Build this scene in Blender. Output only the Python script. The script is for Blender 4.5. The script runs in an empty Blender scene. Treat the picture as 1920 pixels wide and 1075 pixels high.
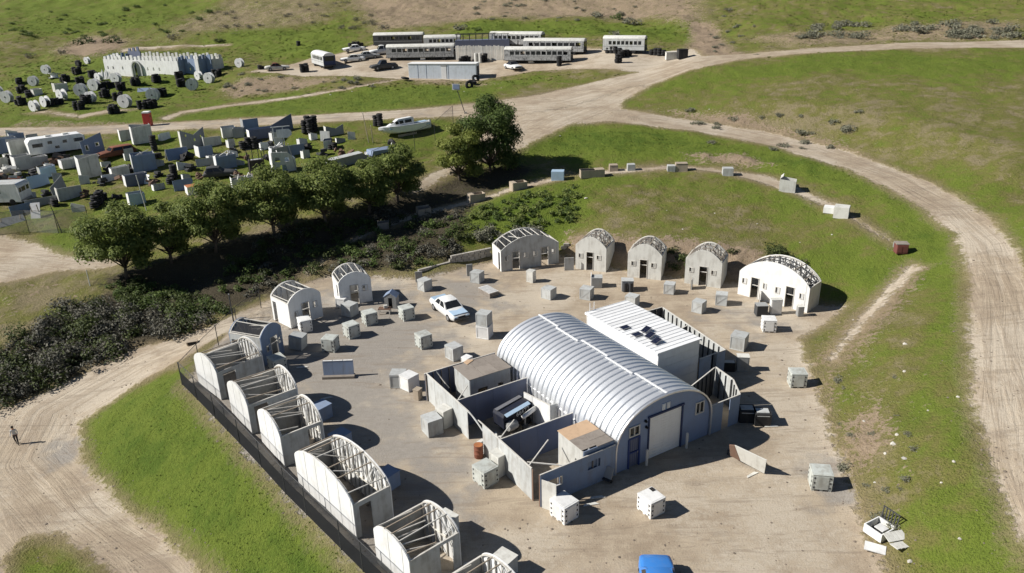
import bpy, bmesh, math, random
import numpy as np
from mathutils import Vector, Matrix, Euler
from mathutils.geometry import delaunay_2d_cdt, tessellate_polygon

scene = bpy.context.scene
COL = scene.collection
R = math.radians
random.seed(7)
RNG = np.random.default_rng(7)

# ------------------------------------------------------------------ camera, sky, sun, exposure
H_CAM, PITCH, ROLL, FPX = 28.0, R(22.5), 0.026, 1430.0
cam_d = bpy.data.cameras.new("camera")
cam = bpy.data.objects.new("camera", cam_d)
COL.objects.link(cam)
CAM_ROT = Euler((R(90) - PITCH, 0, 0)).to_matrix() @ Matrix.Rotation(-ROLL, 3, 'Z')
cam.matrix_world = Matrix.Translation((0, 0, H_CAM)) @ CAM_ROT.to_4x4()
cam_d.sensor_width = 36
cam_d.lens = FPX / 1920 * 36
cam_d.clip_start = 0.5
cam_d.clip_end = 3000
scene.camera = cam

SUN_EL, SUN_AZ_VEC = R(37), Vector((-1.0, -0.07, 0)).normalized()   # direction towards the sun, on the ground
world = bpy.data.worlds.new("World")
scene.world = world
world.use_nodes = True
wn = world.node_tree
bg = wn.nodes["Background"]
sky = wn.nodes.new("ShaderNodeTexSky")
sky.sky_type = 'NISHITA'
sky.sun_disc = False
sky.sun_elevation = SUN_EL
sky.sun_rotation = math.atan2(SUN_AZ_VEC.x, SUN_AZ_VEC.y)
sky.air_density, sky.dust_density, sky.ozone_density = 0.8, 0.1, 1.0
sky.altitude = 1200
wn.links.new(sky.outputs[0], bg.inputs[0])
bg.inputs[1].default_value = 0.05
sun_d = bpy.data.lights.new("sun", 'SUN')
sun_d.energy = 5.0
sun_d.angle = R(0.5)
sun_d.color = (1.0, 0.965, 0.91)
sun = bpy.data.objects.new("sun", sun_d)
COL.objects.link(sun)
sdir = Vector((SUN_AZ_VEC.x * math.cos(SUN_EL), SUN_AZ_VEC.y * math.cos(SUN_EL), math.sin(SUN_EL)))
sun.rotation_euler = sdir.to_track_quat('Z', 'Y').to_euler()
sun.location = (0, 0, 80)
vs = scene.view_settings
vs.view_transform, vs.look = 'Standard', 'None'
vs.exposure, vs.gamma = 0.40, 1.0
vs.use_curve_mapping = False
scene.render.engine = 'CYCLES'
scene.cycles.max_bounces = 6
scene.cycles.diffuse_bounces = 2
scene.cycles.glossy_bounces = 3
scene.cycles.transparent_max_bounces = 12
scene.cycles.use_denoising = True


def ray(px, py):
    d = CAM_ROT @ Vector(((px - 960) / FPX, -(py - 537.5) / FPX, -1.0))
    return d


def at(px, py, z=0.0):
    """the place on the level z that the photograph shows at pixel (px, py)"""
    d = ray(px, py)
    t = (z - H_CAM) / d.z
    return Vector((d.x * t, d.y * t, z))


# ------------------------------------------------------------------ numpy noise
def _hash(ix, iy, seed):
    n = (ix * 374761393 + iy * 668265263 + seed * 144269504) & 0xffffffff
    n = ((n ^ (n >> 13)) * 1274126177) & 0xffffffff
    return ((n ^ (n >> 16)) & 0xffff) / 65535.0


def vnoise(x, y, seed=0):
    ix, iy = np.floor(x).astype(np.int64), np.floor(y).astype(np.int64)
    fx, fy = x - ix, y - iy
    fx, fy = fx * fx * (3 - 2 * fx), fy * fy * (3 - 2 * fy)
    a, b = _hash(ix, iy, seed), _hash(ix + 1, iy, seed)
    c, d = _hash(ix, iy + 1, seed), _hash(ix + 1, iy + 1, seed)
    return (a * (1 - fx) + b * fx) * (1 - fy) + (c * (1 - fx) + d * fx) * fy - 0.5


def fbm(x, y, scale, octv=4, seed=0):
    s, amp, tot = 0.0, 1.0, 0.0
    for k in range(octv):
        s = s + amp * vnoise(x / scale * 2 ** k + 17.3 * k, y / scale * 2 ** k - 9.1 * k, seed + k)
        tot += amp
        amp *= 0.5
    return s / tot * 2      # about -1..1
# ------------------------------------------------------------------ terrain
# break lines of the ground, each point a picture position and its height above the yard
LINES = {
 'fence_foot': [(342,722,0),(370,750,0),(404,785,0),(450,833,0),(490,876,0),(536,927,0),(575,966,0),(640,1031,0),(681,1072,0),(760,1150,0),(900,1290,0)],
 'yard_back': [(342,722,0),(400,650,-.1),(440,612,-.1),(500,570,0),(560,535,0),(620,515,0),(720,520,0),(790,522,0),(920,490,0),(1050,478,0),(1160,506,0),(1260,520,0),(1390,532,0),(1500,566,0),(1585,572,0),(1550,605,0),(1495,640,0),(1530,720,0),(1548,790,0),(1572,850,0),(1602,920,0),(1625,1000,0),(1665,1075,0),(1710,1150,0),(1780,1290,0)],
 'cut_crest': [(640,478,.9),(740,476,1.4),(850,440,2.0),(930,425,2.2),(1050,436,1.6),(1150,446,2.3),(1260,452,2.4),(1390,462,2.2),(1480,485,1.6),(1560,530,.9),(1600,560,.5)],
 'terrace_front': [(560,512,.3),(640,462,1.2),(720,430,1.9),(790,408,2.5),(893,384,3.2),(972,360,3.8),(1045,340,4.3),(1110,334,4.6),(1270,321,5.0),(1363,331,4.9),(1478,362,4.4),(1568,408,3.8),(1650,462,3.2),(1720,505,2.7)],
 'terrace_back': [(640,440,1.5),(720,408,2.1),(790,385,2.7),(893,360,3.4),(972,336,4.0),(1045,316,4.5),(1110,313,4.8),(1270,302,5.2),(1363,312,5.1),(1478,335,4.7),(1580,380,4.2),(1680,440,3.6),(1750,490,3.1)],
 'field_front': [(-200,450,1.6),(0,445,1.8),(150,437,2.0),(250,425,2.3),(400,408,2.9),(560,380,3.6),(700,350,4.3),(800,322,5.0),(880,300,5.6)],
 'bench_foot': [(250,548,-.5),(290,538,-.6),(330,526,-.4),(430,500,.4),(540,468,1.0),(590,452,1.2)],
 'tree_bench': [(60,520,.0),(200,520,.3),(240,520,.5),(330,490,1.3),(430,466,1.9),(540,430,2.6),(640,406,3.2),(740,375,3.7),(840,338,4.3),(900,318,4.7),(960,296,5.4),(1060,262,6.3)],
 'track_left': [(-200,470,.8),(0,462,.9),(100,478,.8),(200,500,.5)],
 'road_b_front': [(790,345,4.4),(900,290,5.8),(975,278,6.2),(1070,232,7.6),(1150,228,7.6),(1300,246,6.9),(1450,274,6.3),(1600,322,5.7),(1720,382,5.1),(1795,440,4.6),(1818,520,4.2),(1815,620,3.9),(1825,760,3.5),(1868,900,3.2),(1920,1010,3.0),(2010,1180,2.8)],
 'road_b_back': [(1165,205,8.2),(1300,226,7.2),(1450,250,6.6),(1600,287,6.0),(1750,345,5.4),(1850,405,5.0),(1908,470,4.7),(1945,560,4.4),(1990,760,4.0),(2060,1000,3.7),(2150,1180,3.5)],
 'slope_toe': [(148,795,-3.9),(160,880,-4.1),(225,940,-4.0),(300,1000,-3.7),(390,1080,-3.3),(500,1180,-3.0),(700,1400,-3.0)],
 'path_low': [(148,795,-3.9),(250,722,-2.6),(340,672,-1.3),(435,612,-.2)],
 'path_high': [(0,768,-3.9),(100,728,-3.2),(250,660,-2.0),(380,625,-1.1),(440,595,-.3)],
}
# the far lines: picture position and distance along the view
FAR_LINES = {
 'road_a_front': [(-300,280,120),(0,256,118),(150,252,117),(280,246,116),(560,232,114.5),(760,222,114.5),(860,218,115)],
 'road_a_back': [(-300,266,126),(0,240,124),(150,238,122),(280,232,121),(560,217,119),(760,207,119),(900,193,122),(1000,180,124),(1130,150,130),(1200,135,134),(1270,118,138)],
 'foot_of_bank': [(340,222,124),(480,206,126),(700,192,125),(900,175,128),(1050,160,129)],
 'mound': [(330,196,133),(430,168,141),(560,152,143)],
 'lot_front': [(420,132,150),(520,140,146),(640,143,143),(760,150,140),(900,150,138),(1000,136,140),(1160,130,134)],
 'lot_back': [(560,116,160),(640,90,168),(700,78,168),(850,74,165),(1000,74,160),(1120,85,152),(1230,88,148),(1290,95,142)],
 'fort_bench_front': [(-200,240,136),(0,210,133),(150,216,129),(290,204,130),(340,196,132.5),(420,180,137)],
 'fort_back': [(-200,130,182),(0,112,182),(150,108,182),(300,88,187),(430,92,180)],
 'road_c_front': [(1165,190,119),(1220,160,124),(1290,133,128),(1400,110,131),(1500,101,130),(1700,91,130),(1920,90,128),(2200,95,122)],
 'road_c_back': [(1300,108,135),(1400,101,135.5),(1500,93,134.5),(1700,80,134.5),(1920,76,133),(2200,78,127)],
}
POINTS = [
 (0,505,.4),(100,520,.2),(0,560,-.4),(130,570,-.5),(0,640,-1.4),(60,620,-1.1),(250,560,-.5),(350,560,-.5),(420,560,-.2),
 (0,830,-4.2),(30,900,-4.3),(100,1000,-4.1),(100,1060,-3.7),(0,1075,-4.1),(-300,800,-4.3),(-300,1075,-4.5),(-300,1500,-4.5),(300,1500,-3.5),(-300,640,-2),(-300,540,0),
 (0,350,3.5),(200,330,3.9),(400,310,4.5),(600,290,5.1),(800,260,5.8),
 (1050,390,3.3),(1200,380,3.7),(1350,400,3.3),(1450,430,2.6),(1000,400,3.0),(1600,480,2.4),(1680,560,2.2),(1640,640,1.8),(1700,700,2.4),(1720,820,2.4),(1750,950,2.2),(1640,800,1.2),
 (1150,270,6.3),(1300,280,6.0),(1450,310,5.5),(1650,380,4.7),(1760,470,3.8),
 (1920,400,6.2),(2100,500,6.8),(2200,750,6.0),
]
FAR = [(-260,60,5.0),(-260,130,8.0),(-260,210,18),(-230,310,45),(-100,305,46),(0,300,46),(100,290,48),(165,250,46),(190,170,32),(150,100,14),
       (190,40,12),(60,8,6),(-60,8,-4.5),(0,8,0),(-160,25,-4.5),(130,20,8)]
FAR_POINTS = [(100,170,144),(250,160,147),(400,150,149),(100,140,161),(270,140,159),(1300,190,116),(1500,190,108),(1700,215,98),(1900,280,84),(1500,135,121),(1700,125,120),(1900,130,114),(2100,300,80),
 (0,60,205),(0,0,250),(150,70,200),(200,30,222),(300,60,197),(300,0,240),(450,60,195),(450,25,215),(600,60,192),(600,0,235),(750,50,188),(750,0,230),
 (900,50,182),(900,0,225),(1050,55,175),(1050,0,215),(1200,60,168),(1200,0,205),(1330,70,156),(1350,0,190),(1500,50,158),(1500,0,182),(1700,45,153),(1700,0,172),(1920,40,150),(1920,0,165)]


def z_at(px, py, depth):
    d = ray(px, py)
    return H_CAM + d.z * depth


def build_height():
    co, edges = [], []
    index = {}

    def add(p):
        key = (round(p[0], 1), round(p[1], 1))
        if key in index:
            return index[key]
        index[key] = len(co)
        co.append((p[0], p[1], p[2]))
        return index[key]
    for name, line in list(LINES.items()) + [(k, [(q[0], q[1], z_at(*q)) for q in l]) for k, l in FAR_LINES.items()]:
        prev = None
        for px, py, z in line:
            i = add(at(px, py, z))
            if prev is not None and prev != i:
                edges.append((prev, i))
            prev = i
    for px, py, z in POINTS + [(q[0], q[1], z_at(*q)) for q in FAR_POINTS]:
        add(at(px, py, z))
    for p in FAR:
        add(p)
    v2 = [Vector((c[0], c[1])) for c in co]
    vo, eo, fo, vorig, _, _ = delaunay_2d_cdt(v2, edges, [], 0, 1e-4)
    zs = []
    for i, src in enumerate(vorig):
        if src:
            zs.append(sum(co[k][2] for k in src) / len(src))
        else:   # crossing of two break lines
            d = sorted(((v - vo[i]).length, co[k][2]) for k, v in enumerate(v2))[:2]
            zs.append(sum(z / (q + .01) for q, z in d) / sum(1 / (q + .01) for q, z in d))
    return vo, fo, zs


GX0, GX1, GY0, GY1, GS = -190.0, 150.0, 10.0, 300.0, 0.5
gx = np.arange(GX0, GX1 + 1e-6, GS)
gy = np.arange(GY0, GY1 + 1e-6, GS)
Zg = np.full((len(gy), len(gx)), np.nan)
_vo, _fo, _zs = build_height()
for f in _fo:
    (x1, y1), (x2, y2), (x3, y3) = [_vo[i] for i in f]
    z1, z2, z3 = [_zs[i] for i in f]
    det = (y2 - y3) * (x1 - x3) + (x3 - x2) * (y1 - y3)
    if abs(det) < 1e-9:
        continue
    i0, i1 = max(0, int((min(x1, x2, x3) - GX0) / GS)), min(len(gx), int((max(x1, x2, x3) - GX0) / GS) + 2)
    j0, j1 = max(0, int((min(y1, y2, y3) - GY0) / GS)), min(len(gy), int((max(y1, y2, y3) - GY0) / GS) + 2)
    if i1 <= i0 or j1 <= j0:
        continue
    X, Y = np.meshgrid(gx[i0:i1], gy[j0:j1])
    a = ((y2 - y3) * (X - x3) + (x3 - x2) * (Y - y3)) / det
    b = ((y3 - y1) * (X - x3) + (x1 - x3) * (Y - y3)) / det
    c = 1 - a - b
    m = (a >= -1e-6) & (b >= -1e-6) & (c >= -1e-6)
    Zg[j0:j1, i0:i1][m] = (a * z1 + b * z2 + c * z3)[m]
_bad = np.isnan(Zg)
if _bad.any():
    for _ in range(400):
        P = np.pad(Zg, 1, constant_values=np.nan)
        with np.errstate(all='ignore'):
            nb = np.nanmean(np.stack([P[:-2, 1:-1], P[2:, 1:-1], P[1:-1, :-2], P[1:-1, 2:]]), axis=0)
        Zg = np.where(np.isnan(Zg), nb, Zg)
        if not np.isnan(Zg).any():
            break


def blur(A, sig):
    r = int(sig * 3) + 1
    k = np.exp(-0.5 * (np.arange(-r, r + 1) / sig) ** 2)
    k /= k.sum()
    P = np.pad(A, r, mode='edge')
    P = sum(k[i] * P[i:i + A.shape[0], :] for i in range(2 * r + 1))
    return sum(k[i] * P[:, i:i + A.shape[1]] for i in range(2 * r + 1))


Z1, Z2 = blur(Zg, 1.5), blur(Zg, 5.0)
YY = np.broadcast_to(gy[:, None], Zg.shape)
wfar = np.clip((YY - 95) / 60, 0, 1)
Zg = Z1 * (1 - wfar) + Z2 * wfar


def height(x, y):
    x, y = np.asarray(x, float), np.asarray(y, float)
    u = np.clip((x - GX0) / GS, 0, len(gx) - 1.001)
    v = np.clip((y - GY0) / GS, 0, len(gy) - 1.001)
    i, j = u.astype(int), v.astype(int)
    fx, fy = u - i, v - j
    return (Zg[j, i] * (1 - fx) + Zg[j, i + 1] * fx) * (1 - fy) + (Zg[j + 1, i] * (1 - fx) + Zg[j + 1, i + 1] * fx) * fy


def gnd(px, py):
    """the spot of ground that the photograph shows at pixel (px, py)"""
    d = ray(px, py)
    lo, hi = 14.0, 14.0
    t = np.arange(14.0, 420.0, 0.4)
    zz = H_CAM + d.z * t - height(d.x * t, d.y * t)
    k = np.argmax(zz < 0)
    if zz[k] >= 0:
        k = len(t) - 1
    t0, t1 = t[k - 1], t[k]
    for _ in range(14):
        tm = .5 * (t0 + t1)
        if H_CAM + d.z * tm - float(height(d.x * tm, d.y * tm)) < 0:
            t1 = tm
        else:
            t0 = tm
    x, y = d.x * t1, d.y * t1
    return Vector((x, y, float(height(x, y))))


def on(x, y):
    return Vector((x, y, float(height(x, y))))
# ------------------------------------------------------------------ what covers the ground
GXX, GYY = np.meshgrid(gx, gy)


def world_poly(pts):
    return np.array([[*gnd(px, py)[:2]] for px, py in pts])


def sdf_poly(poly, margin=12.0):
    """signed distance in metres on the grid, positive inside; -margin far away"""
    out = np.full(GXX.shape, -margin)
    x0, y0 = poly.min(0) - margin
    x1, y1 = poly.max(0) + margin
    i0, i1 = max(0, int((x0 - GX0) / GS)), min(len(gx), int((x1 - GX0) / GS) + 2)
    j0, j1 = max(0, int((y0 - GY0) / GS)), min(len(gy), int((y1 - GY0) / GS) + 2)
    if i1 <= i0 or j1 <= j0:
        return out
    X, Y = GXX[j0:j1, i0:i1], GYY[j0:j1, i0:i1]
    d2 = np.full(X.shape, 1e9)
    inside = np.zeros(X.shape, bool)
    for (ax, ay), (bx, by) in zip(poly, np.roll(poly, -1, 0)):
        ex, ey = bx - ax, by - ay
        t = np.clip(((X - ax) * ex + (Y - ay) * ey) / (ex * ex + ey * ey + 1e-9), 0, 1)
        d2 = np.minimum(d2, (X - ax - t * ex) ** 2 + (Y - ay - t * ey) ** 2)
        if abs(by - ay) > 1e-9:
            c = ((ay > Y) != (by > Y)) & (X < (bx - ax) * (Y - ay) / (by - ay) + ax)
            inside ^= c
    d = np.sqrt(d2)
    out[j0:j1, i0:i1] = np.clip(np.where(inside, d, -d), -margin, margin)
    return out


def line_px(name):
    src = LINES.get(name) or FAR_LINES[name]
    return [(p[0], p[1]) for p in src]


P_YARD = line_px('fence_foot') + line_px('yard_back')[1:][::-1]
P_ROAD_A = line_px('road_a_front') + [(900, 290), (975, 278), (1070, 232), (1120, 222), (1165, 205), (1165, 190), (1220, 160), (1290, 133), (1330, 118), (1320, 106), (1290, 110)] + line_px('road_a_back')[::-1]
P_ROAD_B = line_px('road_b_front')[3:] + line_px('road_b_back')[::-1]
P_ROAD_C = line_px('road_c_front')[2:] + line_px('road_c_back')[::-1]
P_LOT = [(470, 134), (540, 122), (585, 108), (640, 100), (690, 88), (720, 78), (860, 84), (1100, 92), (1230, 97), (1300, 92), (1320, 108), (1290, 118), (1200, 135), (1160, 131), (1060, 130), (1000, 134), (930, 146), (900, 152), (830, 152), (760, 150), (640, 143), (560, 143)]
P_TRACK = [(-300, 436), (0, 442), (60, 455), (112, 480), (190, 486), (240, 492), (200, 503), (100, 510), (0, 532), (-300, 560)]
P_LOW = [(-300, 780), (0, 766), (60, 748), (120, 718), (250, 656), (380, 618), (440, 592), (520, 556), (560, 535), (560, 545), (500, 580), (440, 614), (342, 674), (250, 724), (150, 792), (150, 840), (162, 885), (225, 945), (300, 1003), (390, 1085), (480, 1190), (560, 1300), (-300, 1300)]
P_ISLAND = [(5, 1050), (45, 1008), (105, 1003), (160, 1030), (215, 1078), (270, 1200), (-20, 1200)]
P_FOOT = [(1742, 498), (1700, 535), (1640, 600), (1600, 650), (1570, 690), (1540, 680), (1550, 655), (1590, 605), (1640, 550), (1705, 488)]
P_TERR = [(1060, 330), (1130, 318), (1270, 308), (1363, 318), (1440, 326), (1490, 345), (1570, 380), (1650, 430), (1690, 455), (1680, 468), (1570, 402), (1470, 360), (1363, 328), (1270, 318), (1130, 330)]
P_SHTERR = [(560, 510), (640, 455), (720, 415), (790, 395), (893, 370), (972, 346), (1060, 326), (1060, 338), (972, 358), (893, 384), (790, 410), (720, 432), (640, 470), (570, 530)]
P_SIDE = [(760, 360), (800, 330), (880, 296), (970, 272), (975, 280), (900, 300), (820, 338), (780, 366)]
P_TRAIL = [(300, 222), (340, 208), (430, 196), (560, 180), (650, 165), (740, 150), (745, 153), (650, 169), (560, 184), (430, 200), (345, 212), (310, 226)]
P_TRAIL2 = [(225, 92), (300, 84), (430, 82), (432, 86), (300, 88), (228, 97)]
P_TRAIL3 = [(40, 213), (90, 207), (150, 215), (205, 205), (262, 203), (200, 212), (150, 222), (90, 213)]

SD = {}
for nm, p in dict(yard=P_YARD, road_a=P_ROAD_A, road_b=P_ROAD_B, road_c=P_ROAD_C, lot=P_LOT, track=P_TRACK, low=P_LOW, foot=P_FOOT, terr=P_TERR,
                  shterr=P_SHTERR, side=P_SIDE, trail=P_TRAIL, trail2=P_TRAIL2, trail3=P_TRAIL3, island=P_ISLAND).items():
    SD[nm] = sdf_poly(world_poly(p))
SD['low'] = np.minimum(SD['low'], -SD['island'])
sdf = np.maximum.reduce([SD['yard'], SD['road_a'], SD['road_b'], SD['road_c'], SD['lot'], SD['track'], SD['low'], SD['foot'] - .5, SD['terr'] - .5,
                         SD['shterr'] - .55, SD['side'], SD['trail'], SD['trail2'], SD['trail3'] - .2])
region = np.zeros(GXX.shape, int)                   # 0 grassland
for k, nm in enumerate(['yard', 'road_a', 'road_b', 'road_c', 'lot', 'track', 'low'], 1):
    region[(SD[nm] > 0) & (region == 0)] = k


def soft(pts, width):
    return np.clip(sdf_poly(world_poly(pts), margin=width * 1.5 + 1) / width * .5 + .5, 0, 1)


lush = np.full(GXX.shape, .38)
for pts, w, val in [
    ([(148, 795), (342, 690), (700, 1075), (760, 1200), (480, 1200), (300, 1003), (160, 885)], 2, .95),
    ([(860, 400), (960, 365), (1090, 350), (1105, 400), (1060, 440), (900, 430), (820, 440)], 3, 1.0),
    ([(1060, 345), (1300, 330), (1480, 365), (1640, 460), (1720, 525), (1650, 560), (1560, 520), (1480, 440), (1300, 350)], 3, .85),
    ([(990, 275), (1075, 236), (1250, 245), (1440, 278), (1600, 325), (1720, 390), (1600, 350), (1400, 300), (1250, 300), (1050, 300)], 2.5, .95),
    ([(1600, 325), (1720, 390), (1800, 450), (1815, 620), (1825, 760), (1870, 900), (1960, 1100), (1800, 1100), (1780, 800), (1760, 600), (1700, 460)], 3, .9),
    ([(1560, 700), (1640, 660), (1740, 720), (1730, 790), (1620, 780)], 2.5, .85),
    ([(1720, 850), (1850, 900), (1960, 1100), (1650, 1100), (1620, 1010)], 3, .75),
    ([(40, 1010), (210, 1075), (260, 1200), (0, 1200)], 1.5, .7),
    ([(1160, 195), (1300, 140), (1500, 105), (1920, 100), (1920, 150), (1500, 140), (1300, 180)], 5, .72),
    ([(1800, 330), (1930, 380), (2000, 500), (1930, 440), (1850, 390)], 4, .85),
    ([(0, 120), (200, 100), (420, 95), (420, 175), (250, 200), (0, 205)], 5, .68),
    ([(0, 210), (300, 205), (700, 165), (900, 160), (1000, 150), (900, 190), (700, 205), (280, 232), (0, 240)], 3, .82),
    ([(860, 45), (1100, 45), (1290, 50), (1300, 75), (1100, 68), (860, 62)], 5, .9),
    ([(380, 60), (650, 40), (660, 90), (500, 110), (400, 90)], 6, .75),
    ([(0, -20), (420, -20), (300, 55), (0, 70)], 8, .72),
    ([(1380, -20), (1930, -20), (1930, 40), (1500, 60), (1380, 70)], 6, .50),
    ([(150, 430), (260, 425), (240, 485), (60, 465)], 2, .95),
    ([(0, 245), (860, 220), (800, 320), (400, 405), (0, 440)], 4, .52),
    ([(1560, 560), (1660, 545), (1720, 620), (1740, 800), (1720, 960), (1640, 1010), (1590, 880), (1545, 760)], 3, .40),
    ([(1240, 220), (1500, 190), (1920, 260), (1920, 360), (1700, 290), (1500, 240)], 6, .30),
    ([(1300, 330), (1450, 380), (1480, 440), (1250, 440), (1120, 410), (1120, 350)], 4, .42),
]:
    m = soft(pts, w)
    lush = lush * (1 - m) + val * m
bare = np.zeros(GXX.shape)
for pts, w, val in [
    ([(1060, 434), (1160, 440), (1260, 448), (1400, 462), (1500, 500), (1480, 535), (1400, 535), (1160, 508), (1060, 480)], 1.4, .8),
    ([(1270, 285), (1400, 286), (1460, 312), (1380, 312), (1280, 300)], 1.5, .8),
    ([(1240, 205), (1400, 212), (1560, 262), (1640, 300), (1560, 282), (1300, 228)], 2, .65),
    ([(1590, 790), (1640, 770), (1665, 830), (1620, 880), (1585, 860)], 1.5, .9),
    ([(1530, 660), (1600, 640), (1560, 760), (1600, 900), (1650, 1000), (1620, 1010), (1580, 900), (1540, 770)], 1.5, .6),
    ([(1760, 495), (1720, 550), (1660, 615), (1610, 670), (1560, 720), (1525, 690), (1560, 630), (1620, 570), (1690, 490)], 1.6, .62),
    ([(1580, 720), (1700, 700), (1730, 860), (1690, 960), (1620, 900)], 3, .32),
    ([(260, 60), (420, 0), (600, -20), (660, 20), (600, 50), (420, 68), (300, 78)], 8, .40),
    ([(640, -20), (900, -20), (1320, -30), (1340, 60), (1300, 80), (1220, 35), (1100, 35), (880, 40), (700, 62)], 6, .58),
    ([(1290, 40), (1340, 50), (1370, 95), (1430, 102), (1320, 108), (1295, 92)], 3, 1.0),
    ([(1380, 70), (1700, 45), (1920, 40), (1920, 74), (1700, 78), (1500, 92)], 3, .48),
    ([(100, 95), (160, 66), (240, 70), (230, 92), (150, 112)], 4, .8),
    ([(400, 172), (450, 148), (560, 142), (650, 150), (560, 166), (430, 186)], 2, .6),
    ([(760, 150), (900, 152), (960, 160), (880, 168), (780, 162)], 2, .5),
    ([(40, 220), (280, 228), (560, 212), (560, 218), (280, 236), (0, 242)], 1.5, .6),
    ([(560, 470), (640, 420), (780, 366), (900, 320), (900, 340), (780, 385), (640, 440)], 2, .6),
    ([(280, 500), (420, 455), (560, 410), (560, 430), (430, 470), (290, 515)], 1.5, .7),
    ([(20, 540), (60, 535), (60, 560), (20, 560)], 2, .4),
    ([(0, 520), (160, 520), (130, 560), (0, 600)], 3, .35),
]:
    m = soft(pts, w)
    bare = np.maximum(bare, m * val)
shade_soil = np.zeros(GXX.shape)       # tree shade put into the ground colour, and dark ground in the gully
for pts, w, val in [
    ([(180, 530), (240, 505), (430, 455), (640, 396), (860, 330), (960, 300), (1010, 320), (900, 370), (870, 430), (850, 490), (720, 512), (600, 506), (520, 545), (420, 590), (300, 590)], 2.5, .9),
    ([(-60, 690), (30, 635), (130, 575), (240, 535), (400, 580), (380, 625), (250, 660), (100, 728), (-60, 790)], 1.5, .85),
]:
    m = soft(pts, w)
    shade_soil = np.maximum(shade_soil, m * val)
grav = np.zeros(GXX.shape)
for pts, w, val in [
    ([(500, 560), (760, 530), (860, 640), (760, 720), (840, 800), (900, 900), (860, 960), (700, 900), (480, 740)], 5, .8),
    ([(342, 690), (470, 620), (560, 800), (800, 1075), (640, 1075), (400, 800)], 3, .9),
    ([(780, 520), (920, 510), (960, 580), (820, 600)], 4, .7),
    ([(1520, 860), (1590, 860), (1600, 960), (1540, 960)], 2, .8),
    ([(1340, 560), (1500, 600), (1440, 640), (1300, 600)], 3, .5),
    ([(-200, 255), (0, 243), (560, 217), (860, 208), (860, 220), (560, 232), (0, 258)], 4, .45),
    ([(80, 830), (150, 820), (160, 870), (100, 880)], 2, .8),
]:
    m = soft(pts, w)
    grav = np.maximum(grav, m * val)

# distance along and across the roads (for wheel tracks)
ROAD_MID = [
    [((a[0] + b[0]) / 2, (a[1] + b[1]) / 2) for a, b in zip(line_px('road_b_front')[4:], line_px('road_b_back')[1:])],
    [(-200, 268), (0, 248), (280, 239), (560, 225), (760, 215), (900, 204), (1050, 195), (1180, 160), (1290, 122), (1400, 105), (1500, 97), (1700, 85), (1920, 82)],
    [(440, 603), (250, 690), (100, 775), (60, 860), (160, 960), (300, 1060), (420, 1180)],
    [(-100, 470), (60, 480), (200, 495)],
    [(900, 290), (1000, 240), (1100, 200), (1180, 165)],
]
lat, lon = np.full(GXX.shape, 30.0), np.zeros(GXX.shape)
for r_i, line in enumerate(ROAD_MID):
    pl = world_poly(line)
    s0 = r_i * 400.0
    for (ax, ay), (bx, by) in zip(pl[:-1], pl[1:]):
        ex, ey = bx - ax, by - ay
        L = math.hypot(ex, ey)
        t = np.clip(((GXX - ax) * ex + (GYY - ay) * ey) / (L * L), 0, 1)
        dx, dy = GXX - ax - t * ex, GYY - ay - t * ey
        d = np.hypot(dx, dy)
        sgn = np.sign(ex * dy - ey * dx)
        m = d < np.abs(lat)
        lat[m] = (d * sgn)[m]
        lon[m] = (s0 + t * L)[m]
        s0 += L

# unevenness of the ground itself
gm = np.clip(-sdf / .8, 0, 1)
farw = np.clip((GYY - 120) / 50, 0, 1)
Zg = Zg + gm * (.24 * fbm(GXX, GYY, 3.6, 3, 3) + .13 * fbm(GXX, GYY, 1.3, 2, 11) * (1 + .8 * bare)) + .03 * (1 - gm) * fbm(GXX, GYY, 2.0, 3, 5) * (1 - .7 * (SD['yard'] > 1))
Zg = Zg + gm * farw * (1.3 * fbm(GXX, GYY, 14, 4, 21) + .5 * np.abs(fbm(GXX + .4 * GYY, GYY, 6, 3, 31)))
_cut = np.clip(bare * 1.4 - .5, 0, 1) * (1 - farw)
Zg = Zg + _cut * gm * .75 * np.abs(fbm(GXX * 1.8, GYY * .6, 1.8, 3, 41))


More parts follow.
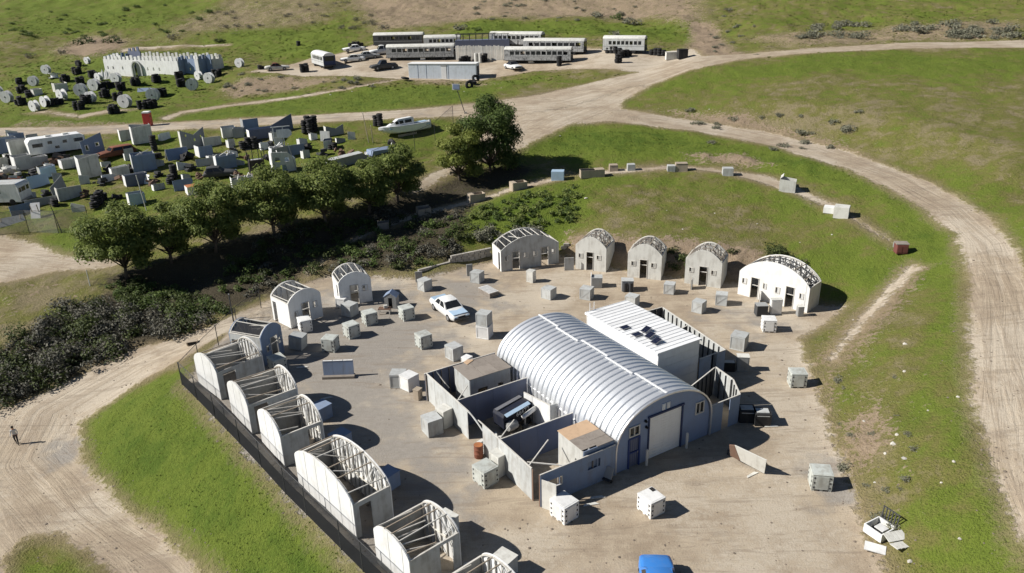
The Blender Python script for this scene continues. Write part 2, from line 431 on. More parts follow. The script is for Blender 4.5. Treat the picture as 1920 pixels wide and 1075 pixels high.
# ------------------------------------------------------------------ material helpers
class NT:
    """small helper for building node trees"""
    def __init__(self, mat):
        self.t = mat.node_tree
        self.n, self.l = self.t.nodes, self.t.links

    def new(self, kind, **kw):
        nd = self.n.new(kind)
        for k, v in kw.items():
            setattr(nd, k, v)
        return nd

    def put(self, sock, v):
        if v is None:
            return
        if hasattr(v, 'links') or isinstance(v, bpy.types.NodeSocket):
            self.l.new(v, sock)
        else:
            if hasattr(sock, 'default_value'):
                try:
                    sock.default_value = v
                except Exception:
                    sock.default_value = (*v, 1.0)

    def math(self, op, a, b=None, c=None, clamp=False):
        nd = self.new('ShaderNodeMath', operation=op)
        nd.use_clamp = clamp
        self.put(nd.inputs[0], a)
        self.put(nd.inputs[1], b)
        if c is not None:
            self.put(nd.inputs[2], c)
        return nd.outputs[0]

    def noise(self, vec, scale, detail=4, rough=.55, out=0, dist=0.0):
        nd = self.new('ShaderNodeTexNoise')
        self.put(nd.inputs['Vector'], vec)
        nd.inputs['Scale'].default_value = scale
        nd.inputs['Detail'].default_value = detail
        nd.inputs['Roughness'].default_value = rough
        nd.inputs['Distortion'].default_value = dist
        return nd.outputs[out]

    def mix(self, f, a, b, kind='MIX'):
        nd = self.new('ShaderNodeMix', data_type='RGBA', blend_type=kind)
        self.put(nd.inputs[0], f)
        self.put(nd.inputs[6], a if not isinstance(a, tuple) or len(a) == 4 else (*a, 1))
        self.put(nd.inputs[7], b if not isinstance(b, tuple) or len(b) == 4 else (*b, 1))
        return nd.outputs[2]

    def attr(self, name, kind='GEOMETRY', out='Fac'):
        nd = self.new('ShaderNodeAttribute', attribute_type=kind, attribute_name=name)
        return nd.outputs[out]

    def ramp(self, v, lo, hi):
        nd = self.new('ShaderNodeMapRange', interpolation_type='SMOOTHSTEP')
        self.put(nd.inputs[0], v)
        nd.inputs[1].default_value, nd.inputs[2].default_value = lo, hi
        return nd.outputs[0]

    def bump(self, h, strength=.5, dist=.05, normal=None):
        nd = self.new('ShaderNodeBump')
        nd.inputs['Strength'].default_value = strength
        nd.inputs['Distance'].default_value = dist
        self.put(nd.inputs['Height'], h)
        if normal is not None:
            self.put(nd.inputs['Normal'], normal)
        return nd.outputs[0]


def new_mat(name, rough=.8, metal=0.0, spec=.3):
    m = bpy.data.materials.new(name)
    m.use_nodes = True
    nt = NT(m)
    b = m.node_tree.nodes['Principled BSDF']
    b.inputs['Roughness'].default_value = rough
    b.inputs['Metallic'].default_value = metal
    b.inputs['Specular IOR Level'].default_value = spec
    return m, nt, b


GRASS_GREEN, GRASS_BRIGHT, GRASS_OLIVE, GRASS_DRY = (.086, .136, .017), (.146, .190, .028), (.184, .172, .052), (.265, .218, .125)


def ground_material():
    m, nt, b = new_mat("earth_and_grass", .95, 0, .15)
    geo = nt.new('ShaderNodeNewGeometry').outputs['Position']
    n_big, n_mid, n_small = nt.noise(geo, .12, 3), nt.noise(geo, .55, 4), nt.noise(geo, 2.6, 4, .65)
    n_fine = nt.noise(geo, 9.0, 3, .7)
    sd, lu, ba, gr = nt.attr('sdf'), nt.attr('lush'), nt.attr('bare'), nt.attr('grav')
    # grass
    lu2 = nt.math('ADD', lu, nt.math('MULTIPLY', nt.math('SUBTRACT', n_mid, .5), 1.1))
    lu2 = nt.math('ADD', lu2, nt.math('MULTIPLY', nt.math('SUBTRACT', n_big, .5), .9))
    lu2 = nt.math('ADD', lu2, nt.math('MULTIPLY', nt.math('SUBTRACT', n_small, .5), .5))
    g = nt.mix(nt.ramp(lu2, .12, .42), GRASS_DRY, GRASS_OLIVE)
    g = nt.mix(nt.ramp(lu2, .34, .70), g, GRASS_BRIGHT)
    g = nt.mix(nt.ramp(lu2, .72, 1.25), g, GRASS_GREEN)
    fv = nt.math('ADD', nt.math('MULTIPLY', n_fine, .6), nt.math('MULTIPLY', nt.noise(geo, 17.0, 2, .6), .4))
    g = nt.mix(nt.math('MULTIPLY', nt.ramp(fv, .52, .36), .45), g, (.045, .062, .014))
    g = nt.mix(nt.math('MULTIPLY', nt.ramp(fv, .54, .68), .35), g, (.235, .240, .085))
    # dry soil in the banks
    ba2 = nt.math('ADD', nt.math('ADD', ba, nt.math('MULTIPLY', nt.math('SUBTRACT', .62, lu), .45)), nt.math('MULTIPLY', nt.math('SUBTRACT', n_small, .5), 1.5))
    ba2 = nt.math('ADD', ba2, nt.math('MULTIPLY', nt.math('SUBTRACT', n_fine, .5), .9))
    ba2 = nt.math('ADD', ba2, nt.math('MULTIPLY', nt.math('SUBTRACT', n_mid, .5), .8))
    soil = nt.mix(n_small, (.235, .165, .105), (.42, .33, .235))
    soil = nt.mix(nt.ramp(n_fine, .5, .75), soil, (.20, .15, .10))
    g = nt.mix(nt.ramp(ba2, .38, .66), g, soil)
    li = nt.math('ADD', nt.attr('shade_soil'), nt.math('MULTIPLY', nt.math('SUBTRACT', n_small, .5), .9))
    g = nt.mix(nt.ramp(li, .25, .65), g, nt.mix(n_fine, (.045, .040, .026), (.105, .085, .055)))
    # beaten dirt
    d = nt.mix(nt.ramp(nt.math('ADD', nt.math('MULTIPLY', n_mid, .65), nt.math('MULTIPLY', n_small, .35)), .38, .62), (.44, .36, .262), (.325, .256, .182))
    d = nt.mix(nt.ramp(nt.math('ADD', nt.math('MULTIPLY', n_big, .7), nt.math('MULTIPLY', n_small, .3)), .44, .60), d, (.50, .43, .335))
    gcol = nt.mix(n_small, (.235, .215, .19), (.34, .315, .28))
    gr2 = nt.math('ADD', gr, nt.math('MULTIPLY', nt.math('SUBTRACT', n_mid, .5), 1.2))
    d = nt.mix(nt.math('MULTIPLY', nt.ramp(gr2, .2, .65), .9), d, gcol)
    d = nt.mix(nt.math('MULTIPLY', nt.ramp(n_fine, .50, .78), .5), d, (.235, .195, .15))
    n_gr = nt.noise(geo, 24.0, 2, .65)
    d = nt.mix(nt.math('MULTIPLY', nt.ramp(n_gr, .52, .72), .40), d, (.22, .18, .14))
    d = nt.mix(nt.math('MULTIPLY', nt.ramp(n_gr, .46, .30), .35), d, (.56, .48, .38))
    # wheel tracks
    comb = nt.new('ShaderNodeCombineXYZ')
    nt.put(comb.inputs[0], nt.math('MULTIPLY', nt.attr('lat'), 1.0))
    nt.put(comb.inputs[1], nt.math('MULTIPLY', nt.attr('lon'), .06))
    trk = nt.noise(comb.outputs[0], 1.5, 6, .68, dist=.9)
    near = nt.attr('near')
    d = nt.mix(nt.math('MULTIPLY', nt.ramp(trk, .47, .60), nt.math('MULTIPLY', near, .45)), d, (.30, .235, .17))
    d = nt.mix(nt.math('MULTIPLY', nt.ramp(trk, .44, .34), nt.math('MULTIPLY', near, .5)), d, (.54, .46, .355))
    # swirling tracks of the yard
    warp = nt.new('ShaderNodeMapping')
    warp.inputs['Rotation'].default_value = (0, 0, R(-38))
    warp.inputs['Scale'].default_value = (.18, 1.5, 1)
    nt.put(warp.inputs['Vector'], geo)
    sw = nt.noise(warp.outputs[0], 1.1, 4, .6, dist=1.2)
    d = nt.mix(nt.math('MULTIPLY', nt.ramp(sw, .53, .64), .42), d, (.25, .20, .15))
    sdn = nt.math('ADD', sd, nt.math('MULTIPLY', nt.math('SUBTRACT', n_small, .5), 1.7))
    sdn = nt.math('ADD', sdn, nt.math('MULTIPLY', nt.math('SUBTRACT', n_mid, .5), 1.5))
    sdn = nt.math('ADD', sdn, nt.math('MULTIPLY', nt.math('SUBTRACT', n_fine, .5), .8))
    dm = nt.ramp(sdn, -.25, .30)
    # a dry, trodden margin between dirt and grass
    edge = nt.math('MULTIPLY', nt.ramp(sdn, -1.3, -.2), .65)
    g = nt.mix(edge, g, nt.mix(n_small, GRASS_DRY, (.27, .20, .12)))
    nt.put(b.inputs['Base Color'], nt.mix(dm, g, d))
    hgrass = nt.math('ADD', nt.math('MULTIPLY', n_small, .7), nt.math('MULTIPLY', n_fine, .6))
    n_grit = nt.noise(geo, 26.0, 2, .6)
    hdirt = nt.math('ADD', nt.math('MULTIPLY', n_fine, .12), nt.math('ADD', nt.math('MULTIPLY', nt.math('MULTIPLY', trk, near), .45), nt.math('ADD', nt.math('MULTIPLY', sw, .25), nt.math('MULTIPLY', n_grit, .06))))
    hmix = nt.new('ShaderNodeMix', data_type='FLOAT')
    nt.put(hmix.inputs[0], dm)
    nt.put(hmix.inputs[2], hgrass)
    nt.put(hmix.inputs[3], hdirt)
    nt.put(b.inputs['Normal'], nt.bump(hmix.outputs[0], 1.0, .32))
    return m


M_GROUND = ground_material()


def build_ground():
    rows = [j for j, y in enumerate(gy) if y < 100 or (y < 175 and j % 2 == 0) or j % 4 == 0]
    ny, nx = len(rows), len(gx)
    Zr = Zg[rows]
    X, Y = GXX[rows], GYY[rows]
    gyv, gxv = np.gradient(Zr, gy[rows], gx)
    nrm = np.stack([-gxv, -gyv, np.ones_like(Zr)], -1)
    nrm /= np.linalg.norm(nrm, axis=-1, keepdims=True)
    fields = {'shade_soil': shade_soil, 'near': np.clip((7 - np.abs(lat)) / 3.5, 0, 1), 'sdf': sdf, 'lush': lush, 'bare': bare, 'grav': grav, 'lat': lat, 'lon': lon}
    reg = region[rows]
    # a cell belongs to the commonest region of its corners
    cell = reg[:-1, :-1].copy()
    cell[(cell == 0)] = np.minimum(reg[1:, 1:], reg[:-1, 1:])[cell == 0]
    yc = Y[:-1, :-1]
    isl = (SD['island'][rows][:-1, :-1] > 0)
    left = (X[:-1, :-1] < 2) & (yc < 58) & (cell == 0) & ~isl
    cell = np.where((cell == 0) & left, 10, cell)
    cell = np.where((cell == 0) & (yc > 155), 11, cell)
    cell = np.where((cell == 0) & isl, 12, cell)
    names = {0: 'grassland', 1: 'dirt_yard', 2: 'dirt_road', 3: 'dirt_road', 4: 'dirt_road', 5: 'dirt_lot', 6: 'dirt_track', 7: 'dirt_road', 10: 'grass_bank', 11: 'hillside', 12: 'grass_verge'}
    labels = {0: 'rough olive and green grassland over the fields and banks', 1: 'pale beaten dirt yard around the arched steel building', 2: 'wide dirt road across the middle and its junction', 3: 'dirt road curving round the right side of the yard',
              4: 'narrow dirt road climbing away over the right hill', 5: 'dirt lot under the scrapped buses', 6: 'dirt track left of the trees', 7: 'rutted dirt road below the left grass bank', 10: 'bright green grass bank below the black screen fence', 11: 'far hillside of grass, scrub and bare soil', 12: 'small green verge at the bottom left corner'}
    objs = {}
    jj, ii = np.meshgrid(np.arange(ny - 1), np.arange(nx - 1), indexing='ij')
    quads = np.stack([jj * nx + ii, jj * nx + ii + 1, (jj + 1) * nx + ii + 1, (jj + 1) * nx + ii], -1)
    co = np.stack([X, Y, Zr], -1).reshape(-1, 3)
    nr = nrm.reshape(-1, 3)
    for rid, nm in names.items():
        q = quads[cell == rid]
        if not len(q):
            continue
        used, inv = np.unique(q, return_inverse=True)
        inv = inv.reshape(q.shape)
        me = bpy.data.meshes.new(nm)
        me.vertices.add(len(used))
        me.vertices.foreach_set('co', co[used].astype(np.float32).ravel())
        me.loops.add(inv.size)
        me.loops.foreach_set('vertex_index', inv.ravel().astype(np.int32))
        me.polygons.add(len(q))
        me.polygons.foreach_set('loop_start', np.arange(0, inv.size, 4, dtype=np.int32))
        me.update(calc_edges=True)
        me.polygons.foreach_set('use_smooth', np.ones(len(q), bool))
        for k, F in fields.items():
            a = me.attributes.new(k, 'FLOAT', 'POINT')
            a.data.foreach_set('value', F[rows].reshape(-1)[used].astype(np.float32))
        me.materials.append(M_GROUND)
        me.normals_split_custom_set_from_vertices([tuple(v) for v in nr[used]])
        o = bpy.data.objects.new(nm, me)
        COL.objects.link(o)
        o['kind'] = 'structure'
        o['label'] = labels[rid]
        o['category'] = nm.split('_')[-1]
        objs[rid] = o
    return objs


GROUND = build_ground()
# ------------------------------------------------------------------ building helpers
class MB:
    """collects shapes for ONE mesh object"""
    def __init__(self):
        self.v, self.f, self.m = [], [], []

    def add(self, vs, fs, mi=0, mat=None):
        k = len(self.v)
        for p in vs:
            p = Vector(p)
            self.v.append(mat @ p if mat else p)
        for f in fs:
            self.f.append([i + k for i in f])
            self.m.append(mi)
        return self

    def box(self, c, s, rz=0.0, mi=0, mat=None, taper=1.0):
        hx, hy, hz = s[0] / 2, s[1] / 2, s[2] / 2
        M = Matrix.Translation(c) @ Matrix.Rotation(rz, 4, 'Z')
        if mat:
            M = mat @ M
        t = taper
        vs = [(-hx, -hy, -hz), (hx, -hy, -hz), (hx, hy, -hz), (-hx, hy, -hz), (-hx * t, -hy * t, hz), (hx * t, -hy * t, hz), (hx * t, hy * t, hz), (-hx * t, hy * t, hz)]
        return self.add(vs, [(0, 3, 2, 1), (4, 5, 6, 7), (0, 1, 5, 4), (1, 2, 6, 5), (2, 3, 7, 6), (3, 0, 4, 7)], mi, M)

    def bar(self, p, q, w=.06, h=None, mi=0):
        p, q = Vector(p), Vector(q)
        h = h or w
        d = q - p
        L = d.length
        if L < 1e-5:
            return self
        M = Matrix.Translation((p + q) / 2) @ d.to_track_quat('X', 'Z').to_matrix().to_4x4()
        return self.box((0, 0, 0), (L, w, h), 0, mi, M)

    def tube(self, p, q, r=.05, r2=None, n=10, mi=0, cap=True):
        p, q = Vector(p), Vector(q)
        r2 = r if r2 is None else r2
        M = (q - p).to_track_quat('Z', 'X').to_matrix()
        vs = []
        for c, rr in ((p, r), (q, r2)):
            for k in range(n):
                a = 2 * math.pi * k / n
                vs.append(c + M @ Vector((rr * math.cos(a), rr * math.sin(a), 0)))
        fs = [(k, (k + 1) % n, n + (k + 1) % n, n + k) for k in range(n)]
        if cap:
            fs += [tuple(range(n - 1, -1, -1)), tuple(range(n, 2 * n))]
        return self.add(vs, fs, mi)

    def lathe(self, prof, n=16, mi=0, mat=None):
        """prof: (radius, z) pairs"""
        vs, fs = [], []
        for r, z in prof:
            for k in range(n):
                a = 2 * math.pi * k / n
                vs.append((r * math.cos(a), r * math.sin(a), z))
        for i in range(len(prof) - 1):
            for k in range(n):
                fs.append((i * n + k, i * n + (k + 1) % n, (i + 1) * n + (k + 1) % n, (i + 1) * n + k))
        fs += [tuple(range(n - 1, -1, -1)), tuple(range((len(prof) - 1) * n, len(prof) * n))]
        return self.add(vs, fs, mi, mat)

    def torus(self, R_, r, n=16, k=8, mi=0, mat=None):
        vs, fs = [], []
        for i in range(n):
            a = 2 * math.pi * i / n
            for j in range(k):
                b = 2 * math.pi * j / k
                vs.append(((R_ + r * math.cos(b)) * math.cos(a), (R_ + r * math.cos(b)) * math.sin(a), r * math.sin(b)))
        for i in range(n):
            for j in range(k):
                fs.append((i * k + j, ((i + 1) % n) * k + j, ((i + 1) % n) * k + (j + 1) % k, i * k + (j + 1) % k))
        return self.add(vs, fs, mi, mat)

    def sheet(self, outline, holes=(), t=.08, frame=None, mi=0):
        """a flat board of thickness t: 2-D outline (x, z) with holes, standing along local x; frame = 4x4 matrix"""
        loops = [list(outline)] + [list(h) for h in holes]
        tri = tessellate_polygon([[Vector((a, b, 0)) for a, b in lp] for lp in loops])
        flat = [p for lp in loops for p in lp]
        n = len(flat)
        vs = [(a, -t / 2, b) for a, b in flat] + [(a, t / 2, b) for a, b in flat]
        fs = []
        for a, b, c in tri:
            (x1, y1), (x2, y2), (x3, y3) = flat[a], flat[b], flat[c]
            if (x2 - x1) * (y3 - y1) - (x3 - x1) * (y2 - y1) < 0:
                b, c = c, b
            fs += [(a, b, c), (n + a, n + c, n + b)]
        k = 0
        for li, lp in enumerate(loops):
            m = len(lp)
            area = sum(lp[i][0] * lp[(i + 1) % m][1] - lp[(i + 1) % m][0] * lp[i][1] for i in range(m))
            ccw = area > 0
            if li:
                ccw = not ccw
            for i in range(m):
                a, b = k + i, k + (i + 1) % m
                fs.append((a, a + n, b + n, b) if ccw else (a, b, b + n, a + n))
            k += m
        fs = [tuple(reversed(f)) if len(f) == 4 else f for f in fs]
        return self.add(vs, fs, mi, frame)

    def mesh(self, name, mats, smooth=False):
        me = bpy.data.meshes.new(name)
        me.from_pydata([tuple(v) for v in self.v], [], self.f)
        for m in (mats if isinstance(mats, (list, tuple)) else [mats]):
            me.materials.append(m)
        if any(self.m):
            me.polygons.foreach_set('material_index', self.m)
        if smooth:
            me.polygons.foreach_set('use_smooth', [True] * len(self.f))
            if smooth is not True:
                me.set_sharp_from_angle(angle=smooth)
        me.update()
        return me

    def build(self, name, mats, parent=None, smooth=False, bevel=0.0):
        o = bpy.data.objects.new(name, self.mesh(name, mats, smooth))
        COL.objects.link(o)
        if parent:
            o.parent = parent
        if bevel:
            md = o.modifiers.new('edge', 'BEVEL')
            md.width, md.segments, md.limit_method = bevel, 2, 'ANGLE'
        return o


def tag(o, label, cat, group=None, kind=None):
    o['label'], o['category'] = label, cat
    if group:
        o['group'] = group
    if kind:
        o['kind'] = kind
    return o


def thing(name, label, cat, loc=(0, 0, 0), rz=0.0, group=None):
    o = bpy.data.objects.new(name, None)
    o.empty_display_size = .3
    COL.objects.link(o)
    o.location, o.rotation_euler = loc, (0, 0, rz)
    return tag(o, label, cat, group)


KIDS = {}


def copy_thing(src, label=None, loc=None, rz=None, scale=None, group=None, mats=None):
    def cp(o, parent):
        c = o.copy()
        COL.objects.link(c)
        if parent:
            c.parent = parent
        for ch in o.children:
            cp(ch, c)
        return c
    c = cp(src, None)
    if label:
        c['label'] = label
    if loc is not None:
        c.location = loc
    if rz is not None:
        c.rotation_euler = (c.rotation_euler[0], c.rotation_euler[1], rz)
    if scale is not None:
        c.scale = (scale,) * 3 if isinstance(scale, (int, float)) else scale
    if group:
        c['group'] = group
    return c


def paint(name, col, rough=.7, dirt=.25, dirt_col=(.20, .17, .13), spec=.3, metal=0.0, scale=1.0, vary=.10, bump=.15):
    """weathered paint, plywood, metal: colour with stains, streaks and a little variation from object to object"""
    m, nt, b = new_mat(name, rough, metal, spec)
    tc = nt.new('ShaderNodeTexCoord').outputs['Object']
    rnd = nt.new('ShaderNodeObjectInfo').outputs['Random']
    off = nt.new('ShaderNodeCombineXYZ')
    nt.put(off.inputs[0], nt.math('MULTIPLY', rnd, 37.0))
    nt.put(off.inputs[1], nt.math('MULTIPLY', rnd, 19.0))
    va = nt.new('ShaderNodeVectorMath', operation='ADD')
    nt.put(va.inputs[0], tc)
    nt.put(va.inputs[1], off.outputs[0])
    vec = va.outputs[0]
    st = nt.new('ShaderNodeMapping')
    st.inputs['Scale'].default_value = (2.2, 2.2, .35)
    nt.put(st.inputs['Vector'], vec)
    n1 = nt.noise(vec, 1.3 * scale, 5, .62)
    n2 = nt.noise(st.outputs[0], 1.6 * scale, 4, .6)
    n3 = nt.noise(vec, 11 * scale, 3, .6)
    f = nt.math('MULTIPLY', nt.ramp(nt.math('ADD', nt.math('MULTIPLY', n1, .5), nt.math('MULTIPLY', n2, .5)), .44, .66), dirt)
    c = nt.mix(f, col, dirt_col)
    hs = nt.new('ShaderNodeHueSaturation')
    nt.put(hs.inputs['Color'], c)
    nt.put(hs.inputs['Value'], nt.math('ADD', nt.math('MULTIPLY', nt.math('SUBTRACT', rnd, .5), 2 * vary), nt.math('ADD', .94, nt.math('MULTIPLY', n3, .12))))
    nt.put(b.inputs['Base Color'], hs.outputs[0])
    nt.put(b.inputs['Roughness'], nt.math('ADD', rough - .08, nt.math('MULTIPLY', n1, .16)))
    if bump:
        nt.put(b.inputs['Normal'], nt.bump(nt.math('ADD', n1, nt.math('MULTIPLY', n3, .3)), bump, .03))
    return m


M = dict(
    white=paint('white_paint', (.76, .755, .73), .6, .22),
    white_clean=paint('clean_white_metal', (.80, .80, .79), .45, .10, bump=.05),
    offwhite=paint('off_white_paint', (.60, .59, .54), .7, .35),
    grey=paint('pale_grey_paint', (.47, .48, .465), .7, .45),
    mid=paint('mid_grey_paint', (.30, .305, .30), .75, .35),
    bluegrey=paint('blue_grey_shade_paint', (.215, .275, .385), .7, .3),  # grey blue paint, made bluer for the cast of skylit shade
    greygreen=paint('grey_plastic', (.50, .52, .48), .55, .5, spec=.4),
    dark=paint('dark_paint', (.055, .057, .06), .7, .3, (.10, .09, .075)),
    black=paint('black_rubber', (.022, .022, .023), .8, .35, (.08, .07, .06)),
    ply=paint('bare_plywood', (.52, .36, .23), .8, .35, (.25, .17, .11)),
    oldply=paint('weathered_plywood', (.27, .235, .20), .85, .45, (.15, .12, .10)),
    wood=paint('bare_timber', (.40, .33, .25), .8, .35),
    palewood=paint('pale_timber', (.62, .59, .53), .75, .3),
    brown=paint('brown_timber', (.16, .095, .065), .8, .3),
    rust=paint('rust', (.20, .075, .045), .85, .5, (.09, .05, .04), vary=.15),
    orange=paint('rusty_orange', (.42, .16, .06), .8, .5, (.18, .08, .05)),
    red=paint('red_plastic', (.52, .06, .05), .5, .15),
    redbrown=paint('red_brown_board', (.17, .060, .050), .8, .4, (.12, .05, .04)),
    blue=paint('blue_car_paint', (.045, .20, .55), .35, .12, (.25, .27, .30), spec=.5, bump=.03),
    navy=paint('navy_paint', (.03, .045, .11), .6, .2, (.08, .08, .09)),
    camo=paint('sooty_grey_paint', (.40, .40, .39), .75, .95, (.045, .045, .045), scale=2.2),
    shed=paint('pale_blue_white_sheet', (.60, .65, .70), .6, .2),
    hullblue=paint('pale_blue_hull', (.40, .53, .66), .4, .15, spec=.5, bump=.02),
    galv=paint('galvanised_steel', (.62, .63, .65), .42, .2, (.40, .40, .40), spec=.5, metal=.75, bump=.04),
    steel=paint('dull_steel', (.33, .33, .34), .5, .3, metal=.6),
    steelblue=paint('blue_shade_steel_wall', (.205, .268, .41), .55, .15),  # wall paint with the blue of its shaded front mixed in
    glass=paint('dark_glass', (.02, .022, .025), .12, .05, spec=.6, bump=0),
    solar=paint('solar_cells', (.012, .015, .035), .15, .05, spec=.6, bump=0),
    concrete=paint('concrete', (.40, .375, .33), .9, .4),
    tank=paint('dark_tank', (.06, .05, .045), .6, .4, (.16, .12, .09)),
    skin=paint('skin', (.45, .27, .19), .6, 0, bump=0),
    cloth_w=paint('pale_shirt', (.60, .60, .60), .9, .1),
    cloth_d=paint('dark_trousers', (.03, .032, .04), .9, .1),
)


def screen_mat(name, col, alpha):
    m, nt, b = new_mat(name, .9, 0, .1)
    b.inputs['Base Color'].default_value = (*col, 1)
    tc = nt.new('ShaderNodeTexCoord').outputs['Object']
    n = nt.noise(tc, 2.2, 4, .6)
    nt.put(b.inputs['Alpha'], nt.math('ADD', alpha - .10, nt.math('MULTIPLY', n, .24), clamp=True))
    return m


M['screen'] = screen_mat('black_shade_cloth', (.016, .017, .019), .94)
M['chain'] = screen_mat('chain_link_mesh', (.12, .12, .12), .16)
M['net'] = screen_mat('grey_netting', (.30, .30, .28), .32)
# ------------------------------------------------------------------ the steel hut and the yards of plywood walls built against it
FL = at(1154, 890, 0)
CA = R(31.0)


def cpt(u, w, z=0.0):
    return Vector((FL.x + u * math.cos(CA) - w * math.sin(CA), FL.y + u * math.sin(CA) + w * math.cos(CA), z))


QW, QL, QH, QS = 7.65, 13.95, 4.22, 1.6


def arch_path(hw, h, s, n=26, ex=2.1):
    """half-barrel profile: straight up to s, then a flattened round; points (u, z) from left foot to right foot"""
    pts = [(-hw, 0.0), (-hw, s * .5), (-hw, s)]
    for k in range(1, n):
        a = math.pi * (1 - k / n)
        c, sn = math.cos(a), math.sin(a)
        pts.append((hw * math.copysign(abs(c) ** (2 / ex), c), s + (h - s) * abs(sn) ** (2 / ex)))
    return pts + [(hw, s), (hw, s * .5), (hw, 0.0)]


def steel_hut():
    t = thing('arched_steel_hut', 'big arched corrugated steel hut with a white roller door, in the middle of the yard', 'hut', cpt(0, 0), CA)
    path = arch_path(QW / 2, QH, QS)
    N = 27
    pw = QL / N
    prof = [(0, 0), (.10, 0), (.17, .085), (.33, .085), (.40, 0), (pw, 0)]
    vs, fs = [], []
    n = len(path)
    nor = []
    for i in range(n):
        a, b = path[max(0, i - 1)], path[min(n - 1, i + 1)]
        d = Vector((b[0] - a[0], b[1] - a[1])).normalized()
        nor.append((-d[1], d[0]))
    for i, (u, z) in enumerate(path):
        for (w, o) in prof:
            vs.append((u + QW / 2 + nor[i][0] * o, w, z + nor[i][1] * o))
    k = len(prof)
    for i in range(n - 1):
        for j in range(k - 1):
            fs.append((i * k + j, (i + 1) * k + j, (i + 1) * k + j + 1, i * k + j + 1))
    me = MB().add(vs, fs).mesh('arch_panel', M['galv_roof'], R(35))
    for i in range(N):
        o = bpy.data.objects.new('arch_panel', me)
        COL.objects.link(o)
        o.parent = t
        o.location = (0, i * pw, 0)
    # end walls
    ol = [(u + QW / 2, z) for u, z in arch_path(QW / 2 - .06, QH - .06, QS, 22)]
    rd = (2.5, 5.2, 0.0, 3.05)      # roller door u0, u1, z0, z1
    pd = (.98, 1.80, 0.0, 2.05)     # door
    wl, wr = (1.0, 1.75, 2.22, 2.85), (6.35, 7.0, 1.95, 2.75)
    out = [p for p in ol]
    out = [out[0]] + out[1:]
    # outline with the two doors notched out of its foot
    foot = [(rd[1], 0), (rd[1], rd[3]), (rd[0], rd[3]), (rd[0], 0), (pd[1], 0), (pd[1], pd[3]), (pd[0], pd[3]), (pd[0], 0)]
    hole = lambda r: [(r[0], r[2]), (r[1], r[2]), (r[1], r[3]), (r[0], r[3])]
    F = Matrix.Translation((0, .10, 0))
    MB().sheet(out + foot, [hole(wl), hole(wr)], .08, F).build('front_wall', M['steelblue'], t)
    MB().sheet(ol, [], .08, Matrix.Translation((0, QL - .10, 0))).build('back_wall', M['steelblue'], t)
    rim = MB()
    p2 = [(u + QW / 2, z) for u, z in arch_path(QW / 2 + .03, QH + .03, QS, 22)]
    for a, b in zip(p2[:-1], p2[1:]):
        rim.bar((a[0], -.02, a[1]), (b[0], -.02, b[1]), .10, .10)
    rim.build('front_rim', M['galv'], t)
    dr = MB()
    zz = np.linspace(.02, rd[3] - .02, 16)
    for a, b in zip(zz[:-1], zz[1:]):
        dr.box(((rd[0] + rd[1]) / 2, .12, (a + b) / 2), (rd[1] - rd[0] - .06, .05, b - a - .012))
    d = dr.build('roller_door', M['white_clean'], t)
    fr = MB()
    for u in (rd[0], rd[1]):
        fr.box((u, .04, rd[3] / 2), (.09, .10, rd[3]))
    fr.box(((rd[0] + rd[1]) / 2, .03, rd[3] + .05), (rd[1] - rd[0] + .2, .12, .12))
    fr.build('door_frame', M['navy'], d)
    d = MB().box(((pd[0] + pd[1]) / 2, .10, pd[3] / 2), (pd[1] - pd[0] - .1, .05, pd[3] - .05)).build('door', M['navygrey'], t)
    fr = MB()
    for u in (pd[0], pd[1]):
        fr.box((u, .03, pd[3] / 2), (.09, .10, pd[3]))
    for z in (pd[3], 1.05):
        fr.box(((pd[0] + pd[1]) / 2, .035, z), (pd[1] - pd[0], .08, .08))
    for k in range(4):
        fr.tube((pd[0] + .16 + k * .165, .05, .1), (pd[0] + .16 + k * .165, .05, 2.0), .012, n=5)
    fr.build('security_gate', M['navyblue'], d)
    MB().box((pd[1] - .14, .02, 1.0), (.05, .08, .12)).build('handle', M['steel'], d)
    for r in (wl, wr):
        wf = MB()
        for u in (r[0], r[1]):
            wf.box((u, .045, (r[2] + r[3]) / 2), (.07, .10, r[3] - r[2] + .07))
        wf.box(((r[0] + r[1]) / 2, .045, (r[2] + r[3]) / 2), (.06, .09, r[3] - r[2]))
        for z in (r[2], r[3]):
            wf.box(((r[0] + r[1]) / 2, .048, z), (r[1] - r[0], .11, .07))
        wo = wf.build('window', M['palewood'], t)
        gl = MB().box(((r[0] + r[1]) / 2, .09, (r[2] + r[3]) / 2), (r[1] - r[0] - .06, .02, r[3] - r[2] - .06))
        gl.build('pane', M['glass'], wo)
        br = MB()
        for k in range(5):
            u = r[0] + .08 + k * (r[1] - r[0] - .16) / 4
            br.tube((u, .02, r[2]), (u, .02, r[3]), .012, n=5)
        br.build('bars', M['dark'], wo)
    for u in (3.62, 4.0):
        v = MB().box((u, .04, 3.45), (.24, .05, .42))
        for k in range(5):
            v.box((u, .01, 3.29 + k * .08), (.20, .03, .035))
        v.build('vent', M['white'], t)
    for u, z in ((2.2, 2.95), (2.28, 2.5)):
        MB().box((u, .02, z), (.12, .12, .14)).box((u, -.07, z - .02), (.14, .10, .07)).build('wall_lamp', M['black'], t)
    for (w0, w1, u) in ((11.4, 13.9, 3.74), (8.75, 11.35, 3.56), (5.85, 8.7, 3.86), (3.1, 5.8, 3.68), (.1, 3.05, 3.86)):
        zt = QH + .088
        MB().box((u, (w0 + w1) / 2, zt), (.13, w1 - w0, .03)).build('ridge_seam', M['white_clean'], t)
    MB().box((.03, QL / 2, 1.62), (.19, QL - .1, .045)).build('splice_rail', M['white_clean'], t)
    return t


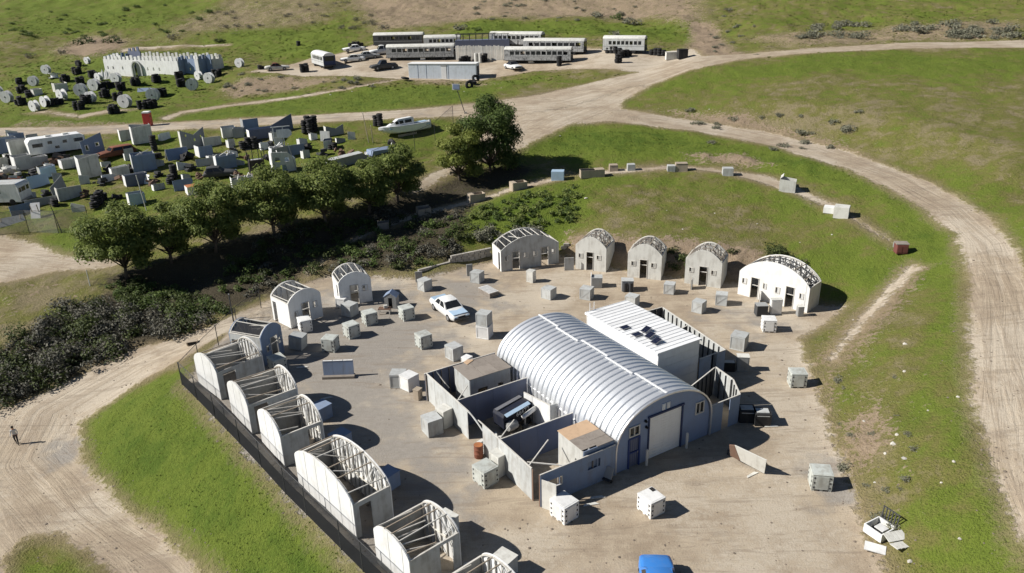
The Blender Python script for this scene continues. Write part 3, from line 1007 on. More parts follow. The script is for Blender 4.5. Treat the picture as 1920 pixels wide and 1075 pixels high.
def roof_metal():
    m, nt, b = new_mat('zinc_coated_roof_sheet', .34, .60, .5)
    tc = nt.new('ShaderNodeTexCoord').outputs['Object']
    n1, n2 = nt.noise(tc, .9, 4, .6), nt.noise(tc, 14, 2, .5)
    nt.put(b.inputs['Base Color'], nt.mix(nt.ramp(n1, .35, .65), (.82, .83, .84), (.74, .755, .77)))
    nt.put(b.inputs['Roughness'], nt.math('ADD', .34, nt.math('MULTIPLY', n1, .16)))
    nt.put(b.inputs['Normal'], nt.bump(n2, .05, .01))
    return m


M['galv_roof'] = roof_metal()
M['wreckdark'] = paint('sooty_navy', (.012, .015, .028), .6, .4, (.05, .045, .04))
M['navygrey'] = paint('navy_grey_door', (.16, .18, .25), .6, .15)
M['navyblue'] = paint('blue_painted_iron', (.03, .06, .20), .5, .1)
M['redpanel'] = paint('bare_board_edge', (.20, .12, .085), .8, .3)
steel_hut()


def white_building():
    u0, u1, w0, w1, h = 7.72, 11.45, 5.15, 13.15, 3.68
    t = thing('white_metal_building', 'white box building with a ribbed roof beside the arched steel hut', 'building', cpt(0, 0), CA)
    for nm, c, s in (('left_wall', (u0, (w0 + w1) / 2), (.1, w1 - w0)), ('right_wall', (u1, (w0 + w1) / 2), (.1, w1 - w0)),
                     ('front_wall', ((u0 + u1) / 2, w0), (u1 - u0 + .1, .1)), ('back_wall', ((u0 + u1) / 2, w1), (u1 - u0 + .1, .1))):
        mb = MB()
        NP = 6
        for k in range(NP):   # lapped horizontal sheets
            z = (k + .5) * h / NP
            g = .012 * (k % 2)
            mb.box((c[0], c[1], z), (s[0] + g, s[1] + g, h / NP - .012))
        mb.build('wall', M['white_clean'], t)
    N = 19
    for k in range(N):
        wa = w0 - .12 + k * (w1 - w0 + .24) / N
        wd = (w1 - w0 + .24) / N
        mb = MB().box(((u0 + u1) / 2, wa + wd / 2, h + .03), (u1 - u0 + .3, wd - .015, .05))
        mb.box(((u0 + u1) / 2, wa + wd - .03, h + .07), (u1 - u0 + .3, .04, .035))
        if k == 0:
            me = mb.mesh('roof_panel', M['white_clean'])
        o = bpy.data.objects.new('roof_panel', me)
        COL.objects.link(o)
        o.parent = t
        o.location = (0, wa - (w0 - .12), 0)
    tr = MB()
    for u in (u0 - .17, u1 + .17):
        tr.box((u, (w0 + w1) / 2, h - .03), (.05, w1 - w0 + .26, .16))
    tr.build('eaves_trim', M['white_clean'], t)
    lad = MB()
    for du in (0, .4):
        lad.tube((u0 + .3 + du, w1 + .14, 0), (u0 + .3 + du, w1 + .14, h + .7), .025, n=6)
    for k in range(11):
        lad.tube((u0 + .3, w1 + .14, .3 + k * .36), (u0 + .7, w1 + .14, .3 + k * .36), .018, n=6)
    lad.build('ladder', M['white_clean'], t)
    for u, w, a, tilt, lab in ((7.98 + .25, 9.36, 0, 2, 'dark solar panel lying flat, farthest along the white ribbed roof edge'), (8.2, 7.98, 0, 2, 'dark solar panel lying flat near the middle of the white roof edge'),
                        (9.1, 8.05, 12, 14, 'tilted solar panel, farthest of the row of three on the white roof'), (8.72, 7.2, 8, 14, 'tilted solar panel in the middle of the row of three'),
                        (8.5, 6.28, 8, 14, 'tilted solar panel nearest the front of the white roof')):
        s = thing('solar_module', lab, 'solar panel', cpt(u, w, h + .12), CA + R(a), 'solar panels on the white roof')
        T = Matrix.Translation((0, 0, .02 + .5 * math.sin(R(tilt)))) @ Matrix.Rotation(R(-tilt), 4, 'Y') if tilt > 5 else Matrix.Translation((0, 0, .03))
        MB().box((0, 0, 0), (.72, .50, .04), 0, 0, T).build('frame', M['steel'], s)
        c = MB()
        for i in range(4):
            for j in range(2):
                c.box((-.255 + i * .17, -.115 + j * .23, .025), (.16, .215, .012), 0, 0, T)
        c.build('cells', M['solar'], s)
        if tilt > 5:
            for y in (-.25, .25):
                MB().bar((.38, y, -.04), (.38, y, .18), .03).build('leg', M['steel'], s)


white_building()

WALLS = []


def board_wall(label, p, q, h=2.2, mat='grey', holes=(), studs=None, skip=(), group=None, name='plywood_wall', top=True, pw=1.22, cap='palewood', hs=None):
    """a wall of separate boards from p to q (u, w in the steel hut's grid); holes: (d0, d1, z0, z1) along it; skip: open stretches (d0, d1)"""
    P, Q = cpt(*p), cpt(*q)
    d = Q - P
    L = d.length
    t = thing(name, label, 'wall', P, math.atan2(d.y, d.x), group)
    n = max(1, round(L / pw))
    hs = hs or [h] * (n + 1)
    for k in range(n):
        a, b = k * L / n + .004, (k + 1) * L / n - .004
        segs = [(a, b)]
        for s0, s1 in skip:
            segs = [x for (c, e) in segs for x in ((c, min(e, s0)), (max(c, s1), e)) if x[1] - x[0] > .03]
        for (c, e) in segs:
            ha = hs[k] + (hs[k + 1] - hs[k]) * (c - a) / (b - a)
            hb = hs[k] + (hs[k + 1] - hs[k]) * (e - a) / (b - a)
            loc = []
            for (d0, d1, z0, z1) in holes:
                x0, x1 = max(d0, c + .03), min(d1, e - .03)
                if x1 - x0 > .05:
                    loc.append([(x0, max(z0, .02)), (x1, max(z0, .02)), (x1, z1), (x0, z1)])
            off = .004 * (k % 2) - .002 + RNG.uniform(-.006, .006)
            MB().sheet([(c, 0), (e, 0), (e, hb), (c, ha)], loc, .035, Matrix.Translation((0, off, 0))).build('wall_panel', M[mat], t)
    if top:
        for k in range(n):
            a, b = k * L / n, (k + 1) * L / n
            if any(s0 < (a + b) / 2 < s1 for s0, s1 in skip):
                continue
            MB().bar((a, 0, hs[k] + .02), (b, 0, hs[k + 1] + .02), .075, .035).build('top_plate', M[cap], t)
    if studs:
        side, step, sm = studs
        m = MB()
        k = 0
        x = .05
        while x < L:
            if not any(s0 < x < s1 for s0, s1 in skip):
                hh = np.interp(x, np.linspace(0, L, n + 1), hs)
                m.box((x, side * .07, hh / 2 - .02), (.045, .085, hh - .05))
            x += step
        m.build('studs', M[sm], t)
    return t


def brace(t, p, q, mat='palewood', w=.06):
    MB().bar(p, q, w).build('brace', M[mat], t)


# left plywood yard
wl = board_wall('long pale grey plywood wall on the left of the plywood yard, with an arched gateway gap', (-5.6, 14.0), (-5.45, .75), 2.15, 'grey', skip=[(5.85, 7.75)], studs=(1, .61, 'oldply'))
gate = MB()
for k in range(8):
    a, b = k / 8, (k + 1) / 8
    f = lambda s: (5.85 + 1.9 * s, 0, 2.15 - .55 * max(0, (s - .1)) ** 1.5 - .02)
    gate.bar(f(a), f(b), .05, .10)
gate.build('gateway_head', M['grey'], wl)
brace(wl, (9.7, .02, 2.1), (8.4, 1.9, 2.12))
brace(wl, (12.9, .02, 2.1), (11.4, 2.4, 2.12))
brace(wl, (4.4, .02, 2.1), (3.0, 1.6, 2.12))
cw = board_wall('plywood end wall closing the back of the left plywood yard', (-5.75, 14.05), (-.05, 14.05), 2.15, 'navygrey', studs=(-1, .61, 'oldply'))  # yard partitions: dark paint, deepened for the shade on their faces
brace(cw, (.9, -.05, 2.1), (1.4, -.9, 1.0))
board_wall('grey plywood partition between the two farther rooms of the left yard', (-5.5, 9.6), (-.12, 9.6), 2.15, 'navygrey', studs=None)
board_wall('grey plywood partition between the wreck and the brown roofed room', (-5.45, 4.2), (-.12, 4.2), 2.15, 'navygrey', studs=None)
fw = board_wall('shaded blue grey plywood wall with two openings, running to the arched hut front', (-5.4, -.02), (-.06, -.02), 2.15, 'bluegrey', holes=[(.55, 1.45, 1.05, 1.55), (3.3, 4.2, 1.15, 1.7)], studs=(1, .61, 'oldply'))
for x, z, a in ((1.46, 1.3, 90), (1.0, 1.02, 0)):
    MB().box((x, -.05, z), (.06, .05, .55) if a else (.9, .05, .06)).build('window_trim', M['palewood'], fw)
br = board_wall('bare brown door frame at the near corner of the plywood yard', (-5.45, .72), (-5.4, -.02), 2.15, 'redpanel', skip=[(.09, .66)], name='door_frame_wall')
brace(fw, (1.7, .05, 2.1), (.1, 1.5, 2.1))
pan = thing('open_door', 'pale plywood door standing open at the near corner of the plywood yard', 'door', cpt(-5.35, -.12), CA + R(-62))
MB().box((.45, 0, .95), (.9, .04, 1.9)).build('leaf', M['offwhite'], pan)
MB().box((.83, -.04, .95), (.05, .07, .12)).build('handle', M['steel'], pan)


def roofed_room(label, u0, u1, w0, w1, h, boards, mats, holes):
    t = thing('plywood_room', label, 'shed', cpt(u0, w0), CA)
    W, D = u1 - u0, w1 - w0
    hf = [[(a, z0), (b, z0), (b, z1), (a, z1)] for (sd, a, b, z0, z1) in holes if sd == 'f']
    hl = [[(a, z0), (b, z0), (b, z1), (a, z1)] for (sd, a, b, z0, z1) in holes if sd == 'l']
    MB().sheet([(0, 0), (W, 0), (W, h), (0, h)], hf, .05).build('front_wall', M[mats[0]], t)
    MB().sheet([(0.03, 0), (D - .03, 0), (D - .03, h), (.03, h)], hl, .05, Matrix.Rotation(R(90), 4, 'Z')).build('side_wall', M[mats[1]], t)
    MB().sheet([(0, 0), (W, 0), (W, h), (0, h)], [], .05, Matrix.Translation((0, D, 0))).build('back_wall', M[mats[0]], t)
    for (a, b, c, d, m) in boards:
        MB().box(((a + b) / 2, (c + d) / 2, h + .03 + RNG.uniform(0, .02)), (b - a - .015, d - c - .015, .03)).build('roof_board', M[m], t)
    return t


roofed_room('plywood room under a weathered grey roof in the far left of the plywood yard', -3.75, -.55, 11.1, 13.35, 2.42,
            [(-.1, 1.1, -.1, 2.3, 'oldply'), (1.1, 2.25, -.1, 1.25, 'oldply'), (1.1, 2.25, 1.25, 2.35, 'oldply'), (2.25, 3.3, -.1, 2.35, 'oldply')], ('mid', 'grey'), [('f', .6, 1.35, .9, 1.55), ('f', 2.2, 2.6, .9, 1.5)])
pb = thing('plywood_offcut', 'fresh tan plywood offcut lying on the weathered grey roof', 'board', cpt(-2.9, 13.0, 2.50), CA + R(20))
MB().sheet([(0, 0), (.8, .1), (.6, .5), (.1, .45)], [], .02, Matrix.Rotation(R(-90), 4, 'X')).build('board', M['ply'], pb)
roofed_room('plywood room with a half tan, half grey roof beside the arched hut front', -2.3, -.12, .12, 2.65, 2.42,
            [(-.06, 2.15, 1.35, 2.6, 'ply'), (-.06, .95, .1, 1.35, 'oldply'), (.95, 2.15, -.06, .65, 'oldply'), (.95, 2.15, .65, 1.35, 'oldply')], ('bluegrey', 'offwhite'), [('l', .35, .8, 1.0, 1.55)])
ew = board_wall('burnt white sheet wall standing in front of the arched hut', (-1.15, 8.35), (-.62, 6.0), 1.95, 'white', pw=.8, top=True)
board_wall('short grey return wall between the burnt white sheet and the arched hut', (-.62, 6.0), (-.1, 6.0), 1.95, 'grey', top=False)

# right plywood yard
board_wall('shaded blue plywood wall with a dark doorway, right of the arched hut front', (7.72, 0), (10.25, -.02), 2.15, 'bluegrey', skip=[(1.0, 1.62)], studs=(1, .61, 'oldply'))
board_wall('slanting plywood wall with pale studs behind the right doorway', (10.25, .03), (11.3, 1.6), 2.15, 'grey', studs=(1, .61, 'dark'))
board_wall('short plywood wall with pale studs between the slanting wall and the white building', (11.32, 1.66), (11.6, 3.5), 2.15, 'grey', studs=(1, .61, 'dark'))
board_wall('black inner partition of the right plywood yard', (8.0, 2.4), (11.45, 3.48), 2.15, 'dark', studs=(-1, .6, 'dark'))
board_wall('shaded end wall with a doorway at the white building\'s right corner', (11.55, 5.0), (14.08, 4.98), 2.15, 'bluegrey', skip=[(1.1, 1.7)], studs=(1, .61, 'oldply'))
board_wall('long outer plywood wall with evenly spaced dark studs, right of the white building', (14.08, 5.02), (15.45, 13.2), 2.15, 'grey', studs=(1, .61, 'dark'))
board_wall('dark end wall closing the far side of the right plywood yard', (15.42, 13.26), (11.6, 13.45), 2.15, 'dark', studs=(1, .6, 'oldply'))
board_wall('dark cross partition beside the white building', (11.62, 8.9), (14.7, 9.55), 2.15, 'dark')

# bollards, barrel, wreck
for u, w, lab in ((2.16, -.3, 'pale yellowish steel bollard left of the white roller door'), (5.42, -.3, 'pale yellowish steel bollard right of the white roller door')):
    o = MB().lathe([(.085, 0), (.085, 1.05), (.06, 1.12), (.02, 1.14)], 14).build('bollard', M['offwhite'], None, R(40))
    o.location = cpt(u, w)
    tag(o, lab, 'bollard', 'bollards at the roller door')
bl = thing('rusty_barrel', 'rusty orange oil barrel beside the arched gateway of the plywood yard', 'barrel', cpt(-5.95, 6.1), .3)
MB().lathe([(.28, 0), (.29, .02), (.285, .29), (.30, .31), (.285, .33), (.285, .60), (.30, .62), (.285, .64), (.285, .88), (.29, .9), (.27, .9)], 20).build('body', M['rust'], bl, R(40))
MB().lathe([(.27, .885), (.27, .9), (.05, .902)], 20).build('lid', M['orange'], bl)


def wreck():
    t = thing('wrecked_van', 'dark wrecked van body lettered 66672 with a pale strip, among junk in the plywood yard', 'vehicle wreck', cpt(-3.3, 7.3), CA + R(8))
    t.scale = (.88, .85, .85)
    T = Matrix.Rotation(R(-6), 4, 'Y')
    mb = MB()
    mb.sheet([(0, .45), (2.7, .45), (2.95, .9), (2.75, 1.55), (2.45, 1.72), (.15, 1.72), (0, 1.5)], [], 1.25, T @ Matrix.Translation((0, .62, 0)))
    mb.build('body', M['wreckdark'], t, bevel=.03)
    MB().box((1.25, .28, 1.78), (2.3, .34, .05), 0, 0, T @ Matrix.Rotation(R(16), 4, 'X')).build('roof_strip', M['hullblue'], t)
    MB().box((1.3, .95, 1.80), (2.4, .35, .05), 0, 0, T).build('roof_rail', M['steel'], t)
    MB().lathe([(.05, -.35), (.33, -.3), (.40, 0), (.36, .5), (.2, .55)], 16, 0, Matrix.Translation((.35, -.25, .75)) @ Matrix.Rotation(R(90), 4, 'Y')).build('engine_drum', M['mid'], t, R(40))
    cu = bpy.data.curves.new('lettering', 'FONT')
    cu.body, cu.size, cu.extrude = '66672', .52, .008
    cu.align_x = 'CENTER'
    tmp = bpy.data.objects.new('tmp', cu)
    dg = bpy.context.evaluated_depsgraph_get()
    me = bpy.data.meshes.new_from_object(tmp.evaluated_get(dg))
    bpy.data.objects.remove(tmp)
    me.materials.clear()
    me.materials.append(M['white'])
    me.name = 'lettering'
    o = bpy.data.objects.new('lettering', me)
    COL.objects.link(o)
    o.parent = t
    o.matrix_basis = T @ Matrix.Translation((1.85, -.035, 1.0)) @ Matrix.Rotation(R(90), 4, 'X')
    for x in (1.05, 2.15):
        MB().lathe([(.30, -.09), (.32, 0), (.30, .09)], 16, 0, Matrix.Translation((x, -.05, .33)) @ Matrix.Rotation(R(90), 4, 'X')).build('wheel', M['black'], t)
    j = thing('scrap_pipe', 'pale crumpled pipe lying behind the dark wrecked van', 'scrap', cpt(-1.55, 7.15, 1.05), CA + R(15))
    MB().tube((-.6, 0, 0), (.65, 0, .15), .14, .17, 12).build('pipe', M['white'], j, True)
    for x in (-.4, .45):
        MB().box((x, 0, -.5), (.1, .1, .98)).build('leg', M['steel'], j)
    for k, (u, w, lab, m) in enumerate(((-4.3, 6.9, 'pale lump of scrap at the left end of the wrecked van', 'offwhite'), (-2.15, 5.5, 'bent white sheet of scrap in front of the wrecked van', 'white'),
                                        (-4.4, 5.0, 'crumpled white scrap against the near partition', 'white'), (-3.2, 5.7, 'dark heap of scrap in front of the wrecked van', 'dark'), (-1.7, 6.4, 'dark scrap pile between the van and the burnt wall', 'dark'))):
        rr = np.random.default_rng(50 + k)
        mb = MB()
        for _ in range(9):
            mb.box((rr.normal(0, .3), rr.normal(0, .25), .12 + abs(rr.normal(0, .14))), rr.uniform(.12, .55, 3) * (1, 1, .5), rr.uniform(0, 3), 0, Matrix.Rotation(rr.normal(0, .25), 4, 'X'))
        o = mb.build('scrap_pile', M[m])
        o.location = cpt(u, w)
        tag(o, lab, 'scrap', 'scrap round the wrecked van')
    o = MB().tube((-.7, 0, .09), (.8, .1, .1), .09, .05, 10).build('rust_post', M['wood'])
    o.location, o.rotation_euler = cpt(-2.4, 5.95), (0, 0, CA + .6)
    tag(o, 'tan timber post lying in front of the wrecked van', 'post')


wreck()
# ------------------------------------------------------------------ barrel-roofed plywood huts with open roofs
def roof_z(u, e, a, ex=.62):
    return e + (a - e) * max(0.0, 1 - u * u) ** ex


def hut(label, P, Q, depth, e=2.2, a=3.25, wall='white', side='grey', fdoors=(), fwins=(), sdoor=None, sdoor_l=None, lattice=True, truss=0, purlins=5, back_lattice=True, rafters='palewood', frame='palewood', dark_in=None, tm='oldply', ex=.62):
    """P, Q: picture positions of the foot of the front arch wall (seen from outside, left and right); the hut runs back from it"""
    p, q = at(*P, 0), at(*Q, 0)
    roof_z = lambda u, e_, a_, x_=None: e_ + (a_ - e_) * max(0.0, 1 - u * u) ** ex
    d = q - p
    W, ang = d.length, math.atan2(d.y, d.x)
    t = thing('plywood_hut', label, 'hut', (p + q) / 2, ang, 'barrel roofed plywood huts round the yard')
    n = 18
    arc = [(W / 2 * math.cos(math.pi * k / n), 0) for k in range(n + 1)]
    top = [(x, roof_z(2 * x / W, e, a, ex)) for x, _ in arc]

    def outline(doors):
        o = [(-W / 2, 0)]
        for u, w, h in sorted(doors):
            x = -W / 2 + u * W
            o += [(x - w / 2, 0), (x - w / 2, h), (x + w / 2, h), (x + w / 2, 0)]
        return o + [(W / 2, 0)] + top
    wh = [[(-W / 2 + u * W - w / 2, z), (-W / 2 + u * W + w / 2, z), (-W / 2 + u * W + w / 2, z + h), (-W / 2 + u * W - w / 2, z + h)] for u, z, w, h in fwins]
    fw = MB().sheet(outline(fdoors), wh, .06).build('front_wall', M[wall], t)
    x = -W / 2 + 1.2 + (int(P[0]) % 5) * .06
    while x < W / 2 - .2:
        if not any(abs(x - (-W / 2 + u * W)) < w / 2 + .04 for u, w, h in fdoors) and not any(abs(x - (-W / 2 + u * W)) < w / 2 + .06 for u, z, w, h in fwins):
            zt = roof_z(2 * x / W, e, a) - .02
            MB().box((x, -.032, zt / 2), (.035, .012, zt)).build('joint_strip', M['grey' if wall == 'white' else 'mid'], t)
        x += 1.22
    for u, z, w, h in fwins:
        x = -W / 2 + u * W
        fm = MB()
        for s in (-1, 1):
            fm.box((x + s * w / 2, -.045, z + h / 2), (.05, .05, h + .05))
            fm.box((x, -.047, z + h / 2 + s * h / 2), (w, .05, .05))
        fo = fm.build('window_frame', M[frame], t)
        MB().box((x + w * .22, -.06, z + h / 2), (w * .5, .02, h * .95), R(12)).build('shutter', M[wall], fo)
    for u, w, h in fdoors:
        x = -W / 2 + u * W
        fm = MB()
        for s in (-1, 1):
            fm.box((x + s * w / 2, -.01, h / 2), (.05, .11, h))
        fm.box((x, -.012, h), (w + .05, .11, .05))
        fm.build('door_frame', M[frame], t)
    D = depth
    MB().sheet([(-W / 2, 0), (W / 2, 0)] + top, [], .06, Matrix.Translation((0, D, 0))).build('back_wall', M[wall], t)
    for sx, sd in ((1, sdoor), (-1, sdoor_l)):
        o = [(.04, 0)]
        if sd:
            u, w, h = sd
            o += [(u * D - w / 2, 0), (u * D - w / 2, h), (u * D + w / 2, h), (u * D + w / 2, 0)]
        o += [(D - .04, 0), (D - .04, e), (.04, e)]
        MB().sheet(o, [], .06, Matrix.Translation((sx * (W / 2 - .03), 0, 0)) @ Matrix.Rotation(R(90), 4, 'Z')).build('side_wall', M['mid' if (sdoor and sx < 0) else side], t)  # fence huts: far side wall darkened for the shade inside
        MB().box((sx * (W / 2 - .03), D / 2, e + .03), (.09, D - .1, .05)).build('wall_plate', M[rafters], t)
    rr = np.random.default_rng(abs(hash(label)) % 1000 if False else int(abs(P[0] * 7 + P[1])) % 1000)
    # studs and rims on the inner faces
    for y, s in ((.075, 1), (D - .075, -1)):
        m = MB()
        x = -W / 2 + .12
        while x < W / 2 - .05:
            h = roof_z(2 * x / W, e, a) - .08
            inside_door = s == 1 and any(abs(x - (-W / 2 + u * W)) < w / 2 for u, w, hh in fdoors)
            z0 = 2.05 if inside_door else .02
            if h > z0 + .1:
                m.box((x, y, (z0 + h) / 2), (.045, .09, h - z0))
            x += .5
        m.box((0, y + s * .003, e * .55), (W - .25, .085, .05))
        for a0, b0 in zip(top[:-1], top[1:]):
            m.bar((a0[0] * .985, y, a0[1] - .06), (b0[0] * .985, y, b0[1] - .06), .09, .07)
        m.build('studs', M[rafters], t)
        if lattice and s == -1:
            for k in range(max(4, int(W * 2.0))):
                x0, x1 = rr.uniform(-W * .42, W * .42), 0
                x1 = max(-W * .45, min(W * .45, x0 + rr.uniform(-.9, .9)))
                MB().bar((x0, y - .1, roof_z(2 * x0 / W, e, a) - .12), (x1, y - .1, rr.uniform(.9, 1.7)), .06, .04).build('brace', M['white'], t)
    for k in range(purlins):
        u = -.86 + 1.72 * k / (purlins - 1) + rr.uniform(-.05, .05)
        z = roof_z(u, e, a) - .03
        dz = rr.uniform(-.10, .03)
        far = D - .05 if (dark_in is not None or truss or rr.uniform() > .25) else D * rr.uniform(.45, .8)
        MB().bar((u * W / 2, .05, z), ((u + rr.uniform(-.04, .04)) * W / 2, far, z + dz - (.25 if far < D - .1 else 0)), .045, .06).build('purlin', M[rafters if (dark_in is not None or (k + int(P[0])) % 3 == 0) else 'wood'], t)
    for k in range(3 if dark_in is not None or truss else 4):
        u = rr.uniform(-.7, .7)
        MB().bar((u * W / 2, .1, roof_z(u, e, a) - .15), ((u + rr.uniform(-.35, .35)) * W / 2, D * rr.uniform(.5, .9), roof_z(u, e, a) - rr.uniform(.3, .9)), .05).build('brace', M[rafters], t)
    for k in range(truss):
        y = D * (k + 1) / (truss + 1)
        m = MB()
        for a0, b0 in zip(top[:-1], top[1:]):
            m.bar((a0[0] * .98, y, a0[1] - .05), (b0[0] * .98, y, b0[1] - .05), .06, .08)
        m.bar((-W / 2 + .05, y, e), (W / 2 - .05, y, e), .06, .08)
        nn = max(4, int(W / .75))
        for i in range(nn):
            x0, x1 = -W / 2 + W * i / nn, -W / 2 + W * (i + 1) / nn
            z0, z1 = roof_z(2 * x0 / W, e, a), roof_z(2 * x1 / W, e, a)
            m.bar((x0, y, e), (x1, y, z1 - .05), .04)
            m.bar((x1, y, e), (x1, y, z1 - .05), .045)
        m.build('truss', M[tm], t)
    if dark_in:
        # dark sheets between the rafters stand in for the shade inside the hut
        for k in range(purlins - 1):
            if k in dark_in:
                continue
            u0, u1 = -.86 + 1.72 * k / (purlins - 1), -.86 + 1.72 * (k + 1) / (purlins - 1)
            z0, z1 = roof_z(u0, e, a) - .08, roof_z(u1, e, a) - .08
            zm = (z0 + z1) / 2 - .05
            um = (u0 + u1) / 2
            y0, y1 = .12, D * rr.uniform(.9, .98)
            vs = []
            for (u, z) in ((u0 + .02, z0), (um, zm), (u1 - .02, z1)):
                vs += [(u * W / 2, y0, z), (u * W / 2, (y0 + y1) / 2, z - .05), (u * W / 2, y1, z)]
            fs = [(0, 3, 4, 1), (1, 4, 5, 2), (3, 6, 7, 4), (4, 7, 8, 5)]
            MB().add(vs, fs).build('inner_shade_sheet', M['inner_shade'], t)
    return t


M['inner_shade'] = screen_mat('inner_shade_dark', (.035, .035, .038), .72)
hut('white arch-ended plywood hut at the fence corner, farthest up the fence row', (374, 720), (416, 750), 3.55, 2.15, 3.05, sdoor=(.25, .95, 1.95), purlins=3)
hut('white arch-ended plywood hut by the fence, second from its corner', (436, 774), (474, 814.6), 3.45, 2.15, 3.05, sdoor=(.25, .95, 1.95), purlins=4)
hut('white arch-ended plywood hut by the fence, just above the widest one', (492.6, 829), (535, 876), 2.75, 2.15, 3.05, sdoor=(.78, .8, 1.95), purlins=4)
hut('widest white arch-ended plywood hut in the fence row, with a long open roof', (562, 911), (670, 1011), 2.35, 2.2, 3.3, sdoor=(.30, .75, 1.95), purlins=6)
h5 = hut('white arch-ended plywood hut near the bottom of the fence row', (708, 1054), (774, 1118), 3.0, 2.1, 2.8, sdoor=(.72, .8, 1.95), purlins=5)
_o = at(906.7, 1055, 3) - at(790.6, 951, 3)
copy_thing(h5, 'white arch-ended plywood hut cut off by the bottom edge of the picture', h5.location + Vector((_o.x, _o.y, 0)))
hut('grey plywood hut in shade behind the fence corner, with a dark open roof', (496, 687), (533.5, 661), 3.0, 2.4, 3.1, 'bluegrey', 'grey', [(.58, .8, 1.95)], [(.3, 1.0, .45, .5), (.86, 1.1, .4, .5)], sdoor_l=(.8, .9, 1.9), purlins=4, dark_in=(1,), ex=.85)
hut('sunlit plywood hut with dark roof, left one of the pair below the trees', (546, 616), (606, 593), 2.75, 2.25, 3.15, 'white', 'white', [(.5, .75, 1.9)], [(.8, 1.15, .4, .55), (.2, .95, .3, .4)], sdoor_l=(.82, .55, 1.9), purlins=5, dark_in=(), ex=.75)
hut('sunlit plywood hut with dark roof, right one of the pair below the trees', (639, 575.5), (699, 564), 2.6, 2.25, 3.15, 'white', 'white', [(.46, .75, 1.9)], [(.8, 1.15, .45, .55)], sdoor_l=(.28, .55, 1.9), purlins=5, dark_in=(), ex=.75)
hut('wide plywood hut with two doorways in front of the bushy bank', (940, 510), (1047.5, 493), 2.6, 2.2, 3.45, 'grey', 'white', [(.25, .8, 2.0), (.75, .8, 2.0)], [(.1, 1.1, .5, .55), (.42, 1.15, .5, .55), (.59, 1.15, .45, .55), (.9, 1.15, .4, .5)], sdoor_l=(.22, .5, 1.9), purlins=8, dark_in=(), ex=.95)
hut('grey plywood hut right of the wide two-door hut, first of three alike', (1079, 503.5), (1136, 511), 2.8, 2.5, 3.55, 'offwhite', 'offwhite', [(.47, .72, 1.95)], [(.17, 1.25, .42, .45), (.76, 1.25, .42, .45)], truss=2, purlins=4, ex=1.0)
hut('grey plywood hut in the middle of three alike below the reddish cut bank', (1176, 519), (1239, 526), 2.6, 2.5, 3.55, 'offwhite', 'offwhite', [(.47, .72, 1.95)], [(.17, 1.25, .42, .45), (.76, 1.25, .42, .45)], truss=2, purlins=4, ex=1.0)
hut('grey plywood hut next to the wide white hut, last of three alike', (1283, 531), (1350.6, 541), 2.6, 2.5, 3.55, 'offwhite', 'offwhite', [(.5, .75, 1.95)], [(.17, 1.25, .42, .45), (.78, 1.25, .42, .45)], truss=2, purlins=4, ex=1.0)
hut('wide bright white plywood hut with two dark doorways and a lattice roof', (1383, 551), (1513, 587), 2.3, 2.25, 3.85, 'white', 'offwhite', [(.24, .75, 2.0), (.74, .75, 2.0)], [(.085, 1.2, .42, .5), (.385, 1.2, .3, .5), (.57, 1.1, .4, .55), (.9, 1.15, .35, .5)], truss=2, purlins=6, tm='dark', ex=.8)
# ------------------------------------------------------------------ crates and boxes of the yard
def crate_proto(name, kind, mat, label, size=(1.1, 1.05, 1.12)):
    w, d, h = size
    t = thing(name, label, 'crate', (0, 0, -50))
    if kind == 'slot':          # folding bulk crate: feet, three courses, latch slots near the edges
        for sx in (-1, 0, 1):
            MB().box((sx * (w / 2 - .1), 0, .05), (.16, d - .04, .10)).build('foot', M[mat], t)
        for k in range(3):
            MB().box((0, 0, .10 + (k + .5) * (h - .18) / 3), (w, d, (h - .18) / 3 - .025)).build('course', M[mat], t, bevel=.012)
        MB().box((0, 0, .10 + (h - .18) / 2), (w - .05, d - .05, h - .18)).build('core', M['mid'], t)
        lid = MB().box((0, 0, h - .04), (w + .02, d + .02, .07)).build('lid', M[mat], t, bevel=.015)
        MB().box((0, 0, h), (w - .16, d - .16, .015)).build('lid_panel', M[mat], lid)
        for s in (-1, 1):
            MB().box((0, s * (d / 2 + .006), .10 + (h - .18) / 2), (w - .44, .02, h - .26)).build('side_panel', M[mat], t)
            MB().box((s * (w / 2 + .006), 0, .10 + (h - .18) / 2), (.02, d - .44, h - .26)).build('side_panel', M[mat], t)
        for s in (-1, 1):
            for q in (-1, 1):
                for k in range(3):
                    z = .10 + (k + .5) * (h - .18) / 3
                    MB().box((s * (w / 2 - .13), q * (d / 2), z), (.085, .03, .11)).build('slot', M['dark'], t)
                    MB().box((s * (w / 2), q * (d / 2 - .13), z), (.03, .085, .11)).build('slot', M['dark'], t)
    else:
        MB().box((0, 0, h / 2), (w, d, h)).build('body', M[mat], t, bevel=.01)
        MB().box((0, 0, h + .012), (w + .03, d + .03, .022)).build('lid', M[mat], t)
        for s in (-1, 1):
            f = MB()
            f.box((0, s * (d / 2 + .012), .06), (w, .025, .08)).box((0, s * (d / 2 + .012), h - .06), (w, .025, .08))
            f.box((-w / 2 + .04, s * (d / 2 + .014), h / 2), (.07, .025, h - .2)).box((w / 2 - .04, s * (d / 2 + .014), h / 2), (.07, .025, h - .2))
            if kind == 'brace':
                f.bar((-w / 2 + .08, s * (d / 2 + .012), .12), (w / 2 - .08, s * (d / 2 + .012), h - .12), .025, .07)
            f.build('batten_frame', M[mat], t)
    return t


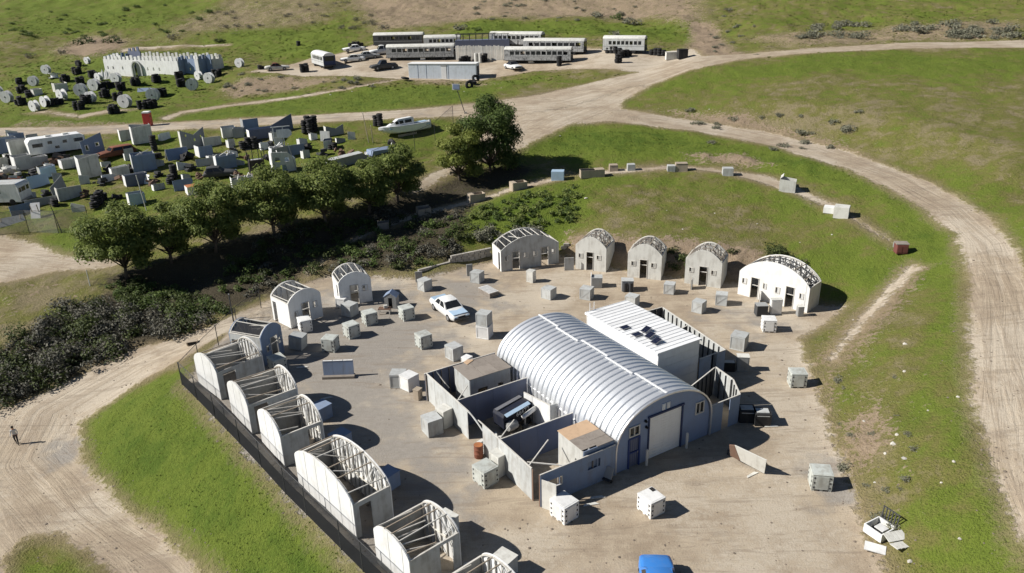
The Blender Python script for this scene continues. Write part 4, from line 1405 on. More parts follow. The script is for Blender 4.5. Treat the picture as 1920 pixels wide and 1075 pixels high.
P_SLOT = crate_proto('bulk_crate', 'slot', 'greygreen', 'pale grey bulk crate')
P_SLOTW = crate_proto('bulk_crate', 'slot', 'white', 'white bulk crate')
P_PLY = crate_proto('plywood_crate', 'plain', 'grey', 'grey plywood crate')
P_BRACE = crate_proto('plywood_crate', 'brace', 'grey', 'grey plywood crate with a diagonal')
P_WHT = crate_proto('plywood_crate', 'plain', 'white', 'white plywood crate')
P_TALL = crate_proto('tall_plywood_crate', 'plain', 'offwhite', 'tall crate', (.95, .8, 1.45))
CR_G = 'crates scattered over the yard'


def crate(proto, px, py, yaw, label, sc=1.0, z=0.0, group=CR_G):
    g = at(px, py, 0)
    j = RNG.uniform(-.05, .05, 3)
    return copy_thing(proto, label, (g.x, g.y, z), R(yaw + RNG.uniform(-4, 4)), (sc * (1 + j[0]), sc * (1 + j[1]), sc * (1 + j[2])), group)


crate(P_SLOT, 1536, 911, -14, 'pale slotted crate at the yard edge below the leaning white board', 1.06)
crate(P_SLOTW, 1440, 619, -11, 'white slotted crate in front of the wide bright white hut')
crate(P_SLOT, 1493, 722, -8, 'slotted crate alone against the grass bank, right of the plywood yards')
c4 = crate(P_SLOTW, 1220, 958, -56, 'white slotted crate with a notch in its lid, alone on the open sand')
nb = MB().box((-.32, .36, 1.13), (.32, .24, .02)).build('notch', M['black'], c4)
crate(P_SLOTW, 1058, 968, -54, 'white slotted crate beside the open plywood door', 1.04)
crate(P_SLOT, 911, 903, -50, 'slotted crate with curled lid edge in front of the long plywood wall', 1.04)
crate(P_TALL, 936, 886, -50, 'white tall box leaning on the long plywood wall behind a slotted crate', .95)
crate(P_PLY, 811, 810, -55, 'plain grey crate left of the gateway in the plywood wall', 1.0)
crate(P_TALL, 834, 797, -52, 'pale tall box against the plywood wall left of its gateway', .95)
crate(P_PLY, 748, 722, -8, 'white box with a dark open side, leftmost at the plywood yard corner', .95)
crate(P_WHT, 768, 727, -40, 'white box leaning on its neighbour at the plywood yard corner', .95)
tb = thing('timber_box', 'small tan timber box at the back corner of the plywood yard', 'box', at(784, 748, 0), R(-30))
MB().box((0, 0, .4), (.45, .5, .8)).build('body', M['wood'], tb, bevel=.01)
MB().box((0, 0, .815), (.5, .55, .03)).build('lid', M['wood'], tb)
crate(P_SLOT, 795, 649, -53, 'slotted crate on the sand above the plywood yard', .98)
crate(P_PLY, 852, 671, -52, 'grey crate just behind the back wall of the plywood yard', .95)
crate(P_WHT, 876, 684, -35, 'small white crate half hidden by the plywood yard back wall', .6)
crate(P_WHT, 909, 631, -22, 'white crate carrying another at the far left corner of the arched hut', .98)
crate(P_PLY, 909, 631, -22, 'pale crate stacked on another beside the arched hut', .96, 1.14)
crate(P_SLOT, 763, 597, -57, 'slotted crate left of the white saloon car')
crate(P_SLOT, 694, 606, -62, 'greenish slotted crate in front of the shaded tool booth')
crate(P_SLOT, 660, 630, -52, 'slotted crate in the open between the huts and the long dark barricade')
crate(P_SLOT, 621, 656, -12, 'slotted crate with a shaded front just behind the dark barricade')
crate(P_SLOTW, 573, 619, -62, 'white slotted crate beside the left sunlit hut')
cl = crate(P_PLY, 559, 652, -15, 'shaded grey crate tilted beside the hut with a dark open roof', .98)
cl.rotation_euler[1] = R(7)
cl.location.z += .05
crate(P_SLOT, 522, 695, -50, 'slotted crate at the door of the hut with a dark open roof', 1.02)
crate(P_PLY, 657, 590, -30, 'shaded crate with sunlit lid in front of the right sunlit hut')
crate(P_WHT, 643, 574, -20, 'white crate standing at the side door of the right sunlit hut', .8)
crate(P_BRACE, 797, 543, -42, 'grey crate in front of the low block wall', .92)
crate(P_BRACE, 895, 528, -30, 'grey crate in front of the low wall\'s higher end', .92)
crate(P_TALL, 996, 528, -35, 'tall slotted box in front of the wide two-door hut', .8)
crate(P_PLY, 1029, 558, -40, 'grey crate alone between the slatted stack and the brace crates', .92)
crate(P_BRACE, 1100, 559, -30, 'grey crate in front of the first of the three alike huts', .92)
crate(P_BRACE, 1255, 549, -20, 'grey crate with a pale diagonal in front of the last of three alike huts', .9)
crate(P_BRACE, 1310, 584, -35, 'round-edged grey crate nearest the white ribbed roof', .9)
crate(P_BRACE, 1352, 570, -15, 'grey crate with a pale diagonal left of the wide white hut', .9)
crate(P_PLY, 1385, 652, -35, 'white crate beside the long wall with dark studs', 1.05)
crate(P_PLY, 1185, 573, -35, 'grey crate half hidden behind the white ribbed roof', .9)


def panel_thing(name, label, cat, px, py, yaw, size, mat, battens=True, lean=0.0, z=None, group=None):
    g = at(px, py, 0) if z is None else at(px, py, z)
    t = thing(name, label, cat, g, R(yaw), group)
    w, d, h = size
    T = Matrix.Rotation(R(lean), 4, 'X')
    MB().box((0, 0, h / 2), (w, d, h), 0, 0, T).build('board', M[mat], t)
    if battens:
        b = MB()
        b.box((0, d / 2 + .03, h - .05), (w, .05, .07), 0, 0, T).box((0, d / 2 + .03, .08), (w, .05, .07), 0, 0, T)
        b.box((-w / 2 + .04, d / 2 + .03, h / 2), (.06, .05, h - .2), 0, 0, T).box((w / 2 - .04, d / 2 + .03, h / 2), (.06, .05, h - .2), 0, 0, T)
        b.build('batten_frame', M['wood'], t)
    return t


panel_thing('upright_board', 'thin grey board standing upright at the left end of the low block wall', 'board', 786, 529, 15, (.7, .12, 1.1), 'mid')
panel_thing('upright_board', 'thin grey board standing upright behind the higher end of the low block wall', 'board', 881, 517, 15, (.6, .12, 1.2), 'mid')
panel_thing('open_door', 'pale door standing open between the wide hut and the first grey hut', 'door', 1067, 507, 5, (.95, .08, 1.35), 'grey')
for px, py, lab, w in ((1119, 537, 'dark fronted box with a white wing board in front of the three alike huts', 1.0), (1176, 543, 'dark box of upright drums between the first and middle of three alike huts', 1.1)):
    t = thing('dark_box', lab, 'box', at(px, py, 0), R(-5))
    MB().box((0, 0, .5), (w, .9, 1.0)).build('body', M['mid'], t, bevel=.01)
    MB().box((0, 0, 1.015), (w + .04, .94, .03)).build('lid', M['grey'], t)
    if py > 540:
        for s in (-1, 1):
            MB().lathe([(.22, .02), (.23, .45), (.22, .9)], 14, 0, Matrix.Translation((s * .27, -.5, 0))).build('drum', M['dark'], t, R(40))
    else:
        MB().box((0, -.46, .5), (w - .1, .03, .9)).build('front', M['mid'], t)
        MB().box((-w / 2 - .05, .1, .62), (.05, 1.0, 1.24)).build('wing_board', M['white'], t)
for px, py, yaw, lab, sz, m in ((1426, 590, 0, 'dark fronted bin beside a white cabinet before the wide white hut', (.95, .8, .95), 'dark'), (1453, 588, 0, 'white cabinet standing before the wide white hut', (.95, .5, 1.35), 'white'),
                           (1499, 592, 0, 'small grey drum box at the right corner of the wide white hut', (.5, .5, .9), 'mid')):
    t = thing('cabinet', lab, 'cabinet', at(px, py, 0), R(yaw))
    MB().box((0, 0, sz[2] / 2), sz).build('body', M[m], t, bevel=.015)
    MB().box((0, 0, sz[2] + .015), (sz[0] + .04, sz[1] + .04, .03)).build('lid', M['offwhite' if m != 'dark' else 'mid'], t)
    MB().box((0, -sz[1] / 2 - .012, sz[2] / 2), (sz[0] - .12, .02, sz[2] - .12)).build('front_panel', M[m], t)
panel_thing('wing_board', 'white board standing at right angles by the left doorway of the wide white hut', 'board', 1424, 567, 70, (.9, .06, 1.0), 'white')
panel_thing('wing_board', 'grey board standing by the doorway of the last of three alike huts', 'board', 1297, 541, 70, (.8, .06, 1.0), 'grey')

# long dark barricade
bt = thing('barricade', 'long dark barricade of three panels across the left of the yard', 'barricade', at(636, 707, 0), R(1))
for k in range(3):
    T = Matrix.Translation(((k - 1) * .76, 0, 0)) @ Matrix.Rotation(R(-6), 4, 'X')
    p = MB().box((0, 0, .72), (.75, .12, 1.2), 0, 0, T).build('panel', M['bluegrey'], bt)
    MB().box((0, 0, 1.335), (.7, .16, .03), 0, 0, T).build('cap', M['white'], p)
MB().box((0, -.1, .1), (2.4, .5, .2)).build('base', M['oldply'], bt)

# slatted stack
st = thing('slatted_stack', 'low stack of pallets with white slatted top, left of the huts in the middle', 'pallet stack', at(916, 552, 0), R(-55))
for k in range(3):
    MB().box((0, 0, .06 + k * .15), (1.9, 1.0, .10)).build('pallet', M['oldply'], st)
for k in range(9):
    MB().box((-.85 + k * .212, 0, .50), (.12, 1.05, .05)).build('slat', M['white'], st)

# shaded tool booth
bo = thing('small_booth', 'small shaded booth with a gabled top between the right sunlit hut and the slotted crates', 'booth', at(733, 579, 0), R(-8))
MB().sheet([(-.55, 0), (-.18, 0), (-.18, 1.05), (.18, 1.05), (.18, 0), (.55, 0), (.55, 1.15), (0, 1.5), (-.55, 1.15)], [], .05).build('front_wall', M['mid'], bo)
MB().box((-.54, .45, .58), (.05, .85, 1.15)).build('side_wall', M['mid'], bo)
MB().box((.54, .45, .58), (.05, .85, 1.15)).build('side_wall', M['mid'], bo)
MB().sheet([(-.55, 0), (.55, 0), (.55, 1.15), (0, 1.5), (-.55, 1.15)], [], .05, Matrix.Translation((0, .9, 0))).build('back_wall', M['mid'], bo)
for s in (-1, 1):
    MB().bar((s * .62, .45, 1.13), (0, .45, 1.54), 1.0, .04).build('roof_board', M['bluegrey'], bo)
tb = thing('work_bench', 'low dark bench with clutter in front of the shaded booth', 'bench', at(722, 588, 0), R(-5))
MB().box((0, 0, .5), (1.1, .6, .05)).build('top', M['brown'], tb)
for sx in (-1, 1):
    for sy in (-1, 1):
        MB().box((sx * .48, sy * .24, .24), (.08, .08, .47)).build('leg', M['palewood'], tb)
o = MB().box((0, 0, .14), (.3, .25, .28), .3).build('tool_box', M['offwhite'])
_g = at(722, 588, 0)
o.location = (_g.x + .1, _g.y, .53)
tag(o, 'small pale tool box on the low dark bench', 'box')

# low block wall
def block_wall(label, pts, h, name='block_wall'):
    t = thing(name, label, 'wall', at(*pts[0], 0))
    o = t.location
    k = 0
    me = None
    for (a, b) in zip(pts[:-1], pts[1:]):
        A, B = at(*a, 0), at(*b, 0)
        d = B - A
        L = d.length
        n = max(1, int(L / .62))
        ang = math.atan2(d.y, d.x)
        for c in range(int(h / .3)):
            for i in range(n):
                if me is None:
                    me = MB().box((0, 0, 0), (.60, .28, .285)).mesh('block', M['concrete'])
                ob = bpy.data.objects.new('block', me)
                COL.objects.link(ob)
                ob.parent = t
                p = A + d * ((i + .5 + (.25 if c % 2 else -.05)) / n)
                ob.location = (p.x - o.x, p.y - o.y, .15 + c * .3)
                ob.rotation_euler = (0, 0, ang + RNG.uniform(-.03, .03))
    return t


block_wall('low pale block wall below the dark bushes, its lower left stretch', [(782, 517), (843, 501)], .6)
block_wall('higher pale block wall joining the wide two-door hut', [(843, 501), (919, 485)], 1.2)
block_wall('pale block wall between the wide two-door hut and the first grey hut', [(1050, 477), (1082, 476)], 1.2)

# boxes in the shade of the fence huts
for px, py, lab, m in ((604, 783, 'shaded blue grey box behind the third fence hut', 'bluegrey'), (640, 838, 'shaded blue grey box between two hut shadows beside the widest fence hut', 'bluegrey'),
                       (728, 912, 'shaded box with blue lid behind the widest fence hut', 'bluegrey'), (836, 998, 'pale lidded box behind the hut near the bottom of the fence row', 'offwhite'), (944, 1075, 'pale lidded box cut by the bottom edge of the picture', 'offwhite')):
    t = thing('lidded_box', lab, 'box', at(px, py, 0), R(-40), 'boxes behind the fence huts')
    MB().box((0, 0, .5), (1.0, 1.1, 1.0)).build('body', M[m], t, bevel=.01)
    MB().box((0, 0, 1.02), (1.05, 1.15, .04)).build('lid', M[m], t)
for px, py, yaw, lab in ((529, 724, 10, 'pale plank lying in the shade behind the first fence hut'), (566, 690, 5, 'pale plank lying in shade near the dark barricade'), (612, 748, 20, 'pale board leaning in the shade beside the second fence hut'),
                         (804, 955, -20, 'pale triangular board above the hut near the bottom of the fence row'), (884, 1058, 10, 'pale boards in the shade near the bottom edge'), (1120, 935, 5, 'small white triangle of board in the dark shade by the plywood yard'),
                         (1108, 948, 10, 'small white scrap of board on the shade edge'), (1446, 801, 0, 'white scrap of board below the two black bins'), (1412, 892, 30, 'fallen pale board under the leaning white panel')):
    o = MB().sheet([(-.45, 0), (.5, .02), (.3, .22), (-.35, .16)], [], .03, Matrix.Rotation(R(-90), 4, 'X')).build('loose_board', M['offwhite'])
    g = at(px, py, .02)
    o.location, o.rotation_euler = (g.x, g.y, .03), (0, 0, R(yaw))
    tag(o, lab, 'board', 'loose boards on the yard')

# bins in shade right of the plywood yard
for px, py, lab in ((1398, 787, 'black bin with a pale grey lid, nearer the shaded blue wall'), (1427, 793, 'black bin with a pale grey lid, farther from the shaded blue wall')):
    t = thing('black_bin', lab, 'bin', at(px, py, 0), R(-6), 'black bins right of the plywood yard')
    MB().box((0, 0, .45), (1.0, .9, .9), taper=1.05).build('body', M['black'], t)
    MB().box((0, .0, .93), (.8, .55, .05)).build('lid', M['grey'], t)
    MB().box((0, -.46, .78), (.8, .03, .06)).build('rail', M['grey'], t)
for px, py, lab, h, m in ((1366, 694, 'shaded low black bin with a white lid beside the end wall doorway', .7, 'black'), (1391, 694, 'shaded tall grey cabinet beside the low black bin', 1.2, 'mid')):
    t = thing('shaded_cabinet', lab, 'cabinet', at(px, py, 0), R(-8))
    MB().box((0, 0, h / 2), (.85, .6, h)).build('body', M[m], t, bevel=.01)
    MB().box((0, 0, h + .015), (.75, .4, .03) if m == 'black' else (.9, .65, .03)).build('lid', M['offwhite'], t)
    MB().box((0, -.31, h / 2), (.7, .02, h - .15)).build('door', M[m], t)

# leaning board in front of the hut
lb = thing('leaning_board', 'big pale board propped on edge on the sand right of the arched hut front', 'board', at(1402, 876, 0), R(-42))
T = Matrix.Rotation(R(14), 4, 'X')
MB().sheet([(-1.1, .42), (1.05, .05), (1.2, 1.25), (-.75, 1.45), (-1.15, 1.3)], [], .05, T).build('board', M['offwhite'], lb)
MB().sheet([(-1.1, .42), (-.45, .3), (-.80, 1.44), (-1.15, 1.3)], [], .07, Matrix.Translation((0, -.005, 0)) @ T).build('brown_patch', M['redpanel'], lb)
for x in (-.8, .85):
    MB().bar((x, .9, .02), (x, .1, .9), .06).build('leg', M['wood'], lb)
cb = MB().box((0, 0, .16), (.4, .35, .32), .4).build('small_box', M['dark'])
cb.location = at(1371, 853, 0)
tag(cb, 'small dark box under the left end of the big leaning board', 'box')
tl = thing('trolley', 'small grey trolley with a tilted panel in shade beside the blue plywood wall', 'trolley', at(1137, 905, 0), R(-40))
MB().box((0, 0, .62), (.55, .06, .7), 0, 0, Matrix.Rotation(R(-20), 4, 'X')).build('panel', M['mid'], tl)
MB().box((0, .1, .2), (.5, .4, .05)).build('deck', M['dark'], tl)
for s in (-1, 1):
    MB().lathe([(.1, -.03), (.1, .03)], 12, 0, Matrix.Translation((s * .27, .1, .12)) @ Matrix.Rotation(R(90), 4, 'Y')).build('wheel', M['black'], tl)

# scrap by the bank, bottom right
sc = thing('open_crate', 'white open crate with black inside and a raised grille at the bank foot', 'crate', gnd(1648, 1000), R(28))
for s in (-1, 1):
    MB().box((0, s * .5, .25), (1.15, .06, .5)).build('side_board', M['white'], sc)
    MB().box((s * .55, 0, .25), (.06, .94, .5)).build('side_board', M['white'], sc)
MB().box((0, 0, .06), (1.05, .94, .06)).build('floor', M['black'], sc)
MB().box((.0, -.08, .42), (.5, .5, .05)).build('shelf', M['white'], sc)
gr = MB()
for k in range(6):
    gr.box((.64, -.45 + k * .18, .85), (.05, .05, .75), 0, 0, Matrix.Rotation(R(6), 4, 'Y'))
gr.box((.64, 0, 1.2), (.05, 1.0, .05), 0, 0, Matrix.Rotation(R(6), 4, 'Y')).box((.64, 0, .52), (.05, 1.0, .05), 0, 0, Matrix.Rotation(R(6), 4, 'Y'))
gr.build('grille', M['dark'], sc)
for px, py, yaw, sz, lab in ((1640, 1032, -28, (1.0, .55), 'flat white board lying nearest the bottom right of the sand'),):
    t = thing('white_board', lab, 'board', gnd(px, py) + Vector((0, 0, .15)), R(yaw))
    MB().box((0, 0, 0), (sz[0], sz[1], .05), 0, 0, Matrix.Rotation(R(12), 4, 'X')).build('board', M['white'], t)
    MB().box((0, .15, -.12), (.8, .06, .2)).build('batten', M['wood'], t)
t = thing('folding_screen', 'pale slatted plastic screen, folded in two, on the grass beside the open white crate', 'panel', gnd(1682, 1018) + Vector((0, 0, .12)), R(12))
for k in range(5):
    p = MB().box((-.44 + k * .22, .22, .10), (.20, .55, .04), 0, 0, Matrix.Rotation(R(14), 4, 'X')).build('slat', M['offwhite'], t)
    MB().box((-.40 + k * .22, -.34, .0), (.20, .52, .04), .12, 0, Matrix.Rotation(R(-6), 4, 'X')).build('slat', M['offwhite'], t)


for p in (P_SLOT, P_SLOTW, P_PLY, P_BRACE, P_WHT, P_TALL):      # the patterns are only copied from
    for ch in list(p.children_recursive):
        bpy.data.objects.remove(ch)
    bpy.data.objects.remove(p)


# ------------------------------------------------------------------ cars
def loft(stations, closed=True):
    """stations: list of lists of points with the same count -> verts, faces (tube with end caps)"""
    n = len(stations[0])
    vs = [p for s in stations for p in s]
    fs = []
    for i in range(len(stations) - 1):
        for j in range(n):
            fs.append((i * n + j, (i + 1) * n + j, (i + 1) * n + (j + 1) % n, i * n + (j + 1) % n))
    fs.append(tuple(range(n)))
    fs.append(tuple((len(stations) - 1) * n + j for j in range(n - 1, -1, -1)))
    return vs, fs


def car(label, loc, yaw, body='white', roof=None, hood=None, L=4.9, W=1.82, H=1.42, cat='car', name='saloon_car', group=None, style='sedan', glass='glass', wheels=True, z_tilt=0.0, trunk=None, light='steel'):
    t = thing(name, label, cat, loc, yaw, group)
    h = L / 2
    zb = .92 if style != 'pickup' else 1.02
    prof = [(-h, .42, .70, .80), (-h + .10, .30, .84, .90), (-h + .5, .24, zb - .02, .97), (-h + 1.25, .24, zb + .02, 1.0), (.1, .24, zb, 1.0), (h - 1.45, .24, zb - .02, .99), (h - .75, .24, zb - .10, .97), (h - .14, .30, zb - .20, .90), (h, .42, zb - .32, .80)]
    st = []
    for x, z0, z1, k in prof:
        w = W / 2 * k
        zm = (z0 + z1) * .52
        st.append([(x, -w * .88, z0), (x, -w, zm - .08), (x, -w * .99, zm + .12), (x, -w * .90, z1 - .03), (x, -w * .70, z1 + .015), (x, 0, z1 + .03),
                   (x, w * .70, z1 + .015), (x, w * .90, z1 - .03), (x, w * .99, zm + .12), (x, w, zm - .08), (x, w * .88, z0)])
    vs, fs = loft(st)
    MB().add(vs, fs).build('body', M[body], t, R(50))
    if style == 'suv':
        c0, c1, r0, r1 = -h + .25, h - 1.55, -h + .5, h - 2.1
    elif style == 'pickup':
        c0, c1, r0, r1 = -.55, h - 1.55, -.45, h - 2.1
    else:
        c0, c1, r0, r1 = -h + 1.0, h - 1.40, -h + 1.6, h - 2.15
    wb, wr = W / 2 * .93, W / 2 * .70
    zr = H
    A = [Vector((c0, -wb, zb - .03)), Vector((c1, -wb, zb - .06)), Vector((c1, wb, zb - .06)), Vector((c0, wb, zb - .03))]
    B = [Vector((r0, -wr, zr - .03)), Vector((r1, -wr, zr - .03)), Vector((r1, wr, zr - .03)), Vector((r0, wr, zr - .03))]
    MB().add(A + B, [(0, 1, 5, 4), (1, 2, 6, 5), (2, 3, 7, 6), (3, 0, 4, 7), (4, 5, 6, 7)]).build('cabin', M[roof or body], t)
    s2 = []
    for x, dz in ((r0 - .08, -.04), (r0 + .2, .01), ((r0 + r1) / 2, .03), (r1 - .2, .01), (r1 + .1, -.05)):
        s2.append([(x, -wr - .03, zr - .06 + dz), (x, -wr * .8, zr + dz), (x, 0, zr + .02 + dz), (x, wr * .8, zr + dz), (x, wr + .03, zr - .06 + dz)])
    vs, fs = loft(s2)
    MB().add(vs, fs).build('roof', M[roof or body], t, R(40))

    def pane(a, b, c, d, u0, u1, v0, v1, nm, out=.012):
        P = lambda u, v: (a * (1 - u) + b * u) * (1 - v) + (d * (1 - u) + c * u) * v
        q = [P(u0, v0), P(u1, v0), P(u1, v1), P(u0, v1)]
        nrm = (q[1] - q[0]).cross(q[3] - q[0]).normalized() * out
        MB().add([p + nrm for p in q] + [p - nrm * .5 for p in q], [(0, 1, 2, 3), (4, 7, 6, 5), (0, 4, 5, 1), (1, 5, 6, 2), (2, 6, 7, 3), (3, 7, 4, 0)]).build(nm, M[glass], t)
    pane(A[1], A[2], B[2], B[1], .06, .94, .12, .94, 'windscreen')
    pane(A[3], A[0], B[0], B[3], .08, .92, .15, .92, 'rear_window')
    splits = ((.10, .46), (.52, .90)) if style != 'pickup' else ((.14, .88),)
    for u0, u1 in splits:
        pane(A[0], A[1], B[1], B[0], u0, u1, .16, .90, 'side_window')
        pane(A[2], A[3], B[3], B[2], 1 - u1, 1 - u0, .16, .90, 'side_window')
    if hood:
        MB().box(((h - 1.30 + h - .25) / 2, 0, zb - .055), (1.08, W * .78, .05), 0, 0, Matrix.Translation((0, 0, .02)) @ Matrix.Rotation(R(2.5), 4, 'Y') @ Matrix.Translation((0, 0, .03))).build('bonnet', M[hood], t, bevel=.02)
    if trunk:
        MB().box((-h + .55, 0, zb + .0), (.85, W * .78, .05)).build('boot_lid', M[trunk], t, bevel=.02)
    if style == 'pickup':
        MB().box((-h + .95, 0, zb + .005), (1.5, W * .74, .06)).build('load_bed', M['black'], t)
    for sx in (-1, 1):
        MB().box((sx * (h + .02), 0, .50), (.14, W * .86, .17)).build('bumper', M['dark'] if sx > 0 else M[light], t, bevel=.03)
    MB().box((h - .02, 0, .62), (.06, W * .38, .13)).build('grille', M['black'], t)
    for s in (-1, 1):
        MB().box((h - .05, s * W * .31, .63), (.08, .32, .13)).build('headlight', M['hullblue'], t, bevel=.02)
        MB().box((-h + .05, s * W * .33, .70), (.06, .28, .12)).build('tail_light', M['red'], t)
    if wheels:
        for sx in (-1, 1):
            for s in (-1, 1):
                w = MB().lathe([(.20, -.10), (.31, -.10), (.335, -.05), (.335, .05), (.31, .10), (.20, .10)], 18, 0, Matrix.Translation((sx * h * .58, s * (W / 2 - .10), .335)) @ Matrix.Rotation(R(90), 4, 'X')).build('wheel', M['black'], t, R(40))
                MB().lathe([(.05, -.112), (.19, -.106), (.19, .106), (.05, .112)], 14, 0, Matrix.Translation((sx * h * .58, s * (W / 2 - .10), .335)) @ Matrix.Rotation(R(90), 4, 'X')).build('rim', M['steel'], w)
    return t


def dir_px(a, b, z=0):
    d = at(*b, z) - at(*a, z)
    return math.atan2(d.y, d.x)


pc = car('old white saloon car with blue grey bonnet, parked on the left of the yard', at(843, 588, 0), dir_px((820, 568), (862, 600)), 'white', 'white', 'hullblue', trunk='hullblue', L=4.9)
ab = thing('car_bar', 'thin dark bar lying on the ground behind the white saloon car', 'bar', at(825, 557, .03), R(15))
MB().tube((-.75, 0, .03), (.75, 0, .03), .04, n=8).build('bar', M['dark'], ab)
for s in (-1, 1):
    MB().box((s * .75, 0, .05), (.16, .16, .1)).build('end_block', M['dark'], ab)
car('blue car cut off by the bottom edge of the picture', at(1236, 1128, 0), dir_px((1243, 1150), (1231, 1070)) + math.pi, 'blue', 'blue', L=4.6, W=1.75)
# ------------------------------------------------------------------ fences, posts, the walker
def fence(label, pts, h, mesh, step=3.0, solid=None, name='fence', post='steel', ground_fn=gnd, top_rail=True):
    W = [ground_fn(*p) for p in pts]
    t = thing(name, label, 'fence', W[0])
    o = W[0]
    for A, B in zip(W[:-1], W[1:]):
        d = B - A
        n = max(1, round(d.length / step))
        for i in range(n):
            P, Q = A + d * (i / n), A + d * ((i + 1) / n)
            P, Q = on(P.x, P.y) - o, on(Q.x, Q.y) - o
            up = Vector((0, 0, h))
            MB().tube(P - Vector((0, 0, .2)), P + up, .035, n=6).build('post', M[post], t)
            if solid:
                s = Vector((0, 0, solid))
                k = 3
                vs, fs = [], []
                for a in range(k + 1):
                    base = P.lerp(Q, a / k)
                    sag = -.05 * math.sin(math.pi * a / k) + RNG.uniform(-.02, .02)
                    vs += [tuple(base + Vector((0, 0, .03))), tuple(base + s * .5 + Vector((RNG.uniform(-.04, .04), RNG.uniform(-.04, .04), 0))), tuple(base + s + Vector((0, 0, sag)))]
                for a in range(k):
                    for b in range(2):
                        fs.append((a * 3 + b, a * 3 + 3 + b, a * 3 + 4 + b, a * 3 + 1 + b))
                MB().add(vs, fs).build('screen', M['screen'], t)
                lo = s
            else:
                lo = Vector((0, 0, .03))
            if h - lo.z > .1:
                MB().add([P + lo, Q + lo, Q + up, P + up], [(0, 1, 2, 3)]).build('mesh_panel', M[mesh], t)
            if top_rail:
                MB().tube(P + up, Q + up, .022, n=5).build('rail', M[post], t)
    MB().tube(W[-1] - o, W[-1] - o + Vector((0, 0, h)), .035, n=6).build('post', M[post], t)
    return t


fence('wire fence with black shade cloth along the top of the bright green bank', [(342, 722), (370, 750), (404, 785), (450, 833), (490, 876), (536, 927), (575, 966), (640, 1031), (681, 1072), (750, 1140)], 1.95, 'chain', 2.6, 1.25, post='dark')
fence('see-through wire fence from the yard corner up beside the dirt road', [(342, 720), (375, 684), (410, 648), (445, 612), (490, 578)], 1.8, 'chain', 2.6, post='dark')
fence('wire fence with torn grey netting at the lower edge of the left field', [(-60, 447), (0, 441), (55, 436), (110, 438), (170, 430)], 2.6, 'net', 3.0, post='dark')
fence('tall wire fence beside the parked boat and the big tree', [(700, 322), (778, 283), (850, 232)], 2.6, 'chain', 4.5, post='dark')


def post(name, label, px, py, h, r, mat, lean=(0, 0), cat='post', crossarm=False):
    t = thing(name, label, cat, gnd(px, py))
    MB().tube((0, 0, -.3), (lean[0], lean[1], h), r, r * .75, 8).build('pole', M[mat], t)
    MB().lathe([(r, 0), (r * .9, .08), (.01, .1)], 8, 0, Matrix.Translation((lean[0], lean[1], h))).build('cap', M['offwhite' if mat != 'dark' else 'steel'], t)
    if crossarm:
        MB().bar((lean[0] - .4, lean[1], h - .3), (lean[0] + .4, lean[1], h - .3), .06).build('crossarm', M[mat], t)
    return t


post('pole', 'dark wooden pole where the wire fence meets the black bank', 438, 603, 2.6, .07, 'dark')
post('marker_post', 'white marker post on the grass below the leftmost big tree', 169, 536, 1.6, .05, 'white')
post('pole', 'thin pale pole in front of the trees, beside the blue fronted box', 275, 395, 4.2, .06, 'offwhite', (-.35, 0))
post('pole', 'thin dark leaning pole beside the white wreck full of holes', 558, 322, 3.6, .05, 'steel', (-.75, 0))
post('pole', 'tall pale pole over the crashed grey slabs, the taller of two', 692, 268, 4.2, .06, 'wood', (-.5, 0))
post('pole', 'short pale pole over the crashed grey slabs, beside a taller one', 700, 268, 2.4, .06, 'wood', (-.15, 0))
post('pole', 'thin dark pole among the leaning boards at the lower left field corner', 117, 437, 3.4, .05, 'dark', (-.7, .2))

sl = thing('solar_light_pole', 'leaning dark pole with a pale solar panel, standing by the road junction', 'lamp post', gnd(873, 213))
MB().tube((0, 0, -.3), (-1.15, 0, 3.7), .06, .05, 8).build('pole', M['dark'], sl)
MB().box((-1.25, -.1, 4.0), (1.15, .06, .95), .15, 0, Matrix.Translation((-1.25, -.1, 4.0)) @ Matrix.Rotation(R(-25), 4, 'X') @ Matrix.Translation((1.25, .1, -4.0))).build('panel', M['offwhite'], sl)
MB().box((-1.25, -.15, 4.0), (.9, .05, .7), .15, 0, Matrix.Translation((-1.25, -.1, 4.0)) @ Matrix.Rotation(R(-25), 4, 'X') @ Matrix.Translation((1.25, .1, -4.0))).build('cells', M['bluegrey'], sl)
MB().box((0, 0, .1), (.4, .4, .3)).build('base', M['concrete'], sl)


